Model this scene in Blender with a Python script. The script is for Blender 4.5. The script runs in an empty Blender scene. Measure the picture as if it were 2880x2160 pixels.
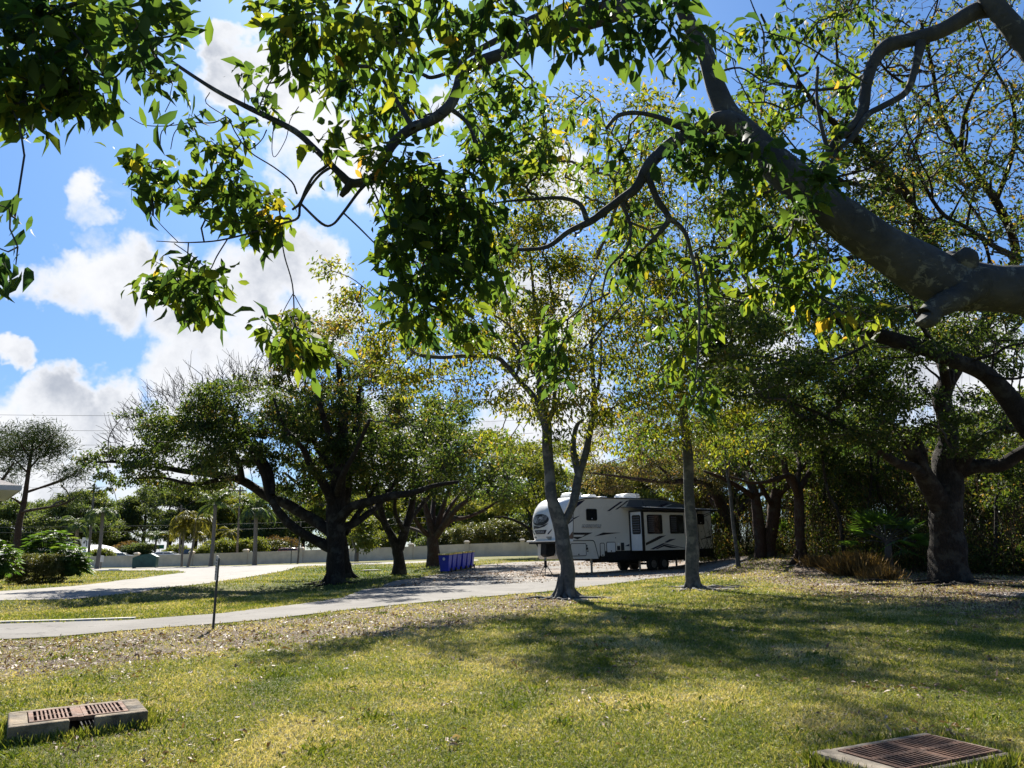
import bpy, math, random
import numpy as np
rad = math.radians
rng = np.random.default_rng(7)
random.seed(7)
sc = bpy.context.scene
COL = sc.collection

# ------------------------------------------------------------------ camera
F, CX, CY, CZ = 2164.0, 1440.0, 1080.0, 1.45
PITCH = math.atan((1538 - 1080) / F)
RHO = math.atan(0.0203)
_f = np.array([0, math.cos(PITCH), math.sin(PITCH)])
_r0 = np.array([1.0, 0, 0])
_u0 = np.array([0, -math.sin(PITCH), math.cos(PITCH)])
RGT = _r0 * math.cos(RHO) - _u0 * math.sin(RHO)
UPV = _u0 * math.cos(RHO) + _r0 * math.sin(RHO)
from mathutils import Matrix, Vector
cam = bpy.data.cameras.new("camera")
cam.sensor_width = 36.0
cam.lens = 36.0 * F / 2880.0
cam.clip_start = 0.05
cam.clip_end = 6000
camo = bpy.data.objects.new("camera", cam)
COL.objects.link(camo)
M = Matrix(((RGT[0], UPV[0], -_f[0], 0), (RGT[1], UPV[1], -_f[1], 0), (RGT[2], UPV[2], -_f[2], CZ), (0, 0, 0, 1)))
camo.matrix_world = M
sc.camera = camo

# ------------------------------------------------------------------ light
SUN_AZ, SUN_EL = rad(-12), rad(42)       # azimuth from +Y towards +X
SDIR = np.array([math.sin(SUN_AZ) * math.cos(SUN_EL), math.cos(SUN_AZ) * math.cos(SUN_EL), math.sin(SUN_EL)])
sun = bpy.data.lights.new("sun", 'SUN')
sun.energy = 5.0
sun.angle = rad(0.5)
sun.color = (1.0, 0.95, 0.86)
suno = bpy.data.objects.new("sun", sun)
COL.objects.link(suno)
suno.rotation_euler = Vector(SDIR).to_track_quat('Z', 'Y').to_euler()
SKY_STRENGTH = 0.06
sc.view_settings.view_transform = 'Standard'
sc.view_settings.look = 'None'
sc.view_settings.gamma = 1
sc.view_settings.exposure = 1.4
sc.cycles.use_denoising = True
sc.cycles.max_bounces = 8
sc.cycles.diffuse_bounces = 3
sc.cycles.glossy_bounces = 2
sc.cycles.transmission_bounces = 4
sc.cycles.transparent_max_bounces = 6
sc.cycles.sample_clamp_indirect = 6


def ray(px, py):
    d = _f + RGT * ((px - CX) / F) + UPV * ((CY - py) / F)
    return d / d[1]


def P(px, py, Y):
    return np.array([0, 0, CZ]) + ray(px, py) * Y


def sstep(a, b, x):
    t = np.clip((np.asarray(x, float) - a) / (b - a), 0, 1)
    return t * t * (3 - 2 * t)


class NB:
    """tiny node-graph helper"""
    def __init__(s, tree):
        s.t = tree
        s.t.nodes.clear()

    def n(s, typ, ins=None, **kw):
        nd = s.t.nodes.new(typ)
        for k, v in kw.items():
            setattr(nd, k, v)
        for k, v in (ins or {}).items():
            sock = nd.inputs[k]
            if isinstance(v, bpy.types.NodeSocket):
                s.t.links.new(v, sock)
            else:
                sock.default_value = v
        return nd

    def math(s, op, a, b=None, c=None, clamp=False):
        ins = {0: a}
        if b is not None:
            ins[1] = b
        if c is not None:
            ins[2] = c
        return s.n('ShaderNodeMath', ins, operation=op, use_clamp=clamp).outputs[0]

    def vm(s, op, a, b=None):
        ins = {0: a}
        if b is not None:
            ins[1] = b
        nd = s.n('ShaderNodeVectorMath', ins, operation=op)
        return nd.outputs['Value'] if op in ('DOT_PRODUCT', 'LENGTH') else nd.outputs[0]

    def mix(s, f, a, b, blend='MIX'):
        nd = s.n('ShaderNodeMix', None, data_type='RGBA', blend_type=blend)
        for k, v in ((0, f), (6, a), (7, b)):
            if isinstance(v, bpy.types.NodeSocket):
                s.t.links.new(v, nd.inputs[k])
            else:
                nd.inputs[k].default_value = v if k == 0 else (tuple(v) + (1,) if len(v) == 3 else v)
        return nd.outputs[2]

    def noise(s, vec, scale, detail=4, rough=0.55, dist=0.0):
        return s.n('ShaderNodeTexNoise', {'Vector': vec, 'Scale': scale, 'Detail': detail, 'Roughness': rough, 'Distortion': dist})

    def ramp(s, fac, stops):
        nd = s.n('ShaderNodeValToRGB', {0: fac})
        cr = nd.color_ramp
        while len(cr.elements) < len(stops):
            cr.elements.new(0.5)
        for e, (p, c) in zip(cr.elements, stops):
            e.position = p
            e.color = tuple(c) + (1,) if len(c) == 3 else c
        return nd.outputs[0]

    def smooth(s, x, a, b, lo=0.0, hi=1.0):
        return s.n('ShaderNodeMapRange', {0: x, 1: a, 2: b, 3: lo, 4: hi}, interpolation_type='SMOOTHSTEP').outputs[0]

    def link(s, a, b):
        s.t.links.new(a, b)


# ------------------------------------------------------------------ world: sky with cumulus clouds
world = bpy.data.worlds.new("World")
sc.world = world
world.use_nodes = True
w = NB(world.node_tree)
tc = w.n('ShaderNodeTexCoord')
dirv = w.vm('NORMALIZE', tc.outputs['Generated'])
sky = w.n('ShaderNodeTexSky', sky_type='NISHITA')
sky.sun_disc = False
sky.sun_elevation = SUN_EL
sky.sun_rotation = SUN_AZ
sky.air_density = 1.0
sky.dust_density = 0.4
sky.ozone_density = 2.0
sepz = w.n('ShaderNodeSeparateXYZ', {0: dirv}).outputs[2]
tint = w.mix(w.smooth(sepz, 0.05, 0.55), (0.40, 0.53, 0.74), (0.53, 0.75, 0.98))
skyc = w.mix(1.0, sky.outputs[0], tint, 'MULTIPLY')
warp = w.noise(dirv, 5.0, 6, 0.62)
wv = w.vm('SUBTRACT', warp.outputs['Color'], (0.5, 0.5, 0.5))
wsc = w.n('ShaderNodeVectorMath', {0: wv, 3: 0.20}, operation='SCALE').outputs[0]
wd = w.vm('NORMALIZE', w.vm('ADD', dirv, wsc))
CLOUDS = [(640, 130, 95, 1), (720, 240, 150, 1), (860, 350, 190, 1), (960, 450, 170, 1), (830, 500, 120, .9),
          (820, 760, 200, 1), (680, 830, 200, 1), (480, 890, 200, 1), (300, 850, 190, 1), (180, 800, 120, .9), (520, 1020, 220, 1),
          (930, 880, 190, 1), (740, 1040, 240, 1), (250, 545, 80, .72), (275, 615, 85, .74), (260, 700, 60, .55), (60, 790, 80, .7),
          (25, 1000, 70, 1), (120, 1130, 130, 1), (280, 1190, 170, 1), (40, 1220, 190, 1), (500, 1330, 330, 1), (100, 1400, 260, 1),
          (1640, 520, 150, 1), (1560, 430, 110, .9), (1500, 900, 260, 1), (1560, 1200, 330, 1), (1100, 1350, 330, 1), (2700, 1000, 260, 1),
          (2780, 1250, 300, 1), (2250, 620, 130, .8), (2100, 1000, 250, .9), (2480, 480, 120, .7), (1250, 330, 110, .75)]
acc = None
for (px, py, rpx, wt) in CLOUDS:
    c = ray(px, py)
    c = c / np.linalg.norm(c)
    ang = rpx / F * 0.62
    d = w.vm('DOT_PRODUCT', wd, tuple(c))
    v = w.n('ShaderNodeMapRange', {0: d, 1: math.cos(ang * 1.35), 2: math.cos(ang * 0.35), 3: 0.0, 4: wt}, interpolation_type='SMOOTHSTEP').outputs[0]
    acc = v if acc is None else w.math('SMOOTH_MAX', acc, v, 0.15)
fine = w.noise(dirv, 11.0, 9, 0.62, 0.3).outputs[0]
sepd = w.n('ShaderNodeSeparateXYZ', {0: dirv})
# general field of clouds for the rest of the sky (behind and beside the view)
wide = w.smooth(w.noise(dirv, 2.4, 5, 0.6).outputs[0], 0.52, 0.70)
infront = w.smooth(sepd.outputs[1], 0.15, 0.5)
wide = w.math('MULTIPLY', wide, w.math('MULTIPLY_ADD', infront, -0.2, 0.2))
acc = w.math('MAXIMUM', acc, wide)
dens = w.math('ADD', acc, w.math('MULTIPLY', w.math('SUBTRACT', fine, 0.5), 1.7))
alpha = w.smooth(dens, 0.28, 0.92)
core = w.smooth(dens, 0.62, 1.25)
shade = w.noise(w.vm('ADD', dirv, (0, 0, 0.06)), 7.0, 6, 0.6).outputs[0]
shade = w.smooth(shade, 0.40, 0.66)
gray = w.math('MULTIPLY', core, shade)
ccol = w.mix(gray, (6.3, 6.35, 6.5), (3.0, 3.25, 3.75))
final = w.mix(w.math('MULTIPLY', alpha, 0.97), skyc, ccol)
bg = w.n('ShaderNodeBackground', {0: final, 1: SKY_STRENGTH})
wo = w.n('ShaderNodeOutputWorld', {0: bg.outputs[0]})


# ------------------------------------------------------------------ materials
def new_mat(name):
    m = bpy.data.materials.new(name)
    m.use_nodes = True
    return m, NB(m.node_tree)


def finish(nb, shader):
    nb.n('ShaderNodeOutputMaterial', {0: shader})


def plain(name, col, rough=0.6, metal=0.0, var=0.12, scale=3.0, bump=0.0, bscale=40, spec=0.5, coat=0.0):
    m, b = new_mat(name)
    co = b.n('ShaderNodeTexCoord').outputs['Object']
    nz = b.noise(co, scale, 6, 0.6).outputs[0]
    c2 = tuple(max(0, c * (1 - 2 * var)) for c in col)
    c = b.ramp(nz, [(0.3, c2), (0.7, tuple(min(1, c * (1 + var)) for c in col))])
    rr = b.smooth(b.noise(co, scale * 2.3, 4).outputs[0], 0.3, 0.7, max(0, rough - 0.1), min(1, rough + 0.1))
    p = b.n('ShaderNodeBsdfPrincipled', {'Base Color': c, 'Roughness': rr, 'Metallic': metal, 'Specular IOR Level': spec, 'Coat Weight': coat})
    if bump:
        bp = b.n('ShaderNodeBump', {'Strength': bump, 'Distance': 0.02, 'Height': b.noise(co, bscale, 6, 0.65).outputs[0]})
        b.link(bp.outputs[0], p.inputs['Normal'])
    finish(b, p.outputs[0])
    return m


def leafmat(name, stops, trans=0.45, tcol=1.7, rough=0.5, spec=0.35):
    m, b = new_mat(name)
    at = b.n('ShaderNodeAttribute', attribute_name='v')
    c = b.ramp(at.outputs['Fac'], stops)
    p = b.n('ShaderNodeBsdfPrincipled', {'Base Color': c, 'Roughness': rough, 'Specular IOR Level': spec})
    tcn = b.mix(1.0, c, (tcol * 1.28, tcol * 1.16, tcol * 0.42), 'MULTIPLY')
    t = b.n('ShaderNodeBsdfTranslucent', {0: tcn})
    mx = b.n('ShaderNodeMixShader', {0: trans, 1: p.outputs[0], 2: t.outputs[0]})
    finish(b, mx.outputs[0])
    return m


def barkmat(name, c1, c2, scale=(5, 5, 1.2), bump=0.5, rough=0.9, patch=None, dist=0.03):
    m, b = new_mat(name)
    co = b.n('ShaderNodeTexCoord').outputs['Object']
    mp = b.n('ShaderNodeMapping', {0: co, 3: scale}).outputs[0]
    nz = b.noise(mp, 4.0, 8, 0.65, 0.4).outputs[0]
    c = b.ramp(nz, [(0.32, c1), (0.68, c2)])
    if patch:
        pn = b.smooth(b.noise(co, 2.2, 5, 0.6).outputs[0], 0.5, 0.62)
        c = b.mix(b.math('MULTIPLY', pn, 0.7), c, patch)
    vo = b.n('ShaderNodeTexVoronoi', {'Vector': mp, 'Scale': 5.0}, feature='DISTANCE_TO_EDGE').outputs[0]
    h = b.math('ADD', b.math('MULTIPLY', b.smooth(vo, 0, 0.25), 0.6), nz)
    bp = b.n('ShaderNodeBump', {'Strength': bump, 'Distance': dist, 'Height': h})
    p = b.n('ShaderNodeBsdfPrincipled', {'Base Color': c, 'Roughness': rough, 'Specular IOR Level': 0.25, 'Normal': bp.outputs[0]})
    finish(b, p.outputs[0])
    return m


# ------------------------------------------------------------------ mesh helpers
def link(o, parent=None):
    COL.objects.link(o)
    if parent is not None:
        o.parent = parent
    return o


def mesh_obj(name, V, faces, mat, parent=None, vattr=None, smooth=False, pattr=None):
    """faces: list of int arrays (M,k). vattr: per-face floats in the same order. pattr: dict of per-vertex floats"""
    V = np.asarray(V, np.float32)
    me = bpy.data.meshes.new(name)
    me.vertices.add(len(V))
    me.vertices.foreach_set('co', V.ravel())
    faces = [np.asarray(f, np.int32) for f in faces if len(f)]
    loops = np.concatenate([f.ravel() for f in faces])
    sizes = np.concatenate([np.full(len(f), f.shape[1], np.int32) for f in faces])
    starts = np.concatenate([[0], np.cumsum(sizes)[:-1]]).astype(np.int32)
    me.loops.add(len(loops))
    me.loops.foreach_set('vertex_index', loops)
    me.polygons.add(len(sizes))
    me.polygons.foreach_set('loop_start', starts)
    if smooth:
        me.polygons.foreach_set('use_smooth', np.ones(len(sizes), bool))
    me.update(calc_edges=True)
    if vattr is not None:
        a = me.attributes.new('v', 'FLOAT', 'FACE')
        a.data.foreach_set('value', np.asarray(vattr, np.float32))
    for k, d in (pattr or {}).items():
        a = me.attributes.new(k, 'FLOAT', 'POINT')
        a.data.foreach_set('value', np.asarray(d, np.float32))
    if mat is not None:
        me.materials.append(mat)
    return link(bpy.data.objects.new(name, me), parent)


def tag(o, label=None, cat=None, group=None, kind=None):
    if label:
        o['label'] = label
    if cat:
        o['category'] = cat
    if group:
        o['group'] = group
    if kind:
        o['kind'] = kind
    return o


def thing(name, label, cat, loc=(0, 0, 0), rz=0.0, group=None):
    o = bpy.data.objects.new(name, None)
    o.empty_display_size = 0.2
    o.location = tuple(float(x) for x in loc)
    o.rotation_euler = (0, 0, rz)
    COL.objects.link(o)
    return tag(o, label, cat, group)


def copy_tree(o, parent=None):
    c = o.copy()
    COL.objects.link(c)
    if parent is not None:
        c.parent = parent
    for ch in list(o.children):
        copy_tree(ch, c)
    return c


class MB:
    """collects hard-surface pieces for ONE mesh"""
    def __init__(s):
        s.V, s.T, s.Q, s.N = [], [], [], []
        s.ng = []

    def add(s, verts, faces):
        o = len(s.V)
        s.V += [tuple(map(float, v)) for v in verts]
        for f in faces:
            s.ng.append([o + i for i in f])

    def box(s, x0, x1, y0, y1, z0, z1):
        s.add([(x0, y0, z0), (x1, y0, z0), (x1, y1, z0), (x0, y1, z0), (x0, y0, z1), (x1, y0, z1), (x1, y1, z1), (x0, y1, z1)],
              [(3, 2, 1, 0), (4, 5, 6, 7), (0, 1, 5, 4), (1, 2, 6, 5), (2, 3, 7, 6), (3, 0, 4, 7)])
        return s

    def prism_xz(s, pts, y0, y1):
        n = len(pts)
        s.add([(x, y0, z) for x, z in pts] + [(x, y1, z) for x, z in pts],
              [tuple(range(n)), tuple(range(2 * n - 1, n - 1, -1))] + [(i, i + n, (i + 1) % n + n, (i + 1) % n) for i in range(n)])
        return s

    def prism_yz(s, pts, x0, x1):
        n = len(pts)
        s.add([(x0, y, z) for y, z in pts] + [(x1, y, z) for y, z in pts],
              [tuple(range(n)), tuple(range(2 * n - 1, n - 1, -1))] + [(i, i + n, (i + 1) % n + n, (i + 1) % n) for i in range(n)])
        return s

    def frustum(s, b, t):
        """b,t: 4 corner lists"""
        s.add(list(b) + list(t), [(3, 2, 1, 0), (4, 5, 6, 7), (0, 1, 5, 4), (1, 2, 6, 5), (2, 3, 7, 6), (3, 0, 4, 7)])
        return s

    def cyl(s, a, b, r0, r1=None, k=16):
        r1 = r0 if r1 is None else r1
        a, b = np.array(a, float), np.array(b, float)
        d = b - a
        d /= np.linalg.norm(d)
        u = np.cross(d, [0, 0, 1.0]) if abs(d[2]) < 0.9 else np.cross(d, [1.0, 0, 0])
        u /= np.linalg.norm(u)
        v = np.cross(d, u)
        A = [a + r0 * (u * math.cos(2 * math.pi * i / k) + v * math.sin(2 * math.pi * i / k)) for i in range(k)]
        B = [b + r1 * (u * math.cos(2 * math.pi * i / k) + v * math.sin(2 * math.pi * i / k)) for i in range(k)]
        s.add(A + B, [tuple(range(k - 1, -1, -1)), tuple(range(k, 2 * k))] + [(i, (i + 1) % k, k + (i + 1) % k, k + i) for i in range(k)])
        return s

    def build(s, name, mat, parent=None, bevel=0.0, smooth=False, seg=2):
        me = bpy.data.meshes.new(name)
        me.from_pydata(s.V, [], s.ng)
        me.update()
        if mat is not None:
            me.materials.append(mat)
        o = link(bpy.data.objects.new(name, me), parent)
        import bmesh
        bm = bmesh.new()
        bm.from_mesh(me)
        bmesh.ops.recalc_face_normals(bm, faces=bm.faces)
        bm.to_mesh(me)
        bm.free()
        if smooth:
            for p in me.polygons:
                p.use_smooth = True
        if bevel:
            md = o.modifiers.new('bevel', 'BEVEL')
            md.width = bevel
            md.segments = seg
            md.limit_method = 'ANGLE'
            md.angle_limit = rad(40)
        return o


def rrect(x0, x1, z0, z1, r, n=4):
    out = []
    for cx, cz, a0 in ((x1 - r, z1 - r, 0), (x0 + r, z1 - r, 90), (x0 + r, z0 + r, 180), (x1 - r, z0 + r, 270)):
        for i in range(n + 1):
            a = rad(a0 + 90 * i / n)
            out.append((cx + r * math.cos(a), cz + r * math.sin(a)))
    return out


def catmull(pts, n_per):
    p = np.asarray(pts, float)
    if len(p) < 3:
        t = np.linspace(0, 1, n_per * (len(p) - 1) + 1)[:, None]
        return p[0] * (1 - t) + p[-1] * t
    q = np.vstack([2 * p[0] - p[1], p, 2 * p[-1] - p[-2]])
    out = []
    for i in range(1, len(q) - 2):
        t = np.linspace(0, 1, n_per, endpoint=False)[:, None]
        a, b, c, d = q[i - 1], q[i], q[i + 1], q[i + 2]
        out.append(0.5 * (2 * b + (c - a) * t + (2 * a - 5 * b + 4 * c - d) * t ** 2 + (3 * b - a - 3 * c + d) * t ** 3))
    out.append(p[-1:])
    return np.vstack(out)


def tube(pts, rads, k=10, wob=0.0, r=None):
    """one tube -> V,Q arrays, caps as fan-less end point"""
    pts = np.asarray(pts, float)
    n = len(pts)
    tg = np.gradient(pts, axis=0)
    tg /= np.linalg.norm(tg, axis=1)[:, None] + 1e-9
    if n > 6:
        tg[1:-1] = (tg[:-2] + 2 * tg[1:-1] + tg[2:])
        tg /= np.linalg.norm(tg, axis=1)[:, None] + 1e-9
    u = np.cross(tg[0], [0.3, 0.2, 1.0])
    u /= np.linalg.norm(u)
    ang = np.arange(k) * 2 * math.pi / k
    rings = []
    g = r or rng
    ph = g.uniform(0, 6.28, 6)
    for i in range(n):
        u = u - tg[i] * (u @ tg[i])
        u /= np.linalg.norm(u) + 1e-9
        v = np.cross(tg[i], u)
        rr = rads[i] * (1 + wob * (np.sin(2 * ang + ph[0] + i * 0.31) + 0.7 * np.sin(3 * ang + ph[1] - i * 0.47) + 0.5 * np.sin(5 * ang + ph[2] + i * .8)))
        rings.append(pts[i] + rr[:, None] * (np.cos(ang)[:, None] * u + np.sin(ang)[:, None] * v))
    V = np.vstack(rings + [pts[-1:] + tg[-1:] * rads[-1] * .3])
    i = np.arange(n - 1)[:, None] * k
    j = np.arange(k)[None]
    Q = np.stack([i + j, i + (j + 1) % k, i + k + (j + 1) % k, i + k + j], -1).reshape(-1, 4)
    T = np.stack([(n - 1) * k + np.arange(k), (n - 1) * k + (np.arange(k) + 1) % k, np.full(k, n * k)], -1)
    return V, Q, T


def tubes_batch(Pp, Rr, k=4):
    """Pp (M,n,3), Rr (M,n) thin tubes, vectorised"""
    M_, n = Pp.shape[:2]
    tg = np.gradient(Pp, axis=1)
    tg /= np.linalg.norm(tg, axis=2, keepdims=True) + 1e-9
    ref = np.where(np.abs(tg[..., 2:3]) < 0.9, np.array([0, 0, 1.0]), np.array([1.0, 0, 0]))
    ref = np.broadcast_to(ref[:, :1], ref.shape)
    u = np.cross(tg, ref)
    u /= np.linalg.norm(u, axis=2, keepdims=True) + 1e-9
    v = np.cross(tg, u)
    a = np.arange(k) * 2 * math.pi / k
    V = Pp[:, :, None] + Rr[:, :, None, None] * (np.cos(a)[None, None, :, None] * u[:, :, None] + np.sin(a)[None, None, :, None] * v[:, :, None])
    b = (np.arange(M_) * n * k)[:, None, None]
    i = (np.arange(n - 1) * k)[None, :, None]
    j = np.arange(k)[None, None]
    Q = np.stack([b + i + j, b + i + (j + 1) % k, b + i + k + (j + 1) % k, b + i + k + j], -1).reshape(-1, 4)
    return V.reshape(-1, 3), Q


class Acc:
    def __init__(s):
        s.V, s.Q, s.T, s.n = [], [], [], 0

    def add(s, V, Q=None, T=None):
        s.V.append(V)
        if Q is not None and len(Q):
            s.Q.append(Q + s.n)
        if T is not None and len(T):
            s.T.append(T + s.n)
        s.n += len(V)

    def build(s, name, mat, parent=None, org=(0, 0, 0), smooth=True, vq=None, vt=None):
        fs = []
        va = None
        if s.Q:
            fs.append(np.vstack(s.Q))
        if s.T:
            fs.append(np.vstack(s.T))
        return mesh_obj(name, np.vstack(s.V) - np.asarray(org), fs, mat, parent, smooth=smooth, vattr=va)


LEAF_BIG = (np.array([(0, 0, 0), (.22, .15, .05), (.22, 0, 0), (.22, -.15, .05), (.58, .19, .04), (.58, 0, -.03), (.58, -.19, .04), (1, 0, -.14)]),
            np.array([(0, 2, 1), (0, 3, 2), (1, 2, 5), (1, 5, 4), (2, 3, 6), (2, 6, 5), (4, 5, 7), (5, 6, 7)]))
LEAF_MID = (np.array([(0, 0, 0), (.42, .2, .06), (1, 0, -.06), (.42, -.2, .06)]), np.array([(0, 2, 1), (0, 3, 2)]))
LEAF_OAK = (np.array([(0, 0, 0), (.5, .26, .06), (1, 0, -.04), (.5, -.26, .06)]), np.array([(0, 2, 1), (0, 3, 2)]))
LEAF_THIN = (np.array([(0, 0, 0), (.35, .05, 0.02), (1, 0, -.1), (.35, -.05, 0.02)]), np.array([(0, 2, 1), (0, 3, 2)]))


def leaves(name, pos, d, up, size, tmpl, val, mat, parent=None, org=(0, 0, 0), width=1.0, curl=None):
    """pos (N,3) d,up (N,3) size (N) val (N)"""
    d = d / (np.linalg.norm(d, axis=1, keepdims=True) + 1e-9)
    s = np.cross(up, d)
    s /= np.linalg.norm(s, axis=1, keepdims=True) + 1e-9
    nn = np.cross(d, s)
    tv, tf = tmpl
    wv_ = np.asarray(width)
    wv_ = wv_[:, None, None] if wv_.ndim else wv_
    V = pos[:, None] + size[:, None, None] * (tv[None, :, 0:1] * d[:, None] + wv_ * tv[None, :, 1:2] * s[:, None] + (tv[None, :, 2:3] if curl is None else tv[None, :, 2:3] * curl[:, None, None]) * nn[:, None])
    k = len(tv)
    Fc = (tf[None] + (np.arange(len(pos)) * k)[:, None, None]).reshape(-1, 3)
    return mesh_obj(name, V.reshape(-1, 3) - np.asarray(org), [Fc], mat, parent, vattr=np.repeat(val, len(tf)))


def unit(n, g):
    v = g.normal(size=(n, 3))
    return v / np.linalg.norm(v, axis=1, keepdims=True)


# ------------------------------------------------------------------ terrain
def vnoise(x, y, seed=0):
    x = np.asarray(x, float)
    y = np.asarray(y, float)
    def h(i, j):
        s = np.sin(i * 127.1 + j * 311.7 + seed * 74.7) * 43758.5453
        return s - np.floor(s)
    i, j = np.floor(x), np.floor(y)
    fx, fy = x - i, y - j
    fx, fy = fx * fx * (3 - 2 * fx), fy * fy * (3 - 2 * fy)
    return (h(i, j) * (1 - fx) + h(i + 1, j) * fx) * (1 - fy) + (h(i, j + 1) * (1 - fx) + h(i + 1, j + 1) * fx) * fy


def fbm(x, y, seed=0, o=4):
    s, a, t = 0, 1.0, 0
    for k in range(o):
        s = s + a * vnoise(np.asarray(x) * 2 ** k, np.asarray(y) * 2 ** k, seed + k)
        t += a
        a *= 0.55
    return s / t


def gz(x, y):
    x = np.asarray(x, float)
    y = np.asarray(y, float)
    z = 0.75 * sstep(8.5, 15, x) * sstep(27, 42, y) * (1 - 0.6 * sstep(60, 90, y))
    z = z + sstep(55, 95, y) * (-0.30 + 0.50 * sstep(-55, 0, x))
    z = z + 0.16 * sstep(-12, -3, x) * sstep(44, 54, y) * (1 - sstep(8, 12, x))
    z = z + 0.65 * sstep(3, 9, (x + 62) * 0.31 + (y - 116) * 0.95)      # the road beyond the wall lies higher
    # ditch between the two roads
    ax, ay, bx, by = -19.0, 22.0, -8.5, 34.0
    t = np.clip(((x - ax) * (bx - ax) + (y - ay) * (by - ay)) / ((bx - ax) ** 2 + (by - ay) ** 2), -0.4, 1)
    d2 = (x - ax - t * (bx - ax)) ** 2 + (y - ay - t * (by - ay)) ** 2
    z = z - 0.62 * np.exp(-d2 / (2 * 1.9 ** 2))
    z = z + 0.05 * (vnoise(x * 0.35, y * 0.35, 3) - 0.5) * sstep(2, 6, y) * (1 - sstep(70, 90, y))
    return z


def G(px, py, lift=0.0):
    d = ray(px, py)
    z = 0.0
    for _ in range(30):
        Y = (z - CZ) / d[2] if d[2] < -1e-5 else 400.0
        Y = min(max(Y, 1), 400)
        z = 0.5 * z + 0.5 * (float(gz(d[0] * Y, Y)) + lift)
    p = np.array([0, 0, CZ]) + d * Y
    p[2] = float(gz(p[0], p[1])) + lift
    return p


def inpoly(x, y, poly):
    x = np.asarray(x)
    y = np.asarray(y)
    c = np.zeros(x.shape, bool)
    n = len(poly)
    for i in range(n):
        x1, y1 = poly[i][:2]
        x2, y2 = poly[(i + 1) % n][:2]
        cond = ((y1 > y) != (y2 > y)) & (x < (x2 - x1) * (y - y1) / (y2 - y1 + 1e-12) + x1)
        c ^= cond
    return c


def soft(x, y, poly, r, n=12):
    a = np.zeros(np.shape(x))
    for i in range(n):
        t = i * 2.399
        q = r * math.sqrt((i + 0.5) / n)
        a += inpoly(x + q * math.cos(t), y + q * math.sin(t), poly)
    return a / n


W = lambda pts: [G(*p)[:2] for p in pts]
# lower drive: upper and lower edges, left to right
DR_UP = [(-500, 1768), (-250, 1763), (0, 1757), (378, 1745), (625, 1727), (833, 1702), (963, 1682), (1081, 1645), (1180, 1626), (1250, 1613), (1318, 1601), (1350, 1590), (1420, 1584), (1500, 1580), (1570, 1578)]
DR_LO = [(-500, 1828), (-250, 1815), (0, 1801), (163, 1793), (325, 1778), (600, 1757), (720, 1747), (976, 1717), (1200, 1695), (1302, 1685), (1440, 1673), (1550, 1664), (1700, 1646), (1823, 1630), (2030, 1601)]
DRIVE = W(DR_UP) + [G(1570, 1578)[:2] + np.array([10, 1.5])] + [G(2030, 1601)[:2] + np.array([3.0, 5.5])] + [G(2030, 1601)[:2] + np.array([1.6, 1.0])] + W(DR_LO[::-1])
UP_TOP = [(-500, 1705), (-250, 1688), (0, 1664), (200, 1650), (400, 1627), (520, 1611), (500, 1606.5), (330, 1605), (240, 1604)]
UP_BOT = [(-500, 1745), (-250, 1727), (0, 1706), (195, 1693), (390, 1667), (573, 1643), (729, 1619), (807, 1604), (840, 1594), (1000, 1588.5), (1200, 1583), (1345, 1578)]
LOT_FAR = [(1345, 1574), (1200, 1578), (1000, 1584), (800, 1589), (560, 1594), (400, 1597), (240, 1600)]
UPPER = W(UP_BOT) + W(LOT_FAR) + W(UP_TOP[::-1])
LITTER = W([(-500, 1835), (0, 1803), (600, 1758), (976, 1719), (1440, 1675), (1620, 1668), (1640, 1700), (1500, 1725), (1300, 1765), (900, 1808), (400, 1868), (0, 1915), (-500, 1990)])
LITTER2 = [(8.2, 25.5), (9, 38), (12, 60), (60, 60), (60, 10), (8.5, 12.0), (8.8, 17), (7.8, 22)]
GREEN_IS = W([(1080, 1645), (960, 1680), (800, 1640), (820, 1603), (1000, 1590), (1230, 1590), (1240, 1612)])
T2B, T3B, T4B = G(1590, 1682), G(1950, 1655), G(935, 1660)
SANDS = [(T2B[0] + 0.5, T2B[1] - 0.3, 1.5), (T3B[0] + 0.4, T3B[1] - 0.1, 1.7), (13.0, 20.5, 1.6), (14.5, 18.5, 1.4), (10.6, 26.2, 1.2)]

gx = np.unique(np.concatenate([np.linspace(-1800, -120, 16), np.linspace(-120, -30, 60), np.linspace(-30, 22, 210), np.linspace(22, 60, 60), np.linspace(60, 1800, 20)]))
gy = np.unique(np.concatenate([np.linspace(-400, 0, 12), np.linspace(0, 36, 150), np.linspace(36, 125, 150), np.linspace(125, 2500, 20)]))
XX, YY = np.meshgrid(gx, gy)
ZZ = gz(XX, YY)
lit = np.clip(soft(XX, YY, LITTER, 1.1) + soft(XX, YY, LITTER2, 1.6), 0, 1)
snd = np.zeros_like(XX)
for (a, b_, r_) in SANDS:
    snd = np.maximum(snd, 1 - sstep(0.3, 1.0, np.hypot((XX - a), (YY - b_) * 1.2) / r_))
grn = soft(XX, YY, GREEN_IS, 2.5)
nyy, nxx = XX.shape
idx = np.arange(nyy * nxx).reshape(nyy, nxx)
Q = np.stack([idx[:-1, :-1], idx[:-1, 1:], idx[1:, 1:], idx[1:, :-1]], -1).reshape(-1, 4)

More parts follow.
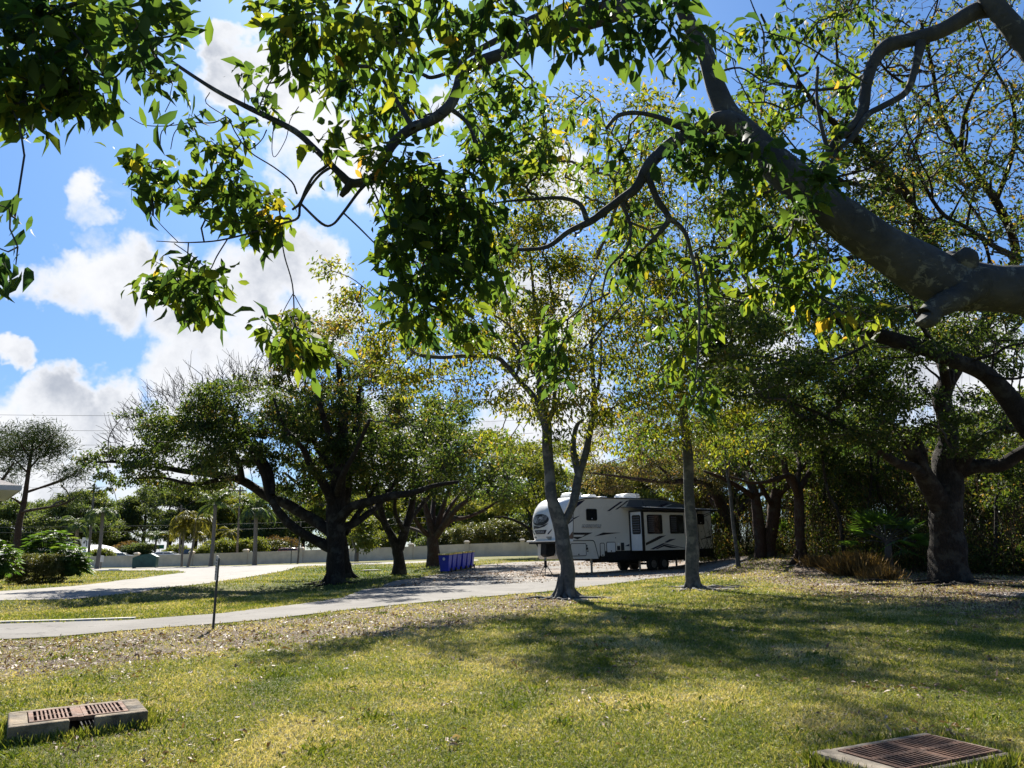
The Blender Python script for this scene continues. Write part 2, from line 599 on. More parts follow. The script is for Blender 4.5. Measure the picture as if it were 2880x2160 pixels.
m_ground, b = new_mat("lawn_soil")
co = b.n('ShaderNodeTexCoord').outputs['Object']
aL = b.n('ShaderNodeAttribute', attribute_name='litter').outputs['Fac']
aS = b.n('ShaderNodeAttribute', attribute_name='sand').outputs['Fac']
aG = b.n('ShaderNodeAttribute', attribute_name='green').outputs['Fac']
n1 = b.noise(co, 0.45, 6, 0.6).outputs[0]
n2 = b.noise(co, 14.0, 8, 0.75).outputs[0]
n3 = b.noise(co, 45.0, 4, 0.7).outputs[0]
gmix = b.math('ADD', b.math('MULTIPLY', n1, 0.9), b.math('MULTIPLY', n2, 0.55))
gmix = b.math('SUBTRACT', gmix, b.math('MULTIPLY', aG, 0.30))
grass = b.ramp(gmix, [(0.42, (0.075, 0.105, 0.022)), (0.66, (0.150, 0.155, 0.045)), (0.86, (0.27, 0.225, 0.10))])
grass = b.mix(b.smooth(n3, 0.35, 0.7, 0.55, 0.0), grass, (0.02, 0.028, 0.006))
litc = b.ramp(n2, [(0.3, (0.05, 0.036, 0.026)), (0.5, (0.15, 0.115, 0.085)), (0.68, (0.27, 0.22, 0.17))])
lm = b.smooth(b.math('ADD', aL, b.math('MULTIPLY', b.math('SUBTRACT', b.noise(co, 1.1, 6, 0.65).outputs[0], 0.5), 1.9)), 0.30, 0.85)
c = b.mix(lm, grass, litc)
sm = b.smooth(b.math('ADD', aS, b.math('MULTIPLY', b.math('SUBTRACT', b.noise(co, 2.5, 6, 0.65).outputs[0], 0.5), 1.4)), 0.35, 0.8)
c = b.mix(sm, c, b.ramp(n2, [(0.3, (0.20, 0.17, 0.15)), (0.7, (0.46, 0.42, 0.38))]))
bp = b.n('ShaderNodeBump', {'Strength': 0.9, 'Distance': 0.05, 'Height': b.math('ADD', n2, b.math('MULTIPLY', n3, 0.5))})
pr = b.n('ShaderNodeBsdfPrincipled', {'Base Color': c, 'Roughness': 0.95, 'Specular IOR Level': 0.15, 'Normal': bp.outputs[0]})
finish(b, pr.outputs[0])
ground = mesh_obj("ground", np.stack([XX, YY, ZZ], -1).reshape(-1, 3), [Q], m_ground, smooth=True, pattr={'litter': lit.ravel(), 'sand': snd.ravel(), 'green': grn.ravel()})
tag(ground, "dry grass lawn with bare sandy and leafy patches", kind='structure')


def drape(name, poly, lift, mat, step=1.2):
    """a sheet over the terrain: the polygon is cut on a grid so that it follows the ground"""
    import bmesh
    poly = np.array([p[:2] for p in poly])
    me = bpy.data.meshes.new(name)
    bm = bmesh.new()
    vs = [bm.verts.new((x, y, 0)) for x, y in poly]
    bm.faces.new(vs)
    bmesh.ops.triangulate(bm, faces=bm.faces[:])
    x0, y0 = poly.min(0)
    x1, y1 = poly.max(0)
    for ax, lo, hi in ((0, x0, x1), (1, y0, y1)):
        v = lo + step
        while v < hi:
            nrm = (1, 0, 0) if ax == 0 else (0, 1, 0)
            cop = (v, 0, 0) if ax == 0 else (0, v, 0)
            bmesh.ops.bisect_plane(bm, geom=bm.verts[:] + bm.edges[:] + bm.faces[:], plane_co=cop, plane_no=nrm)
            v += step
    for v in bm.verts:
        v.co.z = float(gz(v.co.x, v.co.y)) + lift
    bmesh.ops.recalc_face_normals(bm, faces=bm.faces)
    for f in bm.faces:
        if f.normal.z < 0:
            f.normal_flip()
    bm.to_mesh(me)
    bm.free()
    me.materials.append(mat)
    o = link(bpy.data.objects.new(name, me))
    return tag(o, kind='structure')


def roadmat(name, c1, c2, leafy=0.0):
    m, b = new_mat(name)
    co = b.n('ShaderNodeTexCoord').outputs['Object']
    a = b.noise(co, 0.6, 6, 0.6).outputs[0]
    f2 = b.noise(co, 60.0, 4, 0.7).outputs[0]
    c = b.ramp(a, [(0.3, c1), (0.7, c2)])
    c = b.mix(b.smooth(f2, 0.45, 0.75, 0.0, 0.35), c, tuple(x * 0.45 for x in c1))
    st = b.smooth(b.noise(b.n('ShaderNodeMapping', {0: co, 3: (0.15, 1.6, 1), 2: (0, 0, rad(20))}).outputs[0], 1.0, 5, 0.6).outputs[0], 0.55, 0.7, 0, 0.3)
    c = b.mix(st, c, tuple(x * 0.55 for x in c1))
    if leafy:
        l1 = b.smooth(b.noise(co, 0.35, 4, 0.6).outputs[0], 0.47, 0.6)
        l2 = b.smooth(b.noise(co, 9.0, 6, 0.75).outputs[0], 0.45, 0.62)
        sx = b.n('ShaderNodeSeparateXYZ', {0: co})
        zone = b.math('MULTIPLY', b.smooth(sx.outputs[1], 31, 37), b.smooth(sx.outputs[0], -6, -1))
        lf = b.math('MULTIPLY', b.math('MULTIPLY', l1, zone), b.math('MULTIPLY', l2, leafy))
        c = b.mix(lf, c, b.ramp(f2, [(0.35, (0.20, 0.10, 0.05)), (0.65, (0.48, 0.29, 0.16))]))
    wc = b.vm('ADD', co, b.n('ShaderNodeVectorMath', {0: b.noise(co, 1.3, 5, .7).outputs['Color'], 3: 1.1}, operation='SCALE').outputs[0])
    vc = b.n('ShaderNodeTexVoronoi', {'Vector': wc, 'Scale': 0.22}, feature='DISTANCE_TO_EDGE').outputs[0]
    c = b.mix(b.smooth(vc, 0.0, 0.007, 0.65, 0.0), c, tuple(x * .22 for x in c1))
    oil = b.smooth(b.noise(co, 0.9, 3, .5).outputs[0], .64, .72, 0, .35)
    c = b.mix(oil, c, tuple(x * .4 for x in c1))
    bp = b.n('ShaderNodeBump', {'Strength': 0.35, 'Distance': 0.01, 'Height': f2})
    p = b.n('ShaderNodeBsdfPrincipled', {'Base Color': c, 'Roughness': 0.9, 'Specular IOR Level': 0.25, 'Normal': bp.outputs[0]})
    finish(b, p.outputs[0])
    return m


m_drive = roadmat("worn_pale_asphalt", (0.135, 0.125, 0.112), (0.20, 0.187, 0.168), 0.9)
m_upper = roadmat("pale_concrete_road", (0.215, 0.20, 0.178), (0.29, 0.27, 0.242))
tag(drape("drive", DRIVE, 0.022, m_drive), "worn pale asphalt drive strewn with leaves, leading to the parked trailer")
tag(drape("road", UPPER, 0.022, m_upper), "pale sunlit concrete road curving to the lot by the wall")

M_CONC = plain("weathered_concrete", (0.23, 0.19, 0.14), 0.9, var=0.3, scale=6, bump=0.5, bscale=50)
# white kerb strip on the far side of the drive
mb = MB()
kp = [G(x, y) for x, y in ((-300, 1762.5), (0, 1755), (190, 1750), (378, 1743.5))]
for a, c2 in zip(kp[:-1], kp[1:]):
    dx = np.array([c2[0] - a[0], c2[1] - a[1], 0])
    nrm = np.array([-dx[1], dx[0], 0]) / np.linalg.norm(dx) * 0.16
    z0, z1 = -0.2, 0.055
    mb.frustum([a + [0, 0, z0], c2 + [0, 0, z0], c2 + nrm + [0, 0, z0], a + nrm + [0, 0, z0]], [a + [0, 0, z1], c2 + [0, 0, z1], c2 + nrm + [0, 0, z1], a + nrm + [0, 0, z1]])
M_KERB = plain("pale_kerb", (0.55, 0.52, 0.47), 0.85, var=0.15, scale=4, bump=0.3)
tag(mb.build("kerb", M_KERB), "low pale concrete kerb along the far edge of the drive", kind='structure')

# ------------------------------------------------------------------ boundary wall
M_WALL = plain("beige_stucco", (0.74, 0.61, 0.46), 0.9, var=0.11, scale=0.7, bump=0.3, bscale=60)
M_CAP = plain("beige_cap", (0.76, 0.64, 0.5), 0.9, var=0.05, scale=2)
WALL_H = 1.62


def wall_pt(px, py, Y):
    p = P(px, py, Y)
    return np.array([p[0], p[1], float(gz(p[0], p[1]))])


wpts = [wall_pt(-260, 1600, 118), wall_pt(-20, 1600, 117), wall_pt(231, 1597, 116), wall_pt(382, 1597, 112), wall_pt(537, 1594, 108.5), wall_pt(690, 1592, 105.5), wall_pt(846, 1588, 103),
        wall_pt(998, 1582, 101), wall_pt(1155, 1575, 99), wall_pt(1313, 1570, 97), wall_pt(1470, 1566, 95.5), wall_pt(1640, 1562, 94), wall_pt(1830, 1558, 93), wall_pt(2030, 1555, 92)]
wall = thing("boundary_wall", "long beige stucco wall with capped square pillars behind the drive", "wall", wpts[5])
o0 = wpts[5]
mbw = MB()
for a, c2 in zip(wpts[:-1], wpts[1:]):
    dx = (c2 - a)
    dx[2] = 0
    nrm = np.array([-dx[1], dx[0], 0]) / np.linalg.norm(dx) * 0.1
    A, B = a - o0, c2 - o0
    za, zb = A[2] + WALL_H, B[2] + WALL_H
    lo = lambda p: np.array([p[0], p[1], p[2] - 0.4])
    hi = lambda p, z: np.array([p[0], p[1], z])
    mbw.frustum([lo(A - nrm), lo(B - nrm), lo(B + nrm), lo(A + nrm)], [hi(A - nrm, za), hi(B - nrm, zb), hi(B + nrm, zb), hi(A + nrm, za)])
mbw.build("wall_panel", M_WALL, wall)
for p in wpts:
    q = p - o0
    mb = MB().box(q[0] - 0.27, q[0] + 0.27, q[1] - 0.3, q[1] + 0.3, q[2] - 0.4, q[2] + WALL_H + 0.16)
    pil = mb.build("pillar", M_WALL, wall, bevel=0.02)
    mb = MB().box(q[0] - 0.36, q[0] + 0.36, q[1] - 0.39, q[1] + 0.39, q[2] + WALL_H + 0.163, q[2] + WALL_H + 0.30)
    mb.frustum([(q[0] - .33, q[1] - .36, q[2] + WALL_H + .302), (q[0] + .33, q[1] - .36, q[2] + WALL_H + .302), (q[0] + .33, q[1] + .36, q[2] + WALL_H + .302), (q[0] - .33, q[1] + .36, q[2] + WALL_H + .302)],
               [(q[0] - .18, q[1] - .2, q[2] + WALL_H + .42), (q[0] + .18, q[1] - .2, q[2] + WALL_H + .42), (q[0] + .18, q[1] + .2, q[2] + WALL_H + .42), (q[0] - .18, q[1] + .2, q[2] + WALL_H + .42)])
    mb.build("pillar_cap", M_CAP, pil)

# ------------------------------------------------------------------ dumpster
M_DUMP = plain("green_painted_steel", (0.022, 0.085, 0.062), 0.5, var=0.2, scale=2.5, bump=0.1)
M_DARK = plain("black_plastic", (0.018, 0.018, 0.02), 0.6, var=0.15)
M_DLID = plain("pale_green_lid", (0.20, 0.30, 0.25), 0.5, var=0.1)
dp = P(412, 1597, 100)
dloc = (dp[0], dp[1], float(gz(dp[0], dp[1])) + 0.03)
dump = thing("dumpster", "dark green steel dumpster with sloped lid standing before the beige wall", "dumpster", dloc, rad(14))
prof = [(-1.55, 0.08), (1.2, 0.08), (1.2, 1.35), (0.5, 1.72), (-0.5, 1.62), (-1.55, 1.22)]
MB().prism_xz(prof, -0.85, 0.85).build("container", M_DUMP, dump, bevel=0.03)
for x in (-1.5, 1.1):
    MB().box(x, x + .12, -.8, .8, 0.0, 0.078).build("skid", M_DARK, dump)
MB().prism_xz([(0.52, 1.725), (1.28, 1.32), (1.3, 1.37), (0.54, 1.78)], -0.84, 0.84).build("lid", M_DLID, dump)
MB().prism_xz([(-1.6, 1.23), (-0.5, 1.635), (0.49, 1.735), (0.49, 1.77), (-0.5, 1.68), (-1.62, 1.27)], -0.86, 0.86).build("roof", M_DUMP, dump)
mb = MB().box(-1.3, -.5, -.93, -.853, 0.78, 0.84).box(-1.3, -.5, -.93, -.853, 0.48, 0.54).box(-.56, -.5, -.93, -.853, .541, .779)
mb.build("fork_pocket", M_DUMP, dump)

# ------------------------------------------------------------------ recycling bins
M_BIN = plain("blue_plastic", (0.004, 0.018, 0.40), 0.42, var=0.12, scale=2)
M_LID = plain("yellow_plastic", (0.62, 0.42, 0.05), 0.5, var=0.15, scale=3)
M_TYRE = plain("rubber", (0.02, 0.02, 0.02), 0.85, var=0.2)
M_WHITEP = plain("white_print", (0.62, 0.64, 0.70), 0.6, var=0.05)


def make_bin():
    t = thing("recycling_bin", "x", "bin", group="blue recycling bins lined up by the drive")
    b4 = [(-.24, -.27, .06), (.24, -.27, .06), (.24, .26, .06), (-.24, .26, .06)]
    t4 = [(-.32, -.36, .96), (.32, -.36, .96), (.32, .36, .96), (-.32, .36, .96)]
    mb = MB().frustum(b4, t4)
    mb.box(-.335, .335, -.375, .375, .962, .995)
    mb.build("bin_body", M_BIN, t, bevel=0.015)
    lid = MB().prism_yz([(-.39, 1.0), (.40, 1.0), (.40, 1.05), (.2, 1.10), (-.2, 1.09), (-.40, 1.03)], -.345, .345)
    lid.build("bin_lid", M_LID, t, bevel=0.012)
    MB().cyl((-.3, .40, 1.03), (.3, .40, 1.03), .018).build("handle", M_BIN, t)
    for s in (-1, 1):
        MB().cyl((s * .26, .30, .12), (s * .33, .30, .12), .12, k=18).build("wheel", M_TYRE, t)
    # round white emblem on the front
    y_at = lambda z: -.27 - .09 * (z - .06) / .9 - .006
    e = []
    for i in range(24):
        a = i * 2 * math.pi / 24
        e.append((.075 * math.cos(a), .78 + .085 * math.sin(a)))
    inn = [(x * .55, .78 + (z - .78) * .55) for x, z in e]
    mbk = MB()
    mbk.add([(x, y_at(z), z) for x, z in e] + [(x, y_at(z), z) for x, z in inn], [(i, (i + 1) % 24, 24 + (i + 1) % 24, 24 + i) for i in range(24)])
    mbk.add([(x * .5, y_at(.74 + z) - .001, .74 + z) for x, z in ((-.05, 0), (.05, 0), (.05, .1), (-.05, .1))], [(0, 1, 2, 3)])
    mbk.build("emblem", M_WHITEP, t)
    return t


B0, B1 = G(1254, 1611), G(1312, 1604)
B1 = np.array([-3.02, 51.6, 0])
bin0 = make_bin()
bl = ["blue recycling bin nearest the camera, emblem in full view", "second blue recycling bin in the row, just behind the nearest one", "third blue recycling bin of the row, half hidden by the second",
      "fourth blue recycling bin of the row, behind the third", "fifth blue recycling bin, second from the far end of the row", "sixth blue recycling bin, at the far right end of the row"]
for i in range(6):
    o = bin0 if i == 0 else copy_tree(bin0)
    q = B0 + (B1 - B0) * i / 5
    q = q + np.array([random.uniform(-.06, .06), random.uniform(-.05, .05), 0])
    o.location = (q[0], q[1], float(gz(q[0], q[1])) + 0.03)
    o.rotation_euler = (0, 0, rad(-12) + rad(random.uniform(-5, 5)))
    o['label'] = bl[i]

# ------------------------------------------------------------------ storm drains
M_RUST = plain("rusty_iron", (0.17, 0.085, 0.05), 0.85, var=0.35, scale=9, bump=0.5, bscale=70)
M_PIT = plain("pit_shade_black", (0.003, 0.003, 0.003), 1.0, var=0.1)  # black colour stands in for the shade down the drain
M_CONC2 = plain("mossy_concrete", (0.20, 0.155, 0.10), 0.95, var=0.45, scale=5, bump=0.7, bscale=40)


def grate(mb, x0, x1, y0, y1, z, nx, ny, rim, bar, th=0.03):
    """iron grate with nx*ny slots"""
    xs = np.linspace(x0 + rim, x1 - rim, nx + 1)
    ys = np.linspace(y0 + rim, y1 - rim, ny + 1)
    mb.box(x0, x1, y0, y0 + rim, z - th, z)
    mb.box(x0, x1, y1 - rim, y1, z - th, z)
    mb.box(x0, x0 + rim, y0 + rim, y1 - rim, z - th, z)
    mb.box(x1 - rim, x1, y0 + rim, y1 - rim, z - th, z)
    for x in xs[1:-1]:
        mb.box(x - bar / 2, x + bar / 2, y0 + rim, y1 - rim, z - th, z - .001)
    for y in ys[1:-1]:
        for i in range(nx):
            a = xs[i] + (bar / 2 if i else 0)
            c2 = xs[i + 1] - (bar / 2 if i < nx - 1 else 0)
            mb.box(a, c2, y - bar / 2, y + bar / 2, z - th, z - .002)


A_ = np.array([-4.06, 6.53])
Bp = np.array([-3.25, 7.05])
ang = math.atan2(*(Bp - A_)[::-1])
L = float(np.linalg.norm(Bp - A_)) + .06
g0 = float(gz(-3.7, 7.0))
dr = thing("storm_drain", "raised concrete storm drain with two rusty grates and a dark front opening", "drain", (A_[0], A_[1], g0), ang)
H_ = 0.135
D_ = 0.72
mb = MB()
ox0, ox1 = L * .42, L * .60
mb.box(0, ox0, 0, .09, -.2, H_)
mb.box(ox1, L, 0, .09, -.2, H_)
mb.box(0, L, D_ - .09, D_, -.2, H_)
mb.box(0, .14, .09, D_ - .09, -.2, H_)
mb.box(L - .14, L, .09, D_ - .09, -.2, H_)
mb.build("concrete_curb", M_CONC2, dr, bevel=0.014)
xm = L * .515
for (a, c2) in ((.145, xm - .035), (xm + .012, L - .145)):
    g = MB()
    grate(g, a, c2, .095, D_ - .095, H_ + .004, 9, 2, .035, .015)
    g.build("grate", M_RUST, dr)
MB().box(.142, L - .142, .092, D_ - .092, -.1, .03).build("pit_shade_sheet", M_PIT, dr)  # raised black sheet in place of the shaded pit below
MB().box(xm - .033, xm + .010, .095, D_ - .095, H_ - .03, H_ + .001).build("centre_bar", M_RUST, dr)

A_ = np.array([2.01, 5.54])
Bp = np.array([2.33, 5.06])
C_ = np.array([2.93, 5.97])
yv = (C_ - A_)
ang = math.atan2(yv[1], yv[0])
L = 1.12
D_ = .64
dr2 = thing("storm_drain", "low flat storm drain of worn concrete with four rusty slotted grates, grass over its edge", "drain",
            (2.225, 4.99, float(gz(2.5, 5.5)) - .01), ang)
H_ = .08
mb = MB()
mb.box(0, .16, 0, D_, -.2, H_)
mb.box(.163, L, D_ - .07, D_, -.2, H_ - .004)
mb.box(.163, L, 0, .05, -.2, H_ - .012)
mb.box(L - .05, L, .05, D_ - .07, -.2, H_ - .006)
mb.build("concrete_curb", M_CONC, dr2, bevel=0.02)
for i, (a, c2) in enumerate(((.168, .61), (.618, L - .055))):
    for j, (ya, yb) in enumerate(((.055, .31), (.316, D_ - .075))):
        g = MB()
        n_ = 10
        w_ = (c2 - a - .036)
        g.box(a, c2, ya, ya + .016, H_ - .03, H_)
        g.box(a, c2, yb - .016, yb, H_ - .03, H_)
        g.box(a, a + .018, ya + .016, yb - .016, H_ - .03, H_)
        g.box(c2 - .018, c2, ya + .016, yb - .016, H_ - .03, H_)
        for k in range(n_):
            xx_ = a + .018 + w_ * (k + .5) / n_
            g.box(xx_ - .0065, xx_ + .0065, ya + .016, yb - .016, H_ - .028, H_ - .002)
        g.build("grate", M_RUST, dr2)
MB().box(.17, L - .06, .055, D_ - .075, -.1, .028).build("pit_shade_sheet", M_PIT, dr2)

p = G(1043, 1607)
fl = MB()
for i in range(1):
    fl.frustum([(-.75, -.45, -.1), (.75, -.45, -.1), (.75, .45, -.1), (-.75, .45, -.1)], [(-.7, -.4, .09), (.7, -.4, .09), (.7, .4, .09), (-.7, .4, .09)])
mh = thing("storm_drain", "small dark flat drain cover lying in the grass between the oaks", "drain", p, rad(8))
fl.build("concrete_curb", M_CONC2, mh, bevel=.02)
MB().box(-.5, .5, -.3, .3, .091, .112).build("cover_plate", M_DARK, mh)

# ------------------------------------------------------------------ signs and posts
M_POST = plain("dark_green_metal", (0.035, 0.04, 0.032), 0.6, var=0.2, scale=8)
M_SIGNW = plain("white_sign_sheet", (0.72, 0.72, 0.70), 0.5, var=0.05)
M_SIGNB = plain("galvanised_sheet", (0.42, 0.41, 0.39), 0.45, metal=0.3, var=0.15, scale=6)
M_BLACK = plain("black_print", (0.015, 0.015, 0.015), 0.6, var=0.05)
M_WOODPOLE = plain("grey_wood_pole", (0.165, 0.14, 0.12), 0.9, var=0.3, scale=5, bump=0.4)


def text_mesh(name, s, size, mat, parent, mtx, extrude=0.0, squash=1.0, offset=0.0):
    cu = bpy.data.curves.new(name, 'FONT')
    cu.body = s
    cu.size = size
    cu.align_x = 'CENTER'
    cu.align_y = 'CENTER'
    cu.extrude = extrude
    cu.offset = offset
    tmp = bpy.data.objects.new("tmp", cu)
    COL.objects.link(tmp)
    dg = bpy.context.evaluated_depsgraph_get()
    me = bpy.data.meshes.new_from_object(tmp.evaluated_get(dg))
    bpy.data.objects.remove(tmp)
    me.name = name
    me.materials.clear()
    me.materials.append(mat)
    o = link(bpy.data.objects.new(name, me), parent)
    o.matrix_local = mtx @ Matrix.Diagonal((squash, 1, 1, 1))
    return o


FACE = Matrix.Rotation(rad(90), 4, 'X')       # text upright, facing -Y of its thing

p = G(599, 1771)
sp = thing("sign_post", "short dark metal post with a narrow white sign seen edge on, beside the drive", "sign", p, rad(-51))
sp.rotation_euler = (rad(-1.0), rad(1.5), rad(-62))
MB().box(-.022, .022, -.022, .022, -.3, 1.36).build("post", M_POST, sp, bevel=.004)
sg = MB()
sg.prism_xz(rrect(-.15, .15, .93, 1.40, .02), -.030, -.024)
sgo = sg.build("sign_panel", M_SIGNB, sp)
ln = MB()
for i in range(6):
    z = 1.30 - i * .055
    ln.box(-.11, .11 - .03 * (i % 2), -.0325, -.0312, z, z + .022)
ln.build("print_lines", M_BLACK, sgo)
for z in (1.0, 1.33):
    MB().cyl((0, -.036, z), (0, .034, z), .008, k=8).build("bolt", M_POST, sp)

# small white sign near the palm by the wall
p = P(283, 1597, 104)
p[2] = float(gz(p[0], p[1]))
s2 = thing("sign_post", "plain white rectangular sign on a short brown post before the wall", "sign", p, rad(-8))
MB().box(-.05, .05, -.05, .05, -.2, .9).build("post", M_WOODPOLE, s2)
MB().box(-.38, .38, -.09, -.055, .88, 1.72).build("sign_panel", M_SIGNW, s2, bevel=.01)


def arrow_poly(pts, mat, parent, y, name):
    mb = MB()
    mb.add([(x, y, z) for x, z in pts], [tuple(range(len(pts)))])
    return mb.build(name, mat, parent)


# road signs beyond the wall
p = P(238, 1560, 135)
gzb = float(gz(p[0], p[1]))
s3 = thing("road_sign", "white road sign with a black curved arrow on a thin post beyond the wall", "sign", (p[0], p[1], gzb), 0)
MB().cyl((0, 0, -.2), (0, 0, 3.9), .045, k=8).build("post", M_SIGNB, s3)
pan = MB().prism_xz(rrect(-.62, .62, 2.35, 4.15, .08), -.09, -.055).build("sign_panel", M_SIGNW, s3)
ar = []
mb = MB()
N_ = 12
outer = [(.30 * math.cos(rad(a)), 3.35 + .30 * math.sin(rad(a))) for a in np.linspace(0, 180, N_)]
inner = [(.15 * math.cos(rad(a)), 3.35 + .15 * math.sin(rad(a))) for a in np.linspace(0, 180, N_)]
mb.add([(x, -.094, z) for x, z in outer + inner], [(i, i + 1, N_ + i + 1, N_ + i) for i in range(N_ - 1)])
mb.add([(.15, -.094, 3.35), (.30, -.094, 3.35), (.30, -.094, 2.65), (.15, -.094, 2.65)], [(0, 1, 2, 3)])
mb.add([(-.42, -.094, 3.36), (-.03, -.094, 3.36), (-.225, -.094, 3.02)], [(0, 1, 2)])
mb.build("arrow", M_BLACK, pan)
dm = MB()
dm.add([(0, -.092, 2.3), (.42, -.092, 1.85), (0, -.092, 1.4), (-.42, -.092, 1.85), (0, -.06, 2.3), (.42, -.06, 1.85), (0, -.06, 1.4), (-.42, -.06, 1.85)],
       [(0, 1, 2, 3), (7, 6, 5, 4), (0, 4, 5, 1), (1, 5, 6, 2), (2, 6, 7, 3), (3, 7, 4, 0)])
dm.build("diamond_panel", M_SIGNB, s3)
p = P(188, 1560, 135)
s4 = thing("road_sign", "black road sign with a white one-way arrow beyond the wall, above the shrub", "sign", (p[0], p[1], float(gz(p[0], p[1]))), 0)
MB().cyl((0, 0, -.2), (0, 0, 3.9), .045, k=8).build("post", M_SIGNB, s4)
pan = MB().box(-.95, .95, -.09, -.055, 3.1, 3.8).build("sign_panel", M_BLACK, s4)
mb = MB()
y = -.094
mb.add([(x, y, z) for x, z in ((-.88, 3.45), (-.45, 3.70), (-.45, 3.60), (.85, 3.60), (.85, 3.30), (-.45, 3.30), (-.45, 3.20))], [(0, 1, 6), (1, 2, 5, 6), (2, 3, 4, 5)])
ao = mb.build("arrow", M_WHITEP, pan)
text_mesh("lettering", "ONE WAY", .25, M_BLACK, ao, Matrix.Translation((.12, y - .004, 3.45)) @ FACE)
M_GREENS = plain("green_sign_sheet", (0.01, 0.20, 0.14), 0.5, var=0.05)
p = P(447, 1560, 140)
s5 = thing("street_sign", "small green street name sign on a thin post beyond the wall", "sign", (p[0], p[1], float(gz(p[0], p[1]))), 0)
MB().cyl((0, 0, -.2), (0, 0, 2.75), .045, k=8).build("post", M_SIGNB, s5)
MB().box(-.85, .85, -.08, -.05, 2.0, 2.7).build("sign_panel", M_GREENS, s5, bevel=.01)
p = P(748, 1548, 125)
s6 = thing("entrance_sign", "low white oval-topped sign board showing over the wall between palms", "sign", (p[0], p[1], float(gz(p[0], p[1]))), 0)
pts = [(1.0 * math.cos(rad(a)), 1.65 + .85 * math.sin(rad(a))) for a in np.linspace(0, 180, 15)]
MB().prism_xz([(1.25, .2), (1.25, 1.75), (1.0, 1.75)] + pts[1:-1] + [(-1.0, 1.75), (-1.25, 1.75), (-1.25, .2)], -.1, .1).build("sign_board", M_SIGNW, s6)
in2 = [(x * .7, 1.65 + (z - 1.65) * .6) for x, z in pts]
MB().prism_xz(in2, -.13, -.104).build("sign_face", plain("blue_grey_face", (0.30, 0.36, 0.45), .6), s6)
p = P(818, 1590, 97)
s7 = thing("lamp_post", "very thin dark metal post standing before the wall left of the big oak", "post", (p[0], p[1], float(gz(p[0], p[1]))), 0)
MB().cyl((0, 0, -.2), (0, 0, 3.0), .05, .04, k=8).build("post", M_POST, s7)
MB().box(-.28, .28, -.05, .05, 3.003, 3.10).build("cross_head", M_POST, s7)

for i, (px, py, lx, rz, lab) in enumerate(((310, 1607, 2.2, 6, "white concrete wheel stop lying at the tip of the lot, left of the other"), (320, 1604, 1.4, -20, "short white concrete wheel stop at the tip of the lot, behind the longer one"), (233, 1604, 1.9, 3, "low white concrete slab at the foot of the leftmost wall pillar"))):
    p = G(px, py)
    t = thing("wheel_stop", lab, "wheel stop", (p[0], p[1], p[2] + .02), rad(rz), "white wheel stops on the lot")
    MB().prism_yz([(-.09, 0), (.09, 0), (.07, .13), (-.07, .13)], -lx / 2, lx / 2).build("concrete_bar", plain("white_concrete", (.62, .6, .56), .85), t, bevel=.01)

# utility poles and lines
poles = [(249, 1563, 266, 1360, 104, .17, "leaning brown utility pole left of the white-roofed house"), (505, 1561, 510, 1420, 128, .16, "shorter grey utility pole beyond the wall behind the curved palms"),
         (667, 1556, 676, 1368, 112, .16, "tall brown utility pole beyond the wall, between the two tallest palms"), (837, 1588, 846, 1470, 98, .12, "thin greenish pole before the wall left of the big oak"),
         (1172, 1560, 1172, 1480, 120, .12, "thin grey metal pole behind the wall, above the blue bins")]
for (bx, by, tx, ty, Y, r_, lab) in poles:
    a = P(bx, by, Y)
    a[2] = float(gz(a[0], a[1]))
    t_ = P(tx, ty, Y)
    o = thing("utility_pole", lab, "utility pole", a, 0, "poles beyond the wall")
    MB().cyl((0, 0, -.3), t_ - a, r_, r_ * .75, k=12).build("pole", M_WOODPOLE, o)
    if r_ > .13:
        h = t_ - a
        MB().box(h[0] - .9, h[0] + .9, h[1] - .26, h[1] - .18, h[2] - .7, h[2] - .55).build("cross_arm", M_WOODPOLE, o)
M_WIRE = plain("dark_wire", (0.05, 0.055, 0.06), .7, var=.1)
wires = [(1150, 1150, 92, "topmost thin power line crossing the sky at the left"), (1193, 1191, 92, "second thin power line from the top across the sky"), (1234, 1230, 92, "third thin power line from the top across the sky"),
         (1363, 1338, 118, "thin sagging line above the palms at the left"), (1474, 1452, 130, "dark sagging cable crossing before the tree line"), (1489, 1468, 130, "lower dark cable crossing before the tree line")]
for (yl, yr, Y, lab) in wires:
    a, c2 = P(-400, yl + 8, Y), P(1500, yr - 12, Y + 6)
    t_ = np.linspace(0, 1, 25)[:, None]
    pts = a * (1 - t_) + c2 * t_
    pts[:, 2] -= (0.9 * 4 * (t_ * (1 - t_)))[:, 0]
    V, Q, T = tube(pts, np.full(25, .022), 5)
    tag(mesh_obj("power_line", V, [Q, T], M_WIRE), lab, "power line", "power lines at the left")

# ------------------------------------------------------------------ houses
M_SHING = plain("grey_shingles", (0.22, 0.20, 0.19), 0.9, var=0.25, scale=4, bump=0.6, bscale=15)
M_FASC = plain("pale_fascia", (0.42, 0.42, 0.44), 0.6, var=.05)
M_SOFF = plain("soffit", (0.40, 0.42, 0.42), 0.8, var=.05)
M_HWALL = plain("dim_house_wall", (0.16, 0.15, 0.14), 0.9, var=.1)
M_WROOF = plain("white_roof", (0.80, 0.78, 0.76), 0.7, var=.06, scale=1)
M_HW2 = plain("cream_wall", (0.42, 0.40, 0.35), 0.9, var=.08)
M_GLASS = plain("dark_glass", (0.012, 0.014, 0.018), 0.08, var=.1, spec=.8)
tip = P(60, 1366, 37)
hz = float(gz(tip[0], tip[1]))
hs = thing("house", "corner of a low building at the left edge with grey shingle roof and pale eave", "house", (tip[0], tip[1], hz), rad(37))
ez = tip[2] - hz
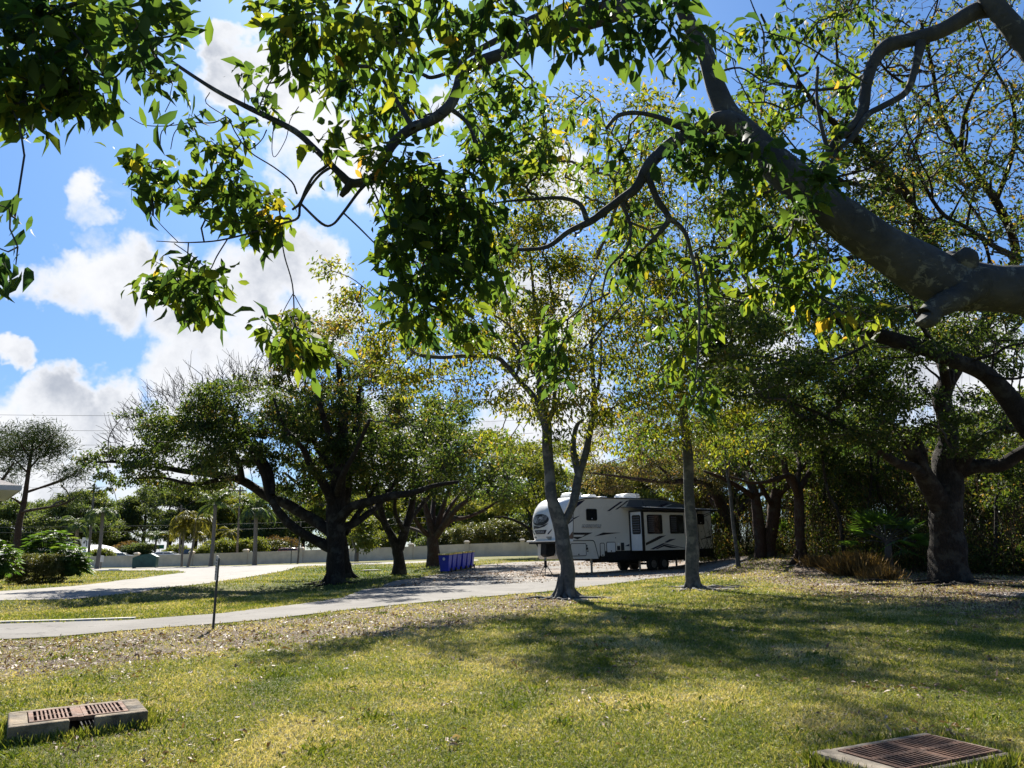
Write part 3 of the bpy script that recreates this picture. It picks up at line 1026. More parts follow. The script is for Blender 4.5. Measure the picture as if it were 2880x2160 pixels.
mb = MB().frustum([(-9, 0, ez), (0, 0, ez), (0, 9, ez), (-9, 9, ez)], [(-5.2, 3.9, ez + 1.5), (-3.8, 3.9, ez + 1.5), (-3.8, 5.1, ez + 1.5), (-5.2, 5.1, ez + 1.5)])
rf = mb.build("roof", M_SHING, hs)
mb = MB().box(-9, .03, -.03, .0, ez - .22, ez + .01).box(0.001, .03, .001, 9, ez - .22, ez + .01)
mb.build("fascia", M_FASC, hs)
MB().box(-9, -.004, .002, 9, ez - .20, ez - .17).build("soffit", M_SOFF, hs)
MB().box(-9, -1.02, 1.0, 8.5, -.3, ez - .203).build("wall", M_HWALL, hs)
wn = MB().box(-3.4, -2.0, .94, .998, 1.1, 2.7).build("window", M_FASC, hs)
MB().box(-3.3, -2.1, .92, .938, 1.2, 2.6).build("pane", M_GLASS, wn)

hp = P(300, 1556, 138)
hz = float(gz(hp[0], hp[1]))
h2 = thing("house", "low house with a bright white hip roof beyond the wall", "house", (hp[0], hp[1], hz), rad(4))
ez = P(300, 1557, 138)[2] - hz
rz_ = ez + 1.55
MB().frustum([(-7, -4.2, ez), (4.0, -4.2, ez), (4.0, 4.2, ez), (-7, 4.2, ez)], [(-3.2, -.1, rz_), (-1.0, -.1, rz_), (-1.0, .1, rz_), (-3.2, .1, rz_)]).build("roof", M_WROOF, h2)
MB().box(-6.3, 3.4, -3.6, 3.6, -.3, ez - .003).build("wall", M_HW2, h2)
for x in (-4.6, -1.5, 1.8):
    wn = MB().box(x - .7, x + .7, -3.68, -3.603, .9, ez - .3).build("window", M_WROOF, h2)
    MB().box(x - .6, x + .6, -3.70, -3.683, 1.0, ez - .4).build("pane", M_GLASS, wn)


# ------------------------------------------------------------------ cars beyond the wall
def car(name, label, px, Y, rz, col, suv=True):
    p = P(px, 1560, Y)
    t = thing(name, label, "car", (p[0], p[1], float(gz(p[0], p[1]))), rz, "cars beyond the wall")
    m = plain("paint", col, .25, var=.03, coat=.5)
    Lh, hh = 2.35, (1.72 if suv else 1.45)
    bod = [(-Lh, .35), (Lh, .35), (Lh, .75), (Lh - .15, .95), (1.0, 1.05), (-Lh + .1, 1.05), (-Lh, .9)]
    MB().prism_xz(bod, -.92, .92).build("body", m, t, bevel=.06)
    cab = [(-Lh + .15, 1.053), (1.05, 1.053), (.35, hh - .05), (-.1, hh), (-Lh + .6, hh), (-Lh + .3, hh - .1)]
    n = len(cab)
    mb = MB()
    mb.add([(x, -.88 + .14 * (z - 1.05), z) for x, z in cab] + [(x, .88 - .14 * (z - 1.05), z) for x, z in cab],
           [tuple(range(n)), tuple(range(2 * n - 1, n - 1, -1))] + [(i, i + n, (i + 1) % n + n, (i + 1) % n) for i in range(n)])
    mb.build("cabin", m, t, bevel=.04)
    for s in (-1, 1):
        for (xa, xb, xc, xd) in ((-Lh + .45, -.75, -.8, -Lh + .62), (-.65, .85, .30, -.65)):
            y = lambda z: s * (.895 - .14 * (z - 1.05))
            za, zb = 1.12, hh - .14
            MB().add([], []) if False else None
            mm = MB()
            mm.add([(xa, y(za), za), (xb, y(za), za), (xc, y(zb), zb), (xd, y(zb), zb)], [(0, 1, 2, 3)])
            mm.build("window", M_GLASS, t)
        for x in (-1.4, 1.4):
            wh = MB().cyl((x, s * .72, .34), (x, s * .94, .34), .34, k=20).build("wheel", M_TYRE, t)
            MB().cyl((x, s * .941, .34), (x, s * .952, .34), .2, k=14).build("rim", M_SIGNB, wh)
    mm = MB()
    mm.add([(.98, -.78, 1.09), (.98, .78, 1.09), (.40, .70, hh - .10), (.40, -.70, hh - .10)], [(0, 1, 2, 3)])
    for v in range(len(mm.V)):
        x, y, z = mm.V[v]
        mm.V[v] = (x + .035, y, z + .01)
    mm.build("windscreen", M_GLASS, t)
    return t


car("parked_car", "dark blue sport utility car passing beyond the wall behind the curved palms", 560, 122, rad(-4), (.02, .03, .05))
car("parked_car", "pale silver car half hidden by the wall below the white-roofed house", 345, 134, rad(8), (.45, .50, .52), False)
car("parked_car", "white car roof showing over the wall just right of the green dumpster", 478, 124, rad(0), (.7, .7, .7), False)
car("parked_car", "dark red car beyond the wall behind the thin lamp post", 826, 118, rad(3), (.16, .03, .04), False)

# ------------------------------------------------------------------ trees
GREY_BARK = barkmat("smooth_grey_bark", (0.038, 0.042, 0.045), (0.092, 0.093, 0.088), (2.5, 2.5, 2.5), 0.35, 0.85, (0.17, 0.165, 0.145), 0.012)
SHADE_GREY_BARK = barkmat("shade_toned_grey_bark", (0.022, 0.025, 0.028), (0.058, 0.060, 0.060), (2.5, 2.5, 2.5), 0.35, 0.8, (0.12, 0.115, 0.10), 0.012)  # same grey bark toned down: deep shade put into the colour
def nearbark():
    m, b = new_mat("shaded_weathered_bark")
    co = b.n('ShaderNodeTexCoord').outputs['Object']
    n1 = b.noise(co, 3.0, 8, .65, .5).outputs[0]
    n2 = b.noise(co, 22.0, 6, .7).outputs[0]
    c = b.ramp(n1, [(.3, (.020, .023, .027)), (.55, (.050, .053, .054)), (.72, (.085, .084, .076))])  # base tones darkened for the deep shade on the near tree
    li = b.smooth(b.noise(co, 7.0, 7, .7, .8).outputs[0], .56, .64)
    c = b.mix(b.math('MULTIPLY', li, .75), c, (.155, .16, .135))
    dk = b.smooth(b.noise(co, 5.0, 5, .65, 1.2).outputs[0], .60, .68)
    c = b.mix(b.math('MULTIPLY', dk, .7), c, (.014, .013, .012))
    wv_ = b.n('ShaderNodeTexWave', {'Vector': co, 'Scale': 2.2, 'Distortion': 9.0, 'Detail': 5.0, 'Detail Scale': 2.5}, wave_type='BANDS', bands_direction='X').outputs[1]
    h = b.math('ADD', b.math('MULTIPLY', wv_, .35), b.math('ADD', b.math('MULTIPLY', n2, .5), n1))
    bp = b.n('ShaderNodeBump', {'Strength': .7, 'Distance': .02, 'Height': h})
    p = b.n('ShaderNodeBsdfPrincipled', {'Base Color': c, 'Roughness': .85, 'Specular IOR Level': .25, 'Normal': bp.outputs[0]})
    finish(b, p.outputs[0])
    return m


NEAR_BARK = nearbark()
OAK_BARK = barkmat("rough_oak_bark", (0.013, 0.010, 0.008), (0.050, 0.040, 0.032), (7, 7, 1.4), 1.0, 0.95, (0.085, 0.08, 0.065), 0.05)
RED_BARK = barkmat("reddish_oak_bark", (0.032, 0.018, 0.013), (0.10, 0.062, 0.046), (7, 7, 1.6), 0.9, 0.95, (0.08, 0.07, 0.055), 0.03)
TWIG = barkmat("thin_twig_bark", (0.05, 0.04, 0.035), (0.13, 0.11, 0.095), (6, 6, 3), 0.3, 0.9)
PALM_BARK = barkmat("palm_bark", (0.12, 0.105, 0.09), (0.26, 0.23, 0.20), (2, 2, 14), 0.5, 0.95)
LF_BIG = leafmat("glossy_big_leaves", [(0.0, (0.014, 0.034, 0.018)), (0.5, (0.034, 0.060, 0.016)), (0.78, (0.075, 0.095, 0.016)), (0.92, (0.15, 0.13, 0.02)), (1.0, (0.17, 0.10, 0.03))], 0.56, 2.9, 0.6, 0.15)
LF_YEL = leafmat("yellowing_leaves", [(0.0, (0.03, 0.06, 0.014)), (0.4, (0.085, 0.105, 0.018)), (0.75, (0.125, 0.130, 0.024)), (1.0, (0.17, 0.115, 0.033))], 0.50, 2.4, 0.55, .25)
LF_OAK = leafmat("dark_oak_leaves", [(0.0, (0.018, 0.036, 0.015)), (0.55, (0.042, 0.064, 0.018)), (0.85, (0.080, 0.090, 0.026)), (1.0, (0.13, 0.09, 0.035))], 0.42, 2.7, 0.55, .25)
LF_OAK2 = leafmat("olive_brown_oak_leaves", [(0.0, (0.035, 0.045, 0.018)), (0.5, (0.075, 0.075, 0.032)), (0.85, (0.14, 0.115, 0.055)), (1.0, (0.17, 0.10, 0.055))], 0.38, 1.9, 0.55, .25)
LF_FAR = leafmat("far_tree_leaves", [(0.0, (0.040, 0.066, 0.032)), (0.6, (0.070, 0.100, 0.042)), (1.0, (0.12, 0.14, 0.055))], 0.42, 1.9, 0.6, .2)  # distance haze put into the colour as paler greens
LF_LIME = leafmat("pale_lime_leaves", [(0.0, (0.06, 0.09, 0.022)), (0.6, (0.12, 0.145, 0.035)), (1.0, (0.19, 0.185, 0.055))], 0.45, 1.5, 0.6, .2)
LF_PINE = leafmat("pine_needles", [(0.0, (0.022, 0.045, 0.020)), (0.7, (0.045, 0.07, 0.03)), (1.0, (0.09, 0.085, 0.04))], 0.25, 1.4, 0.6, .2)
LF_SHRUB = leafmat("shrub_leaves", [(0.0, (0.02, 0.05, 0.012)), (0.6, (0.045, 0.09, 0.018)), (1.0, (0.10, 0.14, 0.03))], 0.42, 2.4, 0.5, .3)
LF_HEDGE = leafmat("hedge_leaves", [(0.0, (0.04, 0.06, 0.02)), (0.6, (0.09, 0.105, 0.035)), (1.0, (0.16, 0.14, 0.06))], 0.35, 1.4, 0.5, .4)
LF_DRY = leafmat("dry_brown_stems", [(0.0, (0.07, 0.05, 0.03)), (0.6, (0.15, 0.10, 0.05)), (1.0, (0.26, 0.18, 0.09))], 0.25, 1.3, 0.8, .1)
LF_UNDER = leafmat("undergrowth_leaves", [(0.0, (0.016, 0.030, 0.010)), (0.55, (0.04, 0.065, 0.016)), (0.85, (0.085, 0.10, 0.025)), (1.0, (0.14, 0.095, 0.045))], 0.38, 2.2, 0.6, .2)


LDENS = 4.2


class Tree:
    def __init__(s, name, label, cat, base, D, bark, leafm, tmpl=LEAF_MID, group=None, seed=1, twigm=None):
        s.base = np.array(base, float)
        s.D = D
        s.o = thing(name, label, cat, s.base, 0, group)
        s.bark, s.leafm, s.tmpl, s.twigm = bark, leafm, tmpl, twigm or TWIG
        s.g = np.random.default_rng(seed)
        s.limbs = []
        s.dens = 1.0 if D < 10 else LDENS
        s.tg = []       # targets: pos, leafcount, spread, vmu
        s.NP, s.NL, s.NR = [], [], []

    def limb(s, pts, D=None, k=10, wob=0.05, root=False, minr=0.012, nper=5, join=None):
        """pts: (px, py, width_px[, depth offset])"""
        D = D or s.D
        pw = [P(q[0], q[1], D + (q[3] if len(q) > 3 else 0)) for q in pts]
        rw = [max(minr, q[2] * 0.5 * (D + (q[3] if len(q) > 3 else 0)) / F) for q in pts]
        return s.limb_w(pw, rw, k, wob, nper)

    def limb_w(s, pw, rw, k=10, wob=0.05, nper=5):
        pw = np.asarray(pw, float).copy()
        rw = np.asarray(rw, float)
        if len(pw) > 3:
            pw[1:-1] += s.g.normal(size=pw[1:-1].shape) * np.minimum(rw[1:-1, None] * .18, .02)
        pts = catmull(pw, nper)
        r = np.interp(np.linspace(0, 1, len(pts)), np.linspace(0, 1, len(rw)), rw)
        L_ = np.concatenate([[0], np.cumsum(np.linalg.norm(np.diff(pts, axis=0), axis=1))])
        r = r * (1 + .03 * np.sin(np.arange(len(r)) * .9 + s.g.uniform(0, 6)))
        s.limbs.append((pts, r, k, wob))
        st = max(1, int(0.25 * max(1.0, s.D / 25) / max(1e-3, L_[-1] / len(pts))))
        for i in range(0, len(pts), st):
            s.NP.append(pts[i])
            s.NR.append(r[i])
            s.NL.append(np.linalg.norm(pts[i] - s.base))
        return pts

    def wander(s, n, zmin, L=(1.5, 4.0), r0=.035, up=.5, box=None, k=6, curve=.26):
        """crooked side limbs growing out of the limbs already there"""
        cand = [(p, r) for (pts, rl, _, _) in s.limbs for p, r in zip(pts[3:], rl[3:]) if p[2] > zmin and r > .009 and (box is None or box(p))]
        for i in range(n):
            p, r = cand[s.g.integers(len(cand))]
            d = unit(1, s.g)[0] + np.array([0, 0, up])
            d /= np.linalg.norm(d)
            ln = s.g.uniform(*L)
            q, pts = p.copy(), [p.copy()]
            for j in range(6):
                d = d + s.g.normal(size=3) * curve + np.array([0, 0, .10])
                d /= np.linalg.norm(d)
                q = q + d * ln / 6
                pts.append(q.copy())
            rr = min(r * .75, r0 * s.g.uniform(.5, 1.2))
            s.limb_w(pts, np.linspace(rr, .007, 7), k, .05, 3)

    def flare(s, r, h=0.9, n=6, zoff=0.0, spread=1.9, roots=0, seed=0, rlen=2.0):
        """buttress roots running out of the trunk foot"""
        g = np.random.default_rng(seed + 5)
        for i in range(n):
            a = i * 2 * math.pi / n + g.uniform(-.3, .3)
            d = np.array([math.cos(a), math.sin(a), 0])
            R1 = r * spread * g.uniform(.8, 1.2)
            e = s.base + d * R1
            e[2] = float(gz(e[0], e[1])) - .05
            s.limbs.append((catmull([s.base + d * r * .45 + [0, 0, h], s.base + d * r * .85 + [0, 0, h * .35], e], 5), np.interp(np.linspace(0, 1, 11), [0, .5, 1], [r * .35, r * .36, r * .16]), 8, .08))
        for i in range(roots):
            a = g.uniform(0, 2 * math.pi)
            q = s.base + np.array([math.cos(a), math.sin(a), 0]) * r * 1.1
            pts = []
            for j in range(6):
                z = float(gz(q[0], q[1]))
                pts.append([q[0], q[1], z + g.uniform(-.03, .05) * (1 if j else 2)])
                a += g.uniform(-.5, .5)
                q = q + np.array([math.cos(a), math.sin(a), 0]) * rlen / 5
            s.limbs.append((catmull(pts, 4), np.linspace(r * .22, r * .05, 21), 7, .1))

    def blob(s, px, py, rx, ry, n, dd=0.0, rd=None, lv=12, sp=None, vm=0.4, vs=0.22, D=None, w=False):
        """n twig ends in an ellipsoid centred on a pixel and depth; lv leaves on each"""
        D = (D or s.D) + dd
        c = P(px, py, D)
        sx, sz = rx * D / F, ry * D / F
        sy = (rd if rd is not None else (sx + sz) * .5)
        u = unit(n, s.g) * (s.g.uniform(0.1, 1, (n, 1)) ** 0.45)
        p = c + u * np.array([sx, sy, sz])
        for q in p:
            s.tg.append((q, lv, sp if sp is not None else 0.22 * min(1.6, D / 20), vm, vs))

    def blobw(s, c, r, n, lv=12, sp=.3, vm=.4, vs=.22):
        u = unit(n, s.g) * (s.g.uniform(0.1, 1, (n, 1)) ** 0.45)
        for q in np.asarray(c) + u * np.asarray(r):
            s.tg.append((q, lv, sp, vm, vs))

    def build(s, leaf=0.11, droop=0.25, tip=0.006, pw=0.48, up=0.5, sag=0.06, along=0.5, wid=1.0, lvar=0.3, outw=0.5, alpha=0.12):
        g = s.g
        nl = len(s.NP)
        pos = np.zeros((nl + 4 * len(s.tg), 3))
        pl = np.zeros(len(pos))
        rr0 = np.full(len(pos), 1e9)
        pos[:nl] = s.NP
        pl[:nl] = s.NL
        rr0[:nl] = s.NR
        par = np.full(len(pos), -1)
        cnt = np.zeros(len(pos))
        n = nl
        T = np.array([t[0] for t in s.tg]) if s.tg else np.zeros((0, 3))
        d0 = np.array([np.min(np.linalg.norm(pos[:nl] - t, axis=1)) for t in T]) if len(T) else np.zeros(0)
        order = np.argsort(d0)
        TP, IDX = [], []
        scale = max(0.3, s.D / 25)
        lead = np.zeros((len(T), 3))
        for i in order:
            t = T[i]
            dist = np.linalg.norm(pos[:n] - t, axis=1)
            cost = dist + alpha * pl[:n]
            a = int(np.argmin(cost))
            seg = t - pos[a]
            Ls = np.linalg.norm(seg) + 1e-6
            up_ = np.array([0, 0, 1.0])
            m = []
            for q in (.3, .62):
                m.append(pos[a] + seg * q + g.normal(size=3) * Ls * .08 + up_ * Ls * sag * 4 * q * (1 - q))
            chain = [pos[a], m[0], m[1], t]
            prev = a
            ids = [a]
            for q in chain[1:]:
                pos[n] = q
                pl[n] = pl[prev] + np.linalg.norm(q - pos[prev])
                par[n] = prev
                ids.append(n)
                prev = n
                n += 1
            cnt[prev] += 1
            IDX.append(ids)
            lead[i] = t - m[1]
        for k in range(n - 1, nl - 1, -1):
            if par[k] >= 0:
                cnt[par[k]] += cnt[k]
        r = tip * np.maximum(cnt, 1) ** pw
        # ---- limbs
        A = Acc()
        for (pts, rl, k, wob) in s.limbs:
            V, Qd, Tr = tube(pts, rl, k, wob, g)
            A.add(V, Qd, Tr)
        nlim = len(np.vstack(A.Q)) if A.Q else 0
        nlt = len(np.vstack(A.T)) if A.T else 0
        nq2 = 0
        if IDX:
            IDX = np.array(IDX)
            Pp = pos[IDX]
            Rr = r[IDX].copy()
            Rr[:, 0] = np.minimum(np.minimum(Rr[:, 1] * 1.15, r[IDX[:, 0]]), rr0[IDX[:, 0]] * .8)
            Rr[:, 0] = np.maximum(Rr[:, 0], Rr[:, 1] * .9)
            V, Qd = tubes_batch(Pp, Rr, 5 if s.D < 12 else 4)
            A.add(V, Qd)
            nq2 = len(Qd)
        tr_ = A.build("trunk", s.bark, s.o, s.base)
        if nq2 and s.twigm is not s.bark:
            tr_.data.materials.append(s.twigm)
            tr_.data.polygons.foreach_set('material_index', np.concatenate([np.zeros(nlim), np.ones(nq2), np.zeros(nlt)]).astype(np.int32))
        # ---- leaves
        lp, ld, lu, lvv = [], [], [], []
        cen = T.mean(0) if len(T) else s.base
        for i, (t, m, spd, vm, vs) in enumerate(s.tg):
            if m <= 0:
                continue
            m = max(1, int(m * s.dens * g.uniform(.6, 1.4)))
            L_ = lead[i]
            q = t - L_ * (g.uniform(0, 1, (m, 1)) ** 1.5) * along + g.normal(size=(m, 3)) * spd * (np.array([1.15, 1.15, .6]) if s.dens > 1 else 1) * np.array([1, 1, .8])
            out = L_ / (np.linalg.norm(L_) + 1e-6)
            d = unit(m, g) + out * outw + np.array([0, 0, -droop * 2])
            lp.append(q)
            ld.append(d)
            lu.append(unit(m, g) * .8 + np.array([0, 0, up * 2]))
            clv = vm + g.normal() * vs * .6
            lvv.append(np.clip(clv + g.normal(size=m) * vs, 0, 1))
        if lp:
            lp, ld, lu, lvv = map(np.concatenate, (lp, ld, lu, lvv))
            sz = leaf * (1 + lvar * g.normal(size=len(lp))).clip(.5, 1.7)
            leaves("crown", lp, ld, lu, sz, s.tmpl, lvv, s.leafm, s.o, s.base, wid * g.uniform(.65, 1.2, len(lp)), g.normal(1.2, 1.1, len(lp)))
        return s.o


# ---- the near tree whose trunk leans in from the right and whose boughs hang over the camera
t = Tree("shade_tree", "near grey-barked tree leaning in from the right edge, its big-leaved boughs hanging over the top", "tree", (6.6, 5.6, 0), 5.4, NEAR_BARK, LF_BIG, LEAF_BIG, seed=11, twigm=SHADE_GREY_BARK)
t.limb_w([(6.6, 5.6, -.2), (6.5, 5.6, 1.2), (5.9, 5.5, 2.5), P(3120, 885, 5.45), P(2990, 845, 5.4), P(2880, 818, 5.4), P(2760, 803, 5.4), P(2660, 785, 5.4), P(2500, 690, 5.4), P(2350, 590, 5.4), P(2200, 478, 5.4), P(2100, 385, 5.4), P(2040, 325, 5.4)],
         [.30, .27, .24, .22, .205, .172, .18, .195, .158, .140, .132, .108, .098], 18, .025, 6)
t.limb([(2060, 350, 78), (2030, 300, 70), (2000, 220, 56), (1985, 160, 50), (1950, 80, 46), (1915, 0, 44), (1890, -90, 42), (1850, -220, 38), (1830, -450, 26), (1800, -700, 8)], 5.4, 14, .03)
t.limb([(2090, 385, 80), (2030, 350, 60), (1960, 366, 42), (1905, 395, 46), (1850, 440, 38), (1815, 480, 36), (1785, 525, 30), (1740, 562, 25), (1690, 600, 23), (1655, 622, 21), (1600, 652, 16), (1540, 690, 14), (1480, 703, 11), (1420, 700, 8)], 5.4, 12, .04)
t.limb([(1818, 485, 26), (1850, 560, 20), (1880, 612, 18), (1862, 645, 15), (1820, 690, 9)], 5.4, 10)
t.limb([(1880, 612, 16), (1925, 650, 13), (1948, 720, 11), (1960, 790, 9), (1968, 880, 8), (1965, 980, 6), (1955, 1080, 4)], 5.4, 8, minr=.004)
t.limb([(1990, 370, 34), (1905, 352, 26), (1850, 330, 15), (1790, 315, 14), (1740, 325, 13), (1705, 362, 10)], 5.35, 10)
t.limb([(1652, 622, 18), (1630, 575, 13), (1575, 556, 12), (1500, 560, 10), (1430, 566, 7), (1370, 575, 5)], 5.4, 8, minr=.004)
t.limb([(1745, 560, 14), (1775, 640, 10), (1760, 700, 8), (1710, 760, 7), (1690, 850, 5)], 5.5, 8, minr=.004)
t.limb([(2740, 800, 96), (2680, 838, 74), (2630, 868, 66), (2604, 885, 63), (2598, 889, 60)], 5.3, 14, .03)
t.limb([(2720, 770, 60), (2700, 738, 84), (2690, 722, 70), (2686, 708, 20)], 5.33, 12, .03)
t.limb([(2100, 370, 60), (2040, 345, 84), (2010, 350, 60), (2000, 356, 14)], 5.33, 12, .05)
# right hand limb out of the same trunk, outside the frame
t.limb_w([(5.9, 5.5, 2.5), (5.4, 5.4, 3.6), P(3060, 260, 5.5), P(2940, 180, 5.4), P(2870, 110, 5.4), P(2800, 25, 5.4), P(2740, -90, 5.4), P(2640, -300, 5.4), P(2560, -520, 5.4)], [.2, .13, .10, .09, .082, .075, .06, .04, .012], 14, .03)
t.limb([(2810, 20, 64), (2740, 32, 54), (2640, 88, 50), (2560, 108, 46), (2495, 125, 44), (2462, 165, 38), (2440, 230, 36), (2428, 300, 32), (2400, 350, 27), (2352, 395, 23), (2325, 440, 19), (2290, 500, 12), (2270, 560, 8)], 5.5, 12, .04)
t.limb([(2590, 118, 30), (2572, 195, 24), (2545, 258, 22), (2480, 300, 20), (2440, 322, 18), (2395, 388, 17), (2350, 430, 13), (2330, 480, 8)], 5.45, 10)
t.limb([(2330, 430, 15), (2308, 350, 12), (2296, 270, 9), (2300, 190, 6)], 5.5, 8)
# unseen rest of its crown over and behind the camera, added to cut skylight
for (cx, cy, cz, rx_, n_) in ((1.5, 1.5, 6.2, 2.2, 60), (4.5, 2.5, 7.0, 2.2, 60), (8.5, 4.0, 6.0, 2.0, 40), (3.0, -1.0, 6.0, 2.2, 50), (-1.5, 0.0, 5.6, 1.8, 40), (6.5, 0.5, 6.4, 2.2, 50)):
    t.blobw((cx, cy, cz), (rx_, rx_, rx_ * .5), n_, 12, sp=.2, vm=.35)
t.limb_w([(6.0, 5.5, 2.4), (5.6, 4.2, 4.2), (4.6, 2.6, 5.6), (3.0, 0.6, 6.2), (0.5, -.4, 6.2)], [.17, .13, .10, .07, .03], 10)
t.limb_w([(6.1, 5.5, 2.4), (6.8, 5.4, 4.6), (6.6, 6.0, 6.4), (6.2, 6.6, 8.2)], [.17, .12, .08, .03], 10)
# the overhead bough
t.limb([(1862, -180, 54, .5), (1850, -90, 52, .4), (1810, -10, 50, .2), (1730, 40, 47), (1570, 90, 42), (1440, 140, 37), (1350, 178, 37), (1308, 204, 37), (1288, 250, 36), (1262, 302, 36), (1212, 340, 34), (1160, 364, 33), (1108, 400, 31), (1080, 448, 30), (1060, 490, 30), (1030, 512, 29), (985, 512, 27), (955, 488, 23), (925, 460, 20), (880, 412, 20), (830, 370, 19), (760, 330, 18), (690, 295, 16), (620, 260, 14), (560, 225, 12), (470, 165, 9), (400, 120, 7)], 4.9, 12, .03, nper=4)
t.limb([(990, 512, 26), (972, 535, 24), (960, 552, 14)], 4.9, 10)
t.limb([(1162, 362, 20), (1140, 325, 17), (1100, 262, 13), (1060, 205, 11), (1020, 168, 9), (960, 120, 7)], 4.8, 8)
t.limb([(1800, 0, 34, .7), (1700, 20, 31, .4), (1620, 32, 30, .1), (1510, 48, 28), (1440, 90, 24), (1385, 122, 19), (1310, 158, 16), (1270, 200, 14), (1215, 215, 11), (1180, 205, 9), (1090, 190, 7), (960, 185, 5)], 4.4, 9)
t.limb([(1265, 305, 16), (1310, 340, 12), (1340, 400, 10), (1355, 470, 8), (1380, 520, 6)], 5.0, 8)
t.limb([(1850, -190, 38, 1.55), (1820, -120, 32, .8), (1700, -20, 24), (1500, -20, 20), (1200, -30, 16), (900, 0, 12), (800, 40, 8)], 3.8, 8)
t.limb([(1200, -30, 16), (800, -60, 14), (400, -30, 12), (150, 30, 9), (60, 120, 6)], 3.6, 8)
t.limb([(400, -30, 9), (410, 60, 7), (440, 130, 5)], 3.6, 6, minr=.003)
t.limb([(150, 30, 8), (230, 120, 7), (300, 215, 6), (345, 200, 5), (385, 130, 4)], 3.6, 6, minr=.003)
# thin crooked twigs on the left
for pts in ([(925, 462, 10), (885, 492, 9), (860, 530, 9), (845, 572, 9), (822, 590, 7)], [(935, 468, 9), (900, 492, 8), (870, 530, 8), (845, 575, 8), (838, 612, 8), (795, 628, 7), (720, 650, 6), (620, 675, 5), (530, 682, 4), (440, 678, 2)],
            [(845, 572, 8), (905, 628, 8), (935, 632, 7), (962, 602, 8), (1005, 545, 10), (1030, 515, 12)], [(965, 598, 6), (1010, 640, 5), (1060, 690, 4), (1100, 730, 3)],
            [(835, 545, 6), (820, 510, 5), (770, 470, 4), (700, 425, 4), (660, 370, 4), (640, 330, 5), (600, 345, 4), (540, 345, 4), (490, 352, 3), (440, 355, 3), (400, 350, 2), (365, 330, 2)],
            [(490, 345, 4), (455, 370, 3), (450, 420, 3)], [(515, 345, 3), (490, 375, 3), (480, 420, 2)], [(680, 380, 4), (700, 420, 4), (735, 395, 3), (750, 365, 4)],
            [(790, 655, 4), (800, 720, 4), (822, 800, 4), (828, 890, 4), (830, 930, 3)], [(825, 825, 3), (800, 870, 2), (790, 900, 2)], [(828, 830, 3), (850, 870, 2), (865, 890, 2)],
            [(530, 682, 4), (528, 720, 4), (530, 760, 4)], [(640, 672, 4), (610, 720, 4), (590, 760, 3), (560, 780, 3)], [(500, 680, 2), (460, 640, 2), (420, 595, 2)], [(490, 685, 3), (540, 720, 3), (570, 745, 3)],
            [(640, 330, 3), (580, 290, 3), (590, 260, 2)], [(770, 350, 3), (765, 420, 2), (775, 440, 2), (805, 390, 2), (815, 340, 2), (840, 300, 2)], [(730, 300, 5), (760, 230, 4), (800, 190, 4)],
            [(1080, 450, 6), (1150, 470, 5), (1230, 460, 4)], [(1040, 512, 8), (1130, 520, 7), (1220, 540, 6), (1320, 560, 5)], [(1040, 515, 6), (1080, 600, 5), (1120, 680, 4), (1180, 760, 4), (1200, 860, 3)],
            [(2300, 520, 6), (2250, 560, 5), (2230, 640, 4), (2200, 760, 4), (2180, 860, 3)], [(2250, 560, 5), (2290, 660, 4), (2310, 760, 3), (2380, 880, 2)], [(2440, 235, 8), (2350, 180, 6), (2250, 120, 5), (2150, 90, 4)], [(2000, 210, 8), (2080, 190, 6), (2150, 230, 5), (2250, 250, 4)],
            [(2350, 590, 12), (2290, 540, 9), (2260, 540, 6)], [(2120, 400, 12), (2080, 440, 8), (2060, 480, 6)]):
    t.limb(pts, 4.8 if pts[0][0] < 1500 else 5.35, 6, .04, minr=.0028, nper=4)
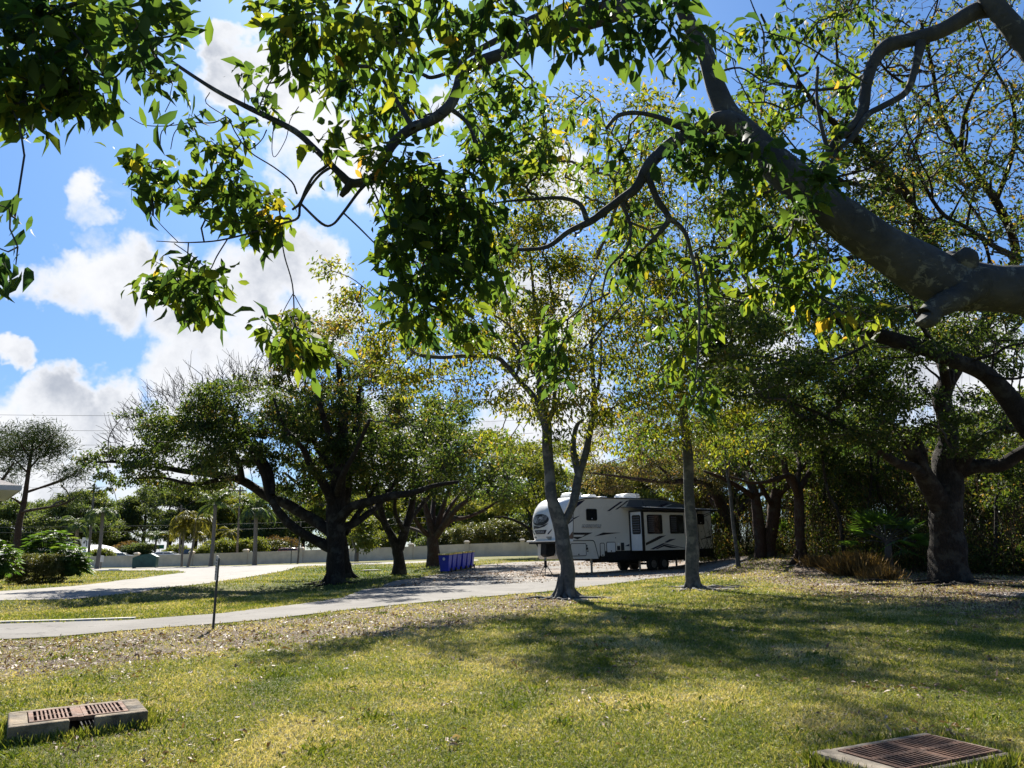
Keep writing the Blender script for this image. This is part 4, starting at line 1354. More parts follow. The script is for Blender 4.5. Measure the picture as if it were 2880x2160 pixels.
BIG = [  # px, py, rx, ry, twig ends, depth, yellowness
    (60, 60, 110, 80, 22, 3.5, .3), (170, 40, 110, 60, 18, 3.6, .35), (110, 160, 120, 70, 24, 3.5, .3), (30, 220, 60, 60, 12, 3.4, .35), (280, 40, 90, 45, 13, 3.7, .5), (225, 190, 60, 60, 14, 3.6, .3), (265, 285, 34, 45, 6, 3.6, .35),
    (60, 330, 40, 40, 5, 3.4, .6), (15, 300, 40, 40, 5, 3.4, .4), (430, 50, 80, 50, 11, 3.4, .3), (420, 150, 50, 50, 9, 3.3, .25), (410, 220, 45, 40, 7, 3.3, .25), (490, 25, 30, 30, 4, 3.5, .45), (0, 590, 14, 26, 2, 3.1, .1), (5, 720, 26, 34, 4, 3.1, .1),
    (150, 250, 60, 50, 9, 3.5, .4), (340, 90, 60, 50, 8, 3.6, .5),
    (800, 55, 60, 60, 14, 3.6, .5), (900, 80, 90, 70, 18, 3.6, .45), (840, 160, 50, 50, 9, 3.7, .5), (1000, 60, 90, 60, 17, 3.7, .5), (1075, 110, 60, 40, 9, 3.4, .75), (1150, 60, 80, 55, 13, 3.7, .45), (1250, 40, 70, 45, 10, 3.8, .4), (1300, 110, 60, 50, 10, 3.7, .5),
    (1370, 60, 80, 55, 12, 3.9, .4), (1460, 60, 70, 50, 9, 4.0, .35), (1545, 70, 55, 55, 9, 3.9, .55), (1610, 60, 60, 45, 8, 4.0, .5), (1700, 50, 80, 50, 10, 3.8, .25), (1770, 100, 70, 55, 10, 3.7, .2), (1870, 60, 60, 55, 10, 3.6, .2), (1930, 110, 45, 45, 6, 3.6, .2),
    (900, 170, 90, 50, 13, 4.6, .5), (1000, 220, 80, 50, 12, 5.2, .45), (950, 260, 60, 50, 10, 5.2, .4), (1060, 310, 60, 60, 12, 5.4, .4), (1120, 260, 60, 60, 12, 5.4, .45), (1190, 300, 40, 50, 7, 5.2, .6), (1390, 240, 80, 55, 13, 5.6, .4), (1460, 290, 80, 60, 14, 5.6, .35), (1330, 320, 60, 40, 9, 5.6, .45), (1540, 330, 60, 50, 9, 5.8, .45),
    (720, 250, 25, 25, 4, 5.0, .5), (1420, 400, 80, 50, 12, 5.6, .4), (1500, 430, 60, 50, 9, 5.6, .5), (1350, 420, 60, 40, 8, 5.4, .45),
    (430, 470, 60, 32, 13, 4.9, .45), (440, 545, 36, 45, 10, 4.9, .3), (595, 375, 30, 22, 4, 4.8, .65), (650, 350, 20, 20, 2, 4.8, .75), (560, 390, 22, 18, 3, 4.8, .6), (735, 290, 40, 35, 6, 4.7, .3), (640, 490, 55, 55, 14, 4.9, .45), (680, 560, 45, 45, 11, 4.9, .4), (575, 540, 40, 30, 7, 4.9, .5), (590, 600, 30, 30, 5, 4.9, .5), (775, 610, 55, 35, 12, 4.9, .6), (690, 650, 30, 50, 8, 4.9, .45), (740, 640, 30, 30, 5, 4.9, .5),
    (930, 420, 40, 35, 7, 4.8, .65), (1010, 390, 30, 35, 5, 4.8, .75), (490, 790, 60, 35, 11, 4.8, .45), (560, 800, 50, 40, 12, 4.8, .45), (540, 850, 40, 28, 7, 4.8, .4), (610, 790, 50, 25, 7, 4.8, .5), (430, 800, 25, 35, 4, 4.8, .5), (815, 935, 62, 34, 15, 4.6, .55), (830, 975, 50, 34, 11, 4.6, .65), (900, 950, 30, 25, 5, 4.6, .6),
    (1060, 450, 50, 35, 9, 4.7, .7), (1150, 450, 80, 45, 14, 4.9, .6), (1100, 520, 60, 45, 12, 4.8, .5), (1230, 510, 90, 50, 18, 4.9, .4), (1330, 500, 70, 50, 13, 5.0, .5), (1150, 590, 90, 60, 20, 4.8, .3), (1260, 600, 100, 70, 24, 4.9, .25), (1360, 600, 70, 60, 14, 5.0, .4), (1180, 680, 90, 60, 20, 4.8, .25), (1290, 700, 90, 60, 20, 4.9, .25), (1110, 710, 60, 60, 13, 4.8, .4), (1200, 770, 90, 50, 18, 4.8, .3), (1310, 770, 60, 50, 11, 4.9, .35), (1390, 700, 50, 50, 9, 5.1, .4),
    (1450, 520, 60, 45, 9, 5.3, .65), (1520, 470, 55, 45, 8, 5.4, .7), (1130, 820, 45, 35, 8, 4.8, .4), (1100, 860, 40, 30, 6, 4.8, .6), (1175, 920, 60, 38, 12, 4.9, .3), (1235, 870, 50, 40, 9, 4.9, .4), (1320, 930, 45, 35, 8, 5.0, .35), (1290, 850, 40, 30, 6, 5.0, .7), (1400, 800, 45, 40, 7, 5.2, .55),
    (1930, 395, 80, 35, 14, 5.0, .2), (2030, 410, 80, 40, 15, 4.9, .15), (2090, 455, 60, 40, 11, 4.9, .2), (1990, 455, 60, 30, 9, 5.0, .4), (2070, 540, 45, 40, 8, 4.9, .45), (2100, 590, 40, 30, 6, 5.0, .4), (2280, 520, 45, 35, 9, 4.9, .25), (2270, 575, 40, 35, 7, 4.9, .4), (2160, 480, 40, 30, 5, 5.0, .3),
    (2130, 635, 60, 45, 12, 5.7, .6), (2220, 640, 60, 50, 12, 5.8, .65), (2180, 720, 90, 60, 18, 5.8, .6), (2280, 770, 80, 55, 15, 5.9, .65), (2160, 820, 70, 45, 11, 5.8, .6), (2250, 860, 60, 45, 10, 5.9, .6), (2350, 900, 50, 35, 7, 5.8, .7), (2420, 920, 45, 30, 6, 5.8, .75), (2080, 720, 50, 40, 8, 5.8, .55), (2090, 660, 40, 30, 5, 5.8, .5),
    (1750, 640, 55, 45, 10, 5.9, .5), (1830, 700, 60, 50, 11, 6.0, .5), (1760, 770, 50, 45, 8, 6.2, .45), (1960, 750, 45, 55, 9, 5.7, .45), (1970, 850, 45, 50, 8, 5.8, .45), (1955, 950, 60, 55, 12, 6.0, .5), (1900, 1020, 50, 50, 9, 6.2, .55), (1950, 1100, 60, 50, 10, 6.0, .45), (1860, 880, 45, 45, 7, 6.2, .5), (1570, 930, 50, 30, 8, 6.5, .35), (1530, 1000, 70, 45, 12, 6.6, .35), (1550, 1050, 50, 45, 8, 6.6, .4),
    (1960, 150, 70, 55, 12, 6.6, .5), (2060, 90, 80, 55, 13, 6.8, .45), (2160, 150, 80, 55, 13, 6.6, .5), (2220, 50, 80, 45, 11, 6.8, .45), (2310, 100, 80, 50, 12, 6.8, .45), (2110, 240, 60, 50, 10, 6.6, .5), (2240, 250, 60, 50, 9, 6.6, .45), (2360, 200, 70, 50, 10, 6.8, .4), (2420, 60, 60, 45, 8, 7, .4), (2340, 300, 50, 45, 7, 6.6, .45), (2180, 340, 50, 45, 7, 6.6, .5), (2100, 330, 40, 40, 5, 6.6, .5), (2330, 400, 35, 40, 4, 5.6, .6), (2300, 470, 30, 30, 4, 5.4, .6),
    (1640, 300, 70, 40, 8, 6.6, .6), (1700, 400, 60, 40, 7, 6.6, .6), (1820, 370, 50, 40, 6, 6.4, .5), (1640, 470, 40, 30, 4, 6.5, .65), (1760, 470, 40, 40, 5, 6.2, .5),
]
for (px, py, rx, ry, n, D, yl) in BIG:
    t.blob(px, py, rx * 1.08, ry * 1.08, max(3, int(n * 1.05)), D=D, rd=.34, lv=7, sp=.05, vm=.08 + .72 * yl, vs=.17)
t.build(leaf=.102, droop=.36, tip=.0022, pw=.40, up=.35, sag=.03, along=.55, wid=1.12, alpha=.05, lvar=.38, outw=.9)


def rep_blobs(tr, x0, x1, y0, y1, n, r, per, lv, dd, vm=.45, vs=.22, ymin=None, sp=None, rd=None):
    """irregular crown: n foliage masses spread over a region of the crown, varying in depth"""
    g = tr.g
    for i in range(n):
        px, py = g.uniform(x0, x1), g.uniform(y0, y1)
        if ymin is not None and not ymin(px, py):
            continue
        rr = r * g.uniform(.55, 1.35)
        tr.blob(px, py, rr * g.uniform(.9, 1.4), rr * g.uniform(.55, .9), per, g.uniform(*dd), rd, lv, sp, np.clip(vm + g.normal() * .1, 0, 1), vs)


# ---- slender forked tree in front of the trailer
t = Tree("shade_tree", "slender grey tree with a low forked trunk standing in front of the trailer", "tree", T2B, T2B[1], GREY_BARK, LF_YEL, LEAF_MID, "slender grey trees before the trailer", seed=21)
t.limb([(1592, 1690, 56), (1594, 1640, 44), (1592, 1590, 41), (1586, 1540, 41), (1575, 1480, 39), (1556, 1410, 33), (1545, 1340, 31), (1541, 1260, 29), (1537, 1200, 28), (1522, 1140, 24), (1515, 1080, 18, .4), (1511, 1000, 15, .8), (1508, 920, 12, 1.0), (1500, 820, 9, 1.0), (1490, 700, 5, 1)], k=14)
t.limb([(1576, 1490, 26), (1598, 1445, 25), (1614, 1400, 25, .2), (1630, 1335, 23, .3), (1648, 1275, 21, .3), (1660, 1200, 18, .3), (1674, 1130, 16, .4), (1668, 1060, 12, .6), (1662, 980, 9, .8), (1668, 900, 6, 1), (1660, 800, 4, 1)], k=10)
t.limb([(1625, 1330, 20, .3), (1612, 1260, 17, .5), (1622, 1200, 13, .8), (1640, 1180, 9, .6)], k=8)
t.limb([(1672, 1130, 10, .4), (1684, 1080, 9), (1690, 1010, 7, -.4), (1690, 940, 4, -.6)], k=8)
t.limb([(1520, 1145, 20), (1490, 1105, 18), (1460, 1072, 16, -.3), (1420, 1022, 14, -.5), (1388, 1003, 13, -.6), (1300, 1000, 12, -.8), (1240, 1006, 12, -.8), (1165, 992, 10, -.9), (1150, 950, 7, -1), (1100, 880, 5, -1.2), (1000, 790, 3, -1.2), (930, 760, 2, -1.2)], k=8)
t.limb([(1165, 990, 6, -.9), (1130, 1030, 5, -.5), (1090, 1080, 3, 0)], k=6)
t.limb([(1535, 1195, 16), (1558, 1150, 14, -.3), (1560, 1090, 12, -.6), (1556, 1010, 9, -1), (1550, 930, 7, -1.4), (1560, 850, 4, -1.6)], k=8)
t.limb([(1450, 1062, 9, -.3), (1460, 1010, 8, .2), (1440, 950, 6, .7), (1430, 860, 4, 1)], k=7)
for (a, bq, c2, dd) in ((1510, 1600, 700, 1.5), (1500, 1380, 720, 1.8), (1560, 1700, 720, -1.8), (1660, 1800, 800, -1.2), (1640, 1850, 900, 1.6), (1500, 1280, 850, -2)):
    t.limb([(a, 1000 if a < 1600 else 980, 8), ((a * .6 + bq * .4), 900, 6, dd * .5), (bq, c2, 3, dd)], k=6, minr=.012)
t.flare(.26, .6, 6, spread=1.9, roots=12, seed=3, rlen=1.3)
rep_blobs(t, 1130, 1560, 600, 1120, 52, 60, 8, 13, (-2.5, 2.5), .42, .24, sp=.27)
rep_blobs(t, 1480, 1900, 560, 1180, 56, 60, 8, 13, (-2.5, 2.5), .42, .24, sp=.27)
rep_blobs(t, 1200, 1850, 440, 760, 40, 60, 8, 12, (-2, 2.5), .40, .24, sp=.28)
rep_blobs(t, 1380, 1720, 1100, 1330, 13, 40, 7, 12, (-1.5, 2), .40, .24, sp=.22)
t.wander(22, 5, (1.2, 3.0), .03)
rep_blobs(t, 1330, 1950, 230, 520, 22, 52, 7, 9, (-6, 0), .40, .24, sp=.27)
for (px, py) in ((930, 755), (985, 830), (1010, 900), (960, 860), (1080, 1000), (1130, 1060), (1060, 960), (1110, 930)):
    t.blob(px, py, 42, 30, 9, -1, lv=12, sp=.2, vm=.48)
t.dens = 2.3
t.build(leaf=.15, droop=.3, tip=.0065)

# ---- straight slender tree
t = Tree("shade_tree", "slender grey tree with a single straight trunk in front of the trailer's rear", "tree", T3B, T3B[1], GREY_BARK, LF_YEL, LEAF_MID, "slender grey trees before the trailer", seed=22)
t.limb([(1953, 1668, 46), (1950, 1620, 37), (1948, 1560, 36), (1945, 1500, 34), (1940, 1400, 30), (1932, 1300, 28), (1927, 1200, 25), (1922, 1120, 22), (1918, 1040, 18), (1920, 960, 15), (1930, 860, 12), (1925, 760, 9), (1935, 650, 6)], k=14)
for (y0, bx, by, dd) in ((1180, 1840, 1080, -1), (1150, 2030, 1060, 1), (1080, 1820, 960, 1.5), (1060, 2080, 940, -1.4), (1000, 1850, 800, -1.5), (960, 2060, 800, 1.6), (900, 1860, 680, 1)):
    t.limb([(1922, y0, 10), ((1922 + bx) / 2, (y0 + by) / 2 + 10, 8, dd * .5), (bx, by, 4, dd)], k=6)
t.flare(.22, .5, 6, spread=2.0, roots=16, seed=8, rlen=1.8)
rep_blobs(t, 1780, 2120, 900, 1270, 46, 60, 8, 13, (-2.2, 2.2), .28, .22, sp=.28)
rep_blobs(t, 1760, 2180, 580, 950, 44, 62, 8, 12, (-2.2, 2.2), .34, .24, sp=.28)
t.wander(16, 5, (1.2, 3.0), .03)
rep_blobs(t, 1650, 2250, 280, 620, 20, 52, 7, 9, (-6, 0), .34, .24, sp=.27)
t.dens = 2.3
t.build(leaf=.16, droop=.35, tip=.0065)

# ---- big spreading oak left of centre
t = Tree("oak_tree", "largest spreading oak left of centre with a thick ribbed trunk and long limbs reaching left", "tree", T4B, T4B[1], OAK_BARK, LF_OAK, LEAF_OAK, "oaks on the grass between the roads", seed=31)
t.limb([(942, 1668, 66), (944, 1620, 52), (945, 1560, 50), (943, 1500, 50), (944, 1440, 48), (950, 1370, 44), (957, 1300, 40), (963, 1240, 30), (965, 1170, 28), (960, 1090, 20), (950, 1010, 12)], k=18, wob=.06)
t.limb([(940, 1545, 32), (910, 1530, 29), (880, 1516, 26, -.3), (845, 1497, 25, -.6), (812, 1470, 24, -.9), (788, 1442, 22, -1), (770, 1415, 20, -1.1), (755, 1390, 17, -1), (740, 1330, 18, -1), (710, 1270, 14, -1), (670, 1200, 9, -1)], k=12)
t.limb([(940, 1505, 34), (895, 1470, 30, .4), (850, 1442, 29, .6), (800, 1417, 28, .8), (750, 1396, 27, 1), (700, 1364, 24, 1.2), (660, 1343, 21, 1.3), (600, 1335, 20, 1.4), (520, 1325, 16, 1.5), (430, 1310, 13, 1.3), (340, 1300, 9, 1), (270, 1300, 5, .6)], k=12)
t.limb([(680, 1360, 24, 1.2), (672, 1310, 20, .9), (655, 1270, 17, .7), (625, 1230, 14, .5), (600, 1170, 10, .3), (570, 1100, 6, 0)], k=9)
t.limb([(660, 1345, 18, 1.3), (610, 1350, 14, .6), (540, 1360, 10, 0), (460, 1345, 7, -.5), (380, 1345, 4, -.8)], k=8)
t.limb([(765, 1395, 22, -1), (760, 1330, 18, -.4), (730, 1280, 16, .2), (690, 1230, 13, .8), (650, 1150, 9, 1.2), (620, 1080, 5, 1.4)], k=9)
t.limb([(940, 1420, 34), (905, 1350, 24, -1), (870, 1310, 20, -1.8), (850, 1260, 16, -2.4), (800, 1200, 12, -3), (770, 1120, 7, -3.4)], k=10)
t.limb([(945, 1470, 34), (985, 1430, 26, -.6), (1010, 1420, 26, -1), (1060, 1405, 24, -1.4), (1110, 1395, 21, -1.8), (1160, 1385, 18, -2.1), (1220, 1365, 14, -2.4), (1290, 1355, 8, -2.6)], k=10)
t.limb([(945, 1490, 30), (1000, 1470, 20, .8), (1040, 1440, 18, 1.5), (1070, 1415, 15, 2.2), (1120, 1340, 10, 3), (1160, 1260, 6, 3.4)], k=9)
t.limb([(955, 1330, 30), (985, 1260, 22, 1), (1005, 1190, 18, 1.6), (1010, 1110, 12, 2), (1020, 1030, 7, 2.3)], k=9)
t.limb([(950, 1350, 26), (900, 1270, 20, 1.2), (860, 1190, 16, 2), (830, 1110, 11, 2.6), (800, 1030, 6, 3)], k=9)
t.limb([(955, 1310, 24), (930, 1230, 18, -1.4), (900, 1140, 13, -2.2), (880, 1050, 7, -2.8)], k=8)
t.limb([(945, 1400, 22), (960, 1340, 18, -2), (1000, 1270, 14, -3.2), (1040, 1180, 9, -4)], k=8)
t.flare(.34, .8, 7, spread=1.8, roots=5, seed=4, rlen=1.2)
oak_top = lambda x, y: y > 1400 - 430 * math.sqrt(max(0, 1 - ((x - 830) / 500) ** 2)) if abs(x - 830) < 500 else False
t.wander(30, 3.5, (1.5, 4), .028)
rep_blobs(t, 400, 760, 1170, 1330, 26, 52, 8, 13, (-3, 3), .30, .22, oak_top, sp=.2)
rep_blobs(t, 560, 1000, 1060, 1330, 46, 52, 8, 12, (-4.2, 4.2), .34, .24, oak_top, sp=.2)
rep_blobs(t, 860, 1180, 1000, 1330, 26, 52, 8, 12, (-4, 4), .42, .24, oak_top, sp=.2)
rep_blobs(t, 780, 1120, 880, 1180, 40, 46, 7, 10, (-3, 3), .80, .22, sp=.2)
for (px, py, rx, ry, n) in ((265, 1300, 40, 30, 12), (330, 1275, 50, 22, 12), (300, 1345, 45, 18, 8), (400, 1350, 60, 18, 11), (480, 1360, 60, 18, 11), (550, 1370, 50, 18, 8), (370, 1310, 45, 20, 9), (440, 1270, 50, 30, 14), (620, 1360, 40, 16, 6), (280, 1375, 20, 14, 3)):
    t.blob(px, py, rx, ry, n, t.g.uniform(-.6, 1.4), rd=.9, lv=13, sp=.16, vm=.35, vs=.25)
# bare twigs over the crown on the upper left
rep_blobs(t, 400, 780, 1075, 1260, 24, 50, 8, 12, (-3, 3), .30, .22, oak_top, sp=.22)
for i in range(230):
    px = t.g.uniform(330, 900)
    top = 1330 - 300 * math.sqrt(max(0, 1 - ((px - 780) / 480) ** 2))
    q = P(px, top + t.g.uniform(10, 80), t.D + t.g.uniform(-2.8, 2.8))
    d = np.array([(px - 760) / 520 + t.g.normal() * .35, t.g.normal() * .4, 1.0])
    for m_ in range(3):
        dd = d + t.g.normal(size=3) * .35
        dd /= np.linalg.norm(dd)
        ln = t.g.uniform(.45, 1.1)
        pts = [q]
        for j in range(4):
            dd = dd + t.g.normal(size=3) * .16
            pts.append(pts[-1] + dd / np.linalg.norm(dd) * ln / 4)
        t.limbs.append((np.array(pts), np.linspace(.013, .006, 5), 4, 0))
        q = pts[2]
t.build(leaf=.165, droop=.25, tip=.0085, alpha=.1, sag=.02)

# ---- the two further oaks and one hidden behind
t5b = G(1120, 1617)
t = Tree("oak_tree", "middle oak of the three left of the bins, dividing low into two bent limbs", "tree", t5b, t5b[1], OAK_BARK, LF_OAK, LEAF_OAK, "oaks on the grass between the roads", seed=32)
t.limb([(1122, 1622, 44), (1122, 1585, 32), (1118, 1550, 30), (1110, 1530, 28), (1098, 1500, 20), (1080, 1470, 18), (1070, 1430, 17), (1062, 1380, 14), (1050, 1320, 10), (1040, 1250, 6)], k=14)
t.limb([(1122, 1545, 26), (1140, 1490, 24), (1152, 1450, 22, .5), (1160, 1400, 19, .8), (1165, 1340, 14, 1), (1172, 1270, 9, 1), (1170, 1200, 6, 1)], k=10)
t.limb([(1148, 1470, 16, .4), (1180, 1430, 13, 1.6), (1215, 1390, 10, 2.6), (1260, 1340, 6, 3.4)], k=8)
t.limb([(1085, 1475, 12), (1050, 1440, 10, -1.5), (1030, 1380, 7, -3), (1010, 1310, 5, -4)], k=8)
t.limb([(1140, 1500, 13), (1110, 1440, 11, -2), (1115, 1380, 8, -3), (1120, 1300, 5, -4)], k=8)
t.flare(.26, .6, 6, spread=1.9, seed=9)
rep_blobs(t, 1010, 1320, 1130, 1390, 52, 46, 7, 12, (-5, 5), .35, .24, sp=.3)
t.build(leaf=.21, droop=.2, tip=.009)

t6b = P(1222, 1592, 57)
t6b[2] = float(gz(t6b[0], t6b[1]))
t = Tree("oak_tree", "oak just left of the blue bins with many limbs fanning out from a short trunk", "tree", t6b, 57, RED_BARK, LF_OAK, LEAF_OAK, "oaks on the grass between the roads", seed=33)
t.limb([(1220, 1600, 48), (1220, 1570, 36), (1218, 1540, 32), (1216, 1510, 30), (1214, 1490, 24), (1200, 1440, 16), (1190, 1400, 11), (1185, 1340, 7)], k=14)
for pts in ([(1218, 1510, 20), (1218, 1450, 14, 1), (1222, 1400, 11, 2), (1230, 1340, 7, 2)], [(1222, 1505, 20), (1240, 1450, 15, 0), (1255, 1400, 11, 0), (1275, 1340, 7, 0)], [(1225, 1510, 22), (1260, 1462, 16, -1), (1290, 1425, 13, -2), (1330, 1400, 9, -3), (1390, 1380, 5, -3)],
            [(1240, 1490, 14), (1275, 1462, 12, 1), (1310, 1455, 10, 2), (1360, 1435, 8, 3), (1400, 1410, 6, 3), (1440, 1395, 4, 3)], [(1210, 1510, 16), (1180, 1480, 12, -1), (1160, 1440, 9, -2), (1150, 1390, 6, -3)], [(1212, 1505, 14), (1195, 1500, 12, 2), (1170, 1490, 9, 3), (1140, 1480, 6, 4)],
            [(1225, 1500, 14), (1270, 1420, 11, 2), (1310, 1370, 8, 4), (1350, 1320, 5, 5)]):
    t.limb(pts, k=8)
t.flare(.34, .7, 7, spread=2.2, seed=10, roots=4)
rep_blobs(t, 1190, 1420, 1170, 1390, 52, 42, 7, 12, (-6, 6), .36, .24, lambda x, y: y > 1150 + (x - 1200) * .5, sp=.36)
t.build(leaf=.25, droop=.2, tip=.011)

p = P(971, 1590, 41)
p[2] = float(gz(p[0], p[1]))
t = Tree("oak_tree", "oak partly hidden behind the largest oak's trunk, its foot just showing on the right", "tree", p, 41, OAK_BARK, LF_OAK, LEAF_OAK, "oaks on the grass between the roads", seed=34)
t.limb([(972, 1625, 40), (970, 1590, 30), (964, 1530, 28), (958, 1470, 26), (975, 1400, 24), (985, 1330, 16), (990, 1250, 9)], k=12)
t.limb([(970, 1500, 20), (1010, 1440, 15, 1), (1050, 1380, 11, 2), (1080, 1310, 7, 3)], k=8)
t.limb([(966, 1480, 20), (910, 1420, 15, 2), (860, 1380, 12, 3), (800, 1330, 7, 4)], k=8)
t.limb([(978, 1380, 14), (940, 1310, 10, 1), (910, 1240, 6, 2)], k=8)
t.flare(.36, .8, 6, spread=1.9, seed=14)
rep_blobs(t, 790, 1130, 1130, 1400, 44, 46, 7, 12, (-3, 5), .35, .24, sp=.28)
t.build(leaf=.20, droop=.2, tip=.009)

# ---- small trees near the wall
p = P(1000, 1580, 88)
p[2] = float(gz(p[0], p[1]))
t = Tree("small_tree", "small bare-stemmed tree forking in a V before the wall between two oaks", "tree", p, 88, PALM_BARK, LF_LIME, LEAF_OAK, seed=41)
t.limb([(1002, 1580, 14), (1004, 1555, 12), (1008, 1535, 9), (1018, 1510, 6), (1025, 1470, 4)], k=8)
t.limb([(1004, 1552, 10), (995, 1530, 8), (985, 1500, 6), (982, 1460, 4)], k=8)
rep_blobs(t, 970, 1050, 1440, 1530, 14, 26, 6, 10, (-2, 2), .4, .2, sp=.4)
t.build(leaf=.35, tip=.012)
p = P(1545, 1572, 84)
p[2] = float(gz(p[0], p[1]))
t = Tree("small_tree", "crooked thin tree before the wall just left of the trailer's nose", "tree", p, 84, OAK_BARK, LF_LIME, LEAF_OAK, seed=42)
t.limb([(1522, 1562, 13), (1518, 1540, 11), (1505, 1518, 10), (1490, 1490, 9), (1460, 1470, 8), (1420, 1455, 6), (1390, 1455, 4)], k=8)
t.limb([(1505, 1518, 8), (1500, 1470, 7), (1480, 1430, 6), (1440, 1400, 4), (1400, 1390, 3)], k=7)
t.limb([(1490, 1490, 8), (1510, 1430, 8), (1500, 1380, 7, 2), (1480, 1330, 5, 3), (1470, 1280, 3, 3)], k=7)
t.limb([(1510, 1430, 8), (1530, 1390, 7), (1540, 1330, 5), (1530, 1280, 3)], k=7)
rep_blobs(t, 1380, 1600, 1240, 1440, 44, 34, 7, 11, (-5, 5), .45, .25, sp=.45)
t.build(leaf=.32, tip=.013)

# ---- big oak at the right
t7b = G(2672, 1640)
t = Tree("oak_tree", "huge dark oak at the right with ridged bark, sawn limb stub and exposed roots", "tree", t7b, t7b[1], OAK_BARK, LF_OAK, LEAF_OAK, "oaks along the right side", seed=51)
t.limb([(2672, 1660, 118), (2668, 1600, 98), (2664, 1540, 92), (2662, 1480, 88), (2664, 1420, 84), (2666, 1360, 78), (2664, 1300, 70), (2666, 1240, 56), (2658, 1180, 50), (2652, 1120, 48), (2675, 1060, 46), (2700, 1020, 42), (2740, 960, 38), (2780, 890, 34), (2830, 800, 30, -1), (2860, 700, 26, -2), (2800, 570, 22, -3), (2710, 440, 18, -4), (2650, 320, 14, -5), (2620, 180, 11, -6), (2590, 60, 8, -7)], k=20, wob=.05)
t.limb([(2660, 1440, 62), (2630, 1390, 56, -.3), (2600, 1335, 50, -.6), (2570, 1280, 46, -.8), (2545, 1235, 42, -1)], k=14)
t.limb([(2610, 1350, 40, -.5), (2570, 1322, 30, -1), (2520, 1300, 26, -1.6), (2470, 1265, 22, -2.2), (2420, 1225, 18, -2.8), (2370, 1200, 14, -3.4), (2300, 1160, 9, -4), (2220, 1130, 6, -4.5)], k=10)
t.limb([(2590, 1320, 22, -.5), (2600, 1290, 16, -.8), (2590, 1255, 20, -.8), (2575, 1225, 18, -.8)], k=8)
t.limb([(2680, 1330, 46), (2720, 1280, 34, -.6), (2760, 1240, 30, -1), (2810, 1212, 28, -1.6), (2880, 1200, 24, -2.2), (2960, 1170, 18, -3)], k=10)
t.limb([(2690, 1325, 44), (2750, 1310, 40, -.4), (2810, 1306, 38, -.8), (2850, 1290, 36, -1), (2900, 1260, 30, -1.4), (2980, 1220, 22, -2)], k=10)
t.limb([(2660, 1050, 34), (2630, 980, 26, 1), (2600, 900, 22, 2), (2560, 800, 16, 3), (2500, 700, 11, 4), (2420, 620, 7, 4)], k=8)
t.limb([(2662, 1090, 30), (2650, 980, 26, -2), (2645, 860, 26, -3.4), (2640, 740, 30, -4.6), (2600, 640, 27, -5.6), (2540, 530, 25, -6.6), (2480, 470, 23, -7.2), (2420, 410, 21, -7.8), (2300, 300, 16, -9), (2200, 160, 11, -10), (2140, 40, 7, -11)], k=10)
t.limb([(2540, 540, 18, -6.5), (2440, 525, 15, -7.5), (2340, 510, 13, -8.5), (2220, 520, 10, -9.5), (2100, 560, 7, -10)], k=8)
t.limb([(2645, 800, 20, -4), (2560, 740, 16, -5.5), (2450, 720, 14, -7), (2350, 730, 11, -8), (2250, 760, 7, -9)], k=8)
t.limb([(2850, 720, 20, -2), (2790, 690, 16, -3.5), (2720, 640, 13, -5), (2640, 590, 11, -6), (2550, 420, 8, -7)], k=8)
t.limb([(2800, 570, 16, -3), (2850, 430, 13, -4.5), (2850, 300, 10, -6), (2790, 180, 7, -7)], k=8)
t.limb([(2700, 430, 14, -4), (2720, 300, 12, -5), (2780, 200, 9, -6), (2860, 120, 6, -7)], k=8)
t.limb([(2660, 340, 12, -5), (2560, 250, 9, -6), (2480, 180, 7, -7), (2450, 60, 5, -8)], k=7)
t.limb([(2690, 1040, 26), (2760, 1000, 20, 1.5), (2830, 950, 15, 3), (2900, 880, 10, 4)], k=8)
t.flare(.40, .55, 8, spread=2.1, roots=10, seed=6, rlen=3.2)
t.wander(90, 5.5, (1.5, 5), .06)
rep_blobs(t, 2350, 2900, 850, 1250, 74, 60, 7, 13, (-5, 4), .22, .22, sp=.2)
rep_blobs(t, 1950, 2500, 860, 1250, 66, 58, 7, 14, (-5.5, 2), .20, .22, sp=.2)
rep_blobs(t, 2450, 2900, 420, 860, 56, 58, 7, 9, (-8, 0), .4, .28, sp=.2)
rep_blobs(t, 2000, 2500, 330, 800, 44, 55, 7, 9, (-10, -5), .42, .28, sp=.18)
rep_blobs(t, 2300, 2900, -60, 420, 60, 60, 7, 4, (-10, -4), .45, .3, sp=.18)
for i in range(420):
    t.blob(t.g.uniform(2250, 2890), t.g.uniform(-60, 760), 25, 25, 1, t.g.uniform(-9, -3), lv=(0 if t.g.uniform() < .6 else 3), sp=.12, vm=.6)
t.dens = 3.5
t.build(leaf=.13, droop=.15, tip=.009, alpha=.08)

# ---- oak outside the frame on the right: its arching limb comes in above the big oak
t = Tree("oak_tree", "oak outside the right edge whose arching limb crosses in front of the big dark oak", "tree", (12.8, 18.5, 0.0), 18, OAK_BARK, LF_OAK, LEAF_OAK, "oaks along the right side", seed=52)
t.limb_w([(12.8, 18.5, -.2), (12.8, 18.5, 1.6), P(2985, 1300, 18.2), P(2900, 1205, 18), P(2830, 1118, 17.8), P(2765, 1055, 17.5), P(2690, 1015, 17.2), P(2600, 985, 17), P(2500, 950, 16.8), P(2420, 925, 16.6), P(2320, 880, 16.4), P(2220, 850, 16.2), P(2100, 830, 16), P(2000, 835, 15.8)],
         [.45, .40, .33, .26, .22, .20, .185, .175, .15, .13, .10, .08, .05, .03], 14, .05)
t.limb_w([P(2985, 1300, 18.2), P(3050, 1000, 18.5), P(3100, 700, 19), P(3000, 420, 19), P(2960, 200, 18)], [.3, .24, .18, .12, .06], 10)
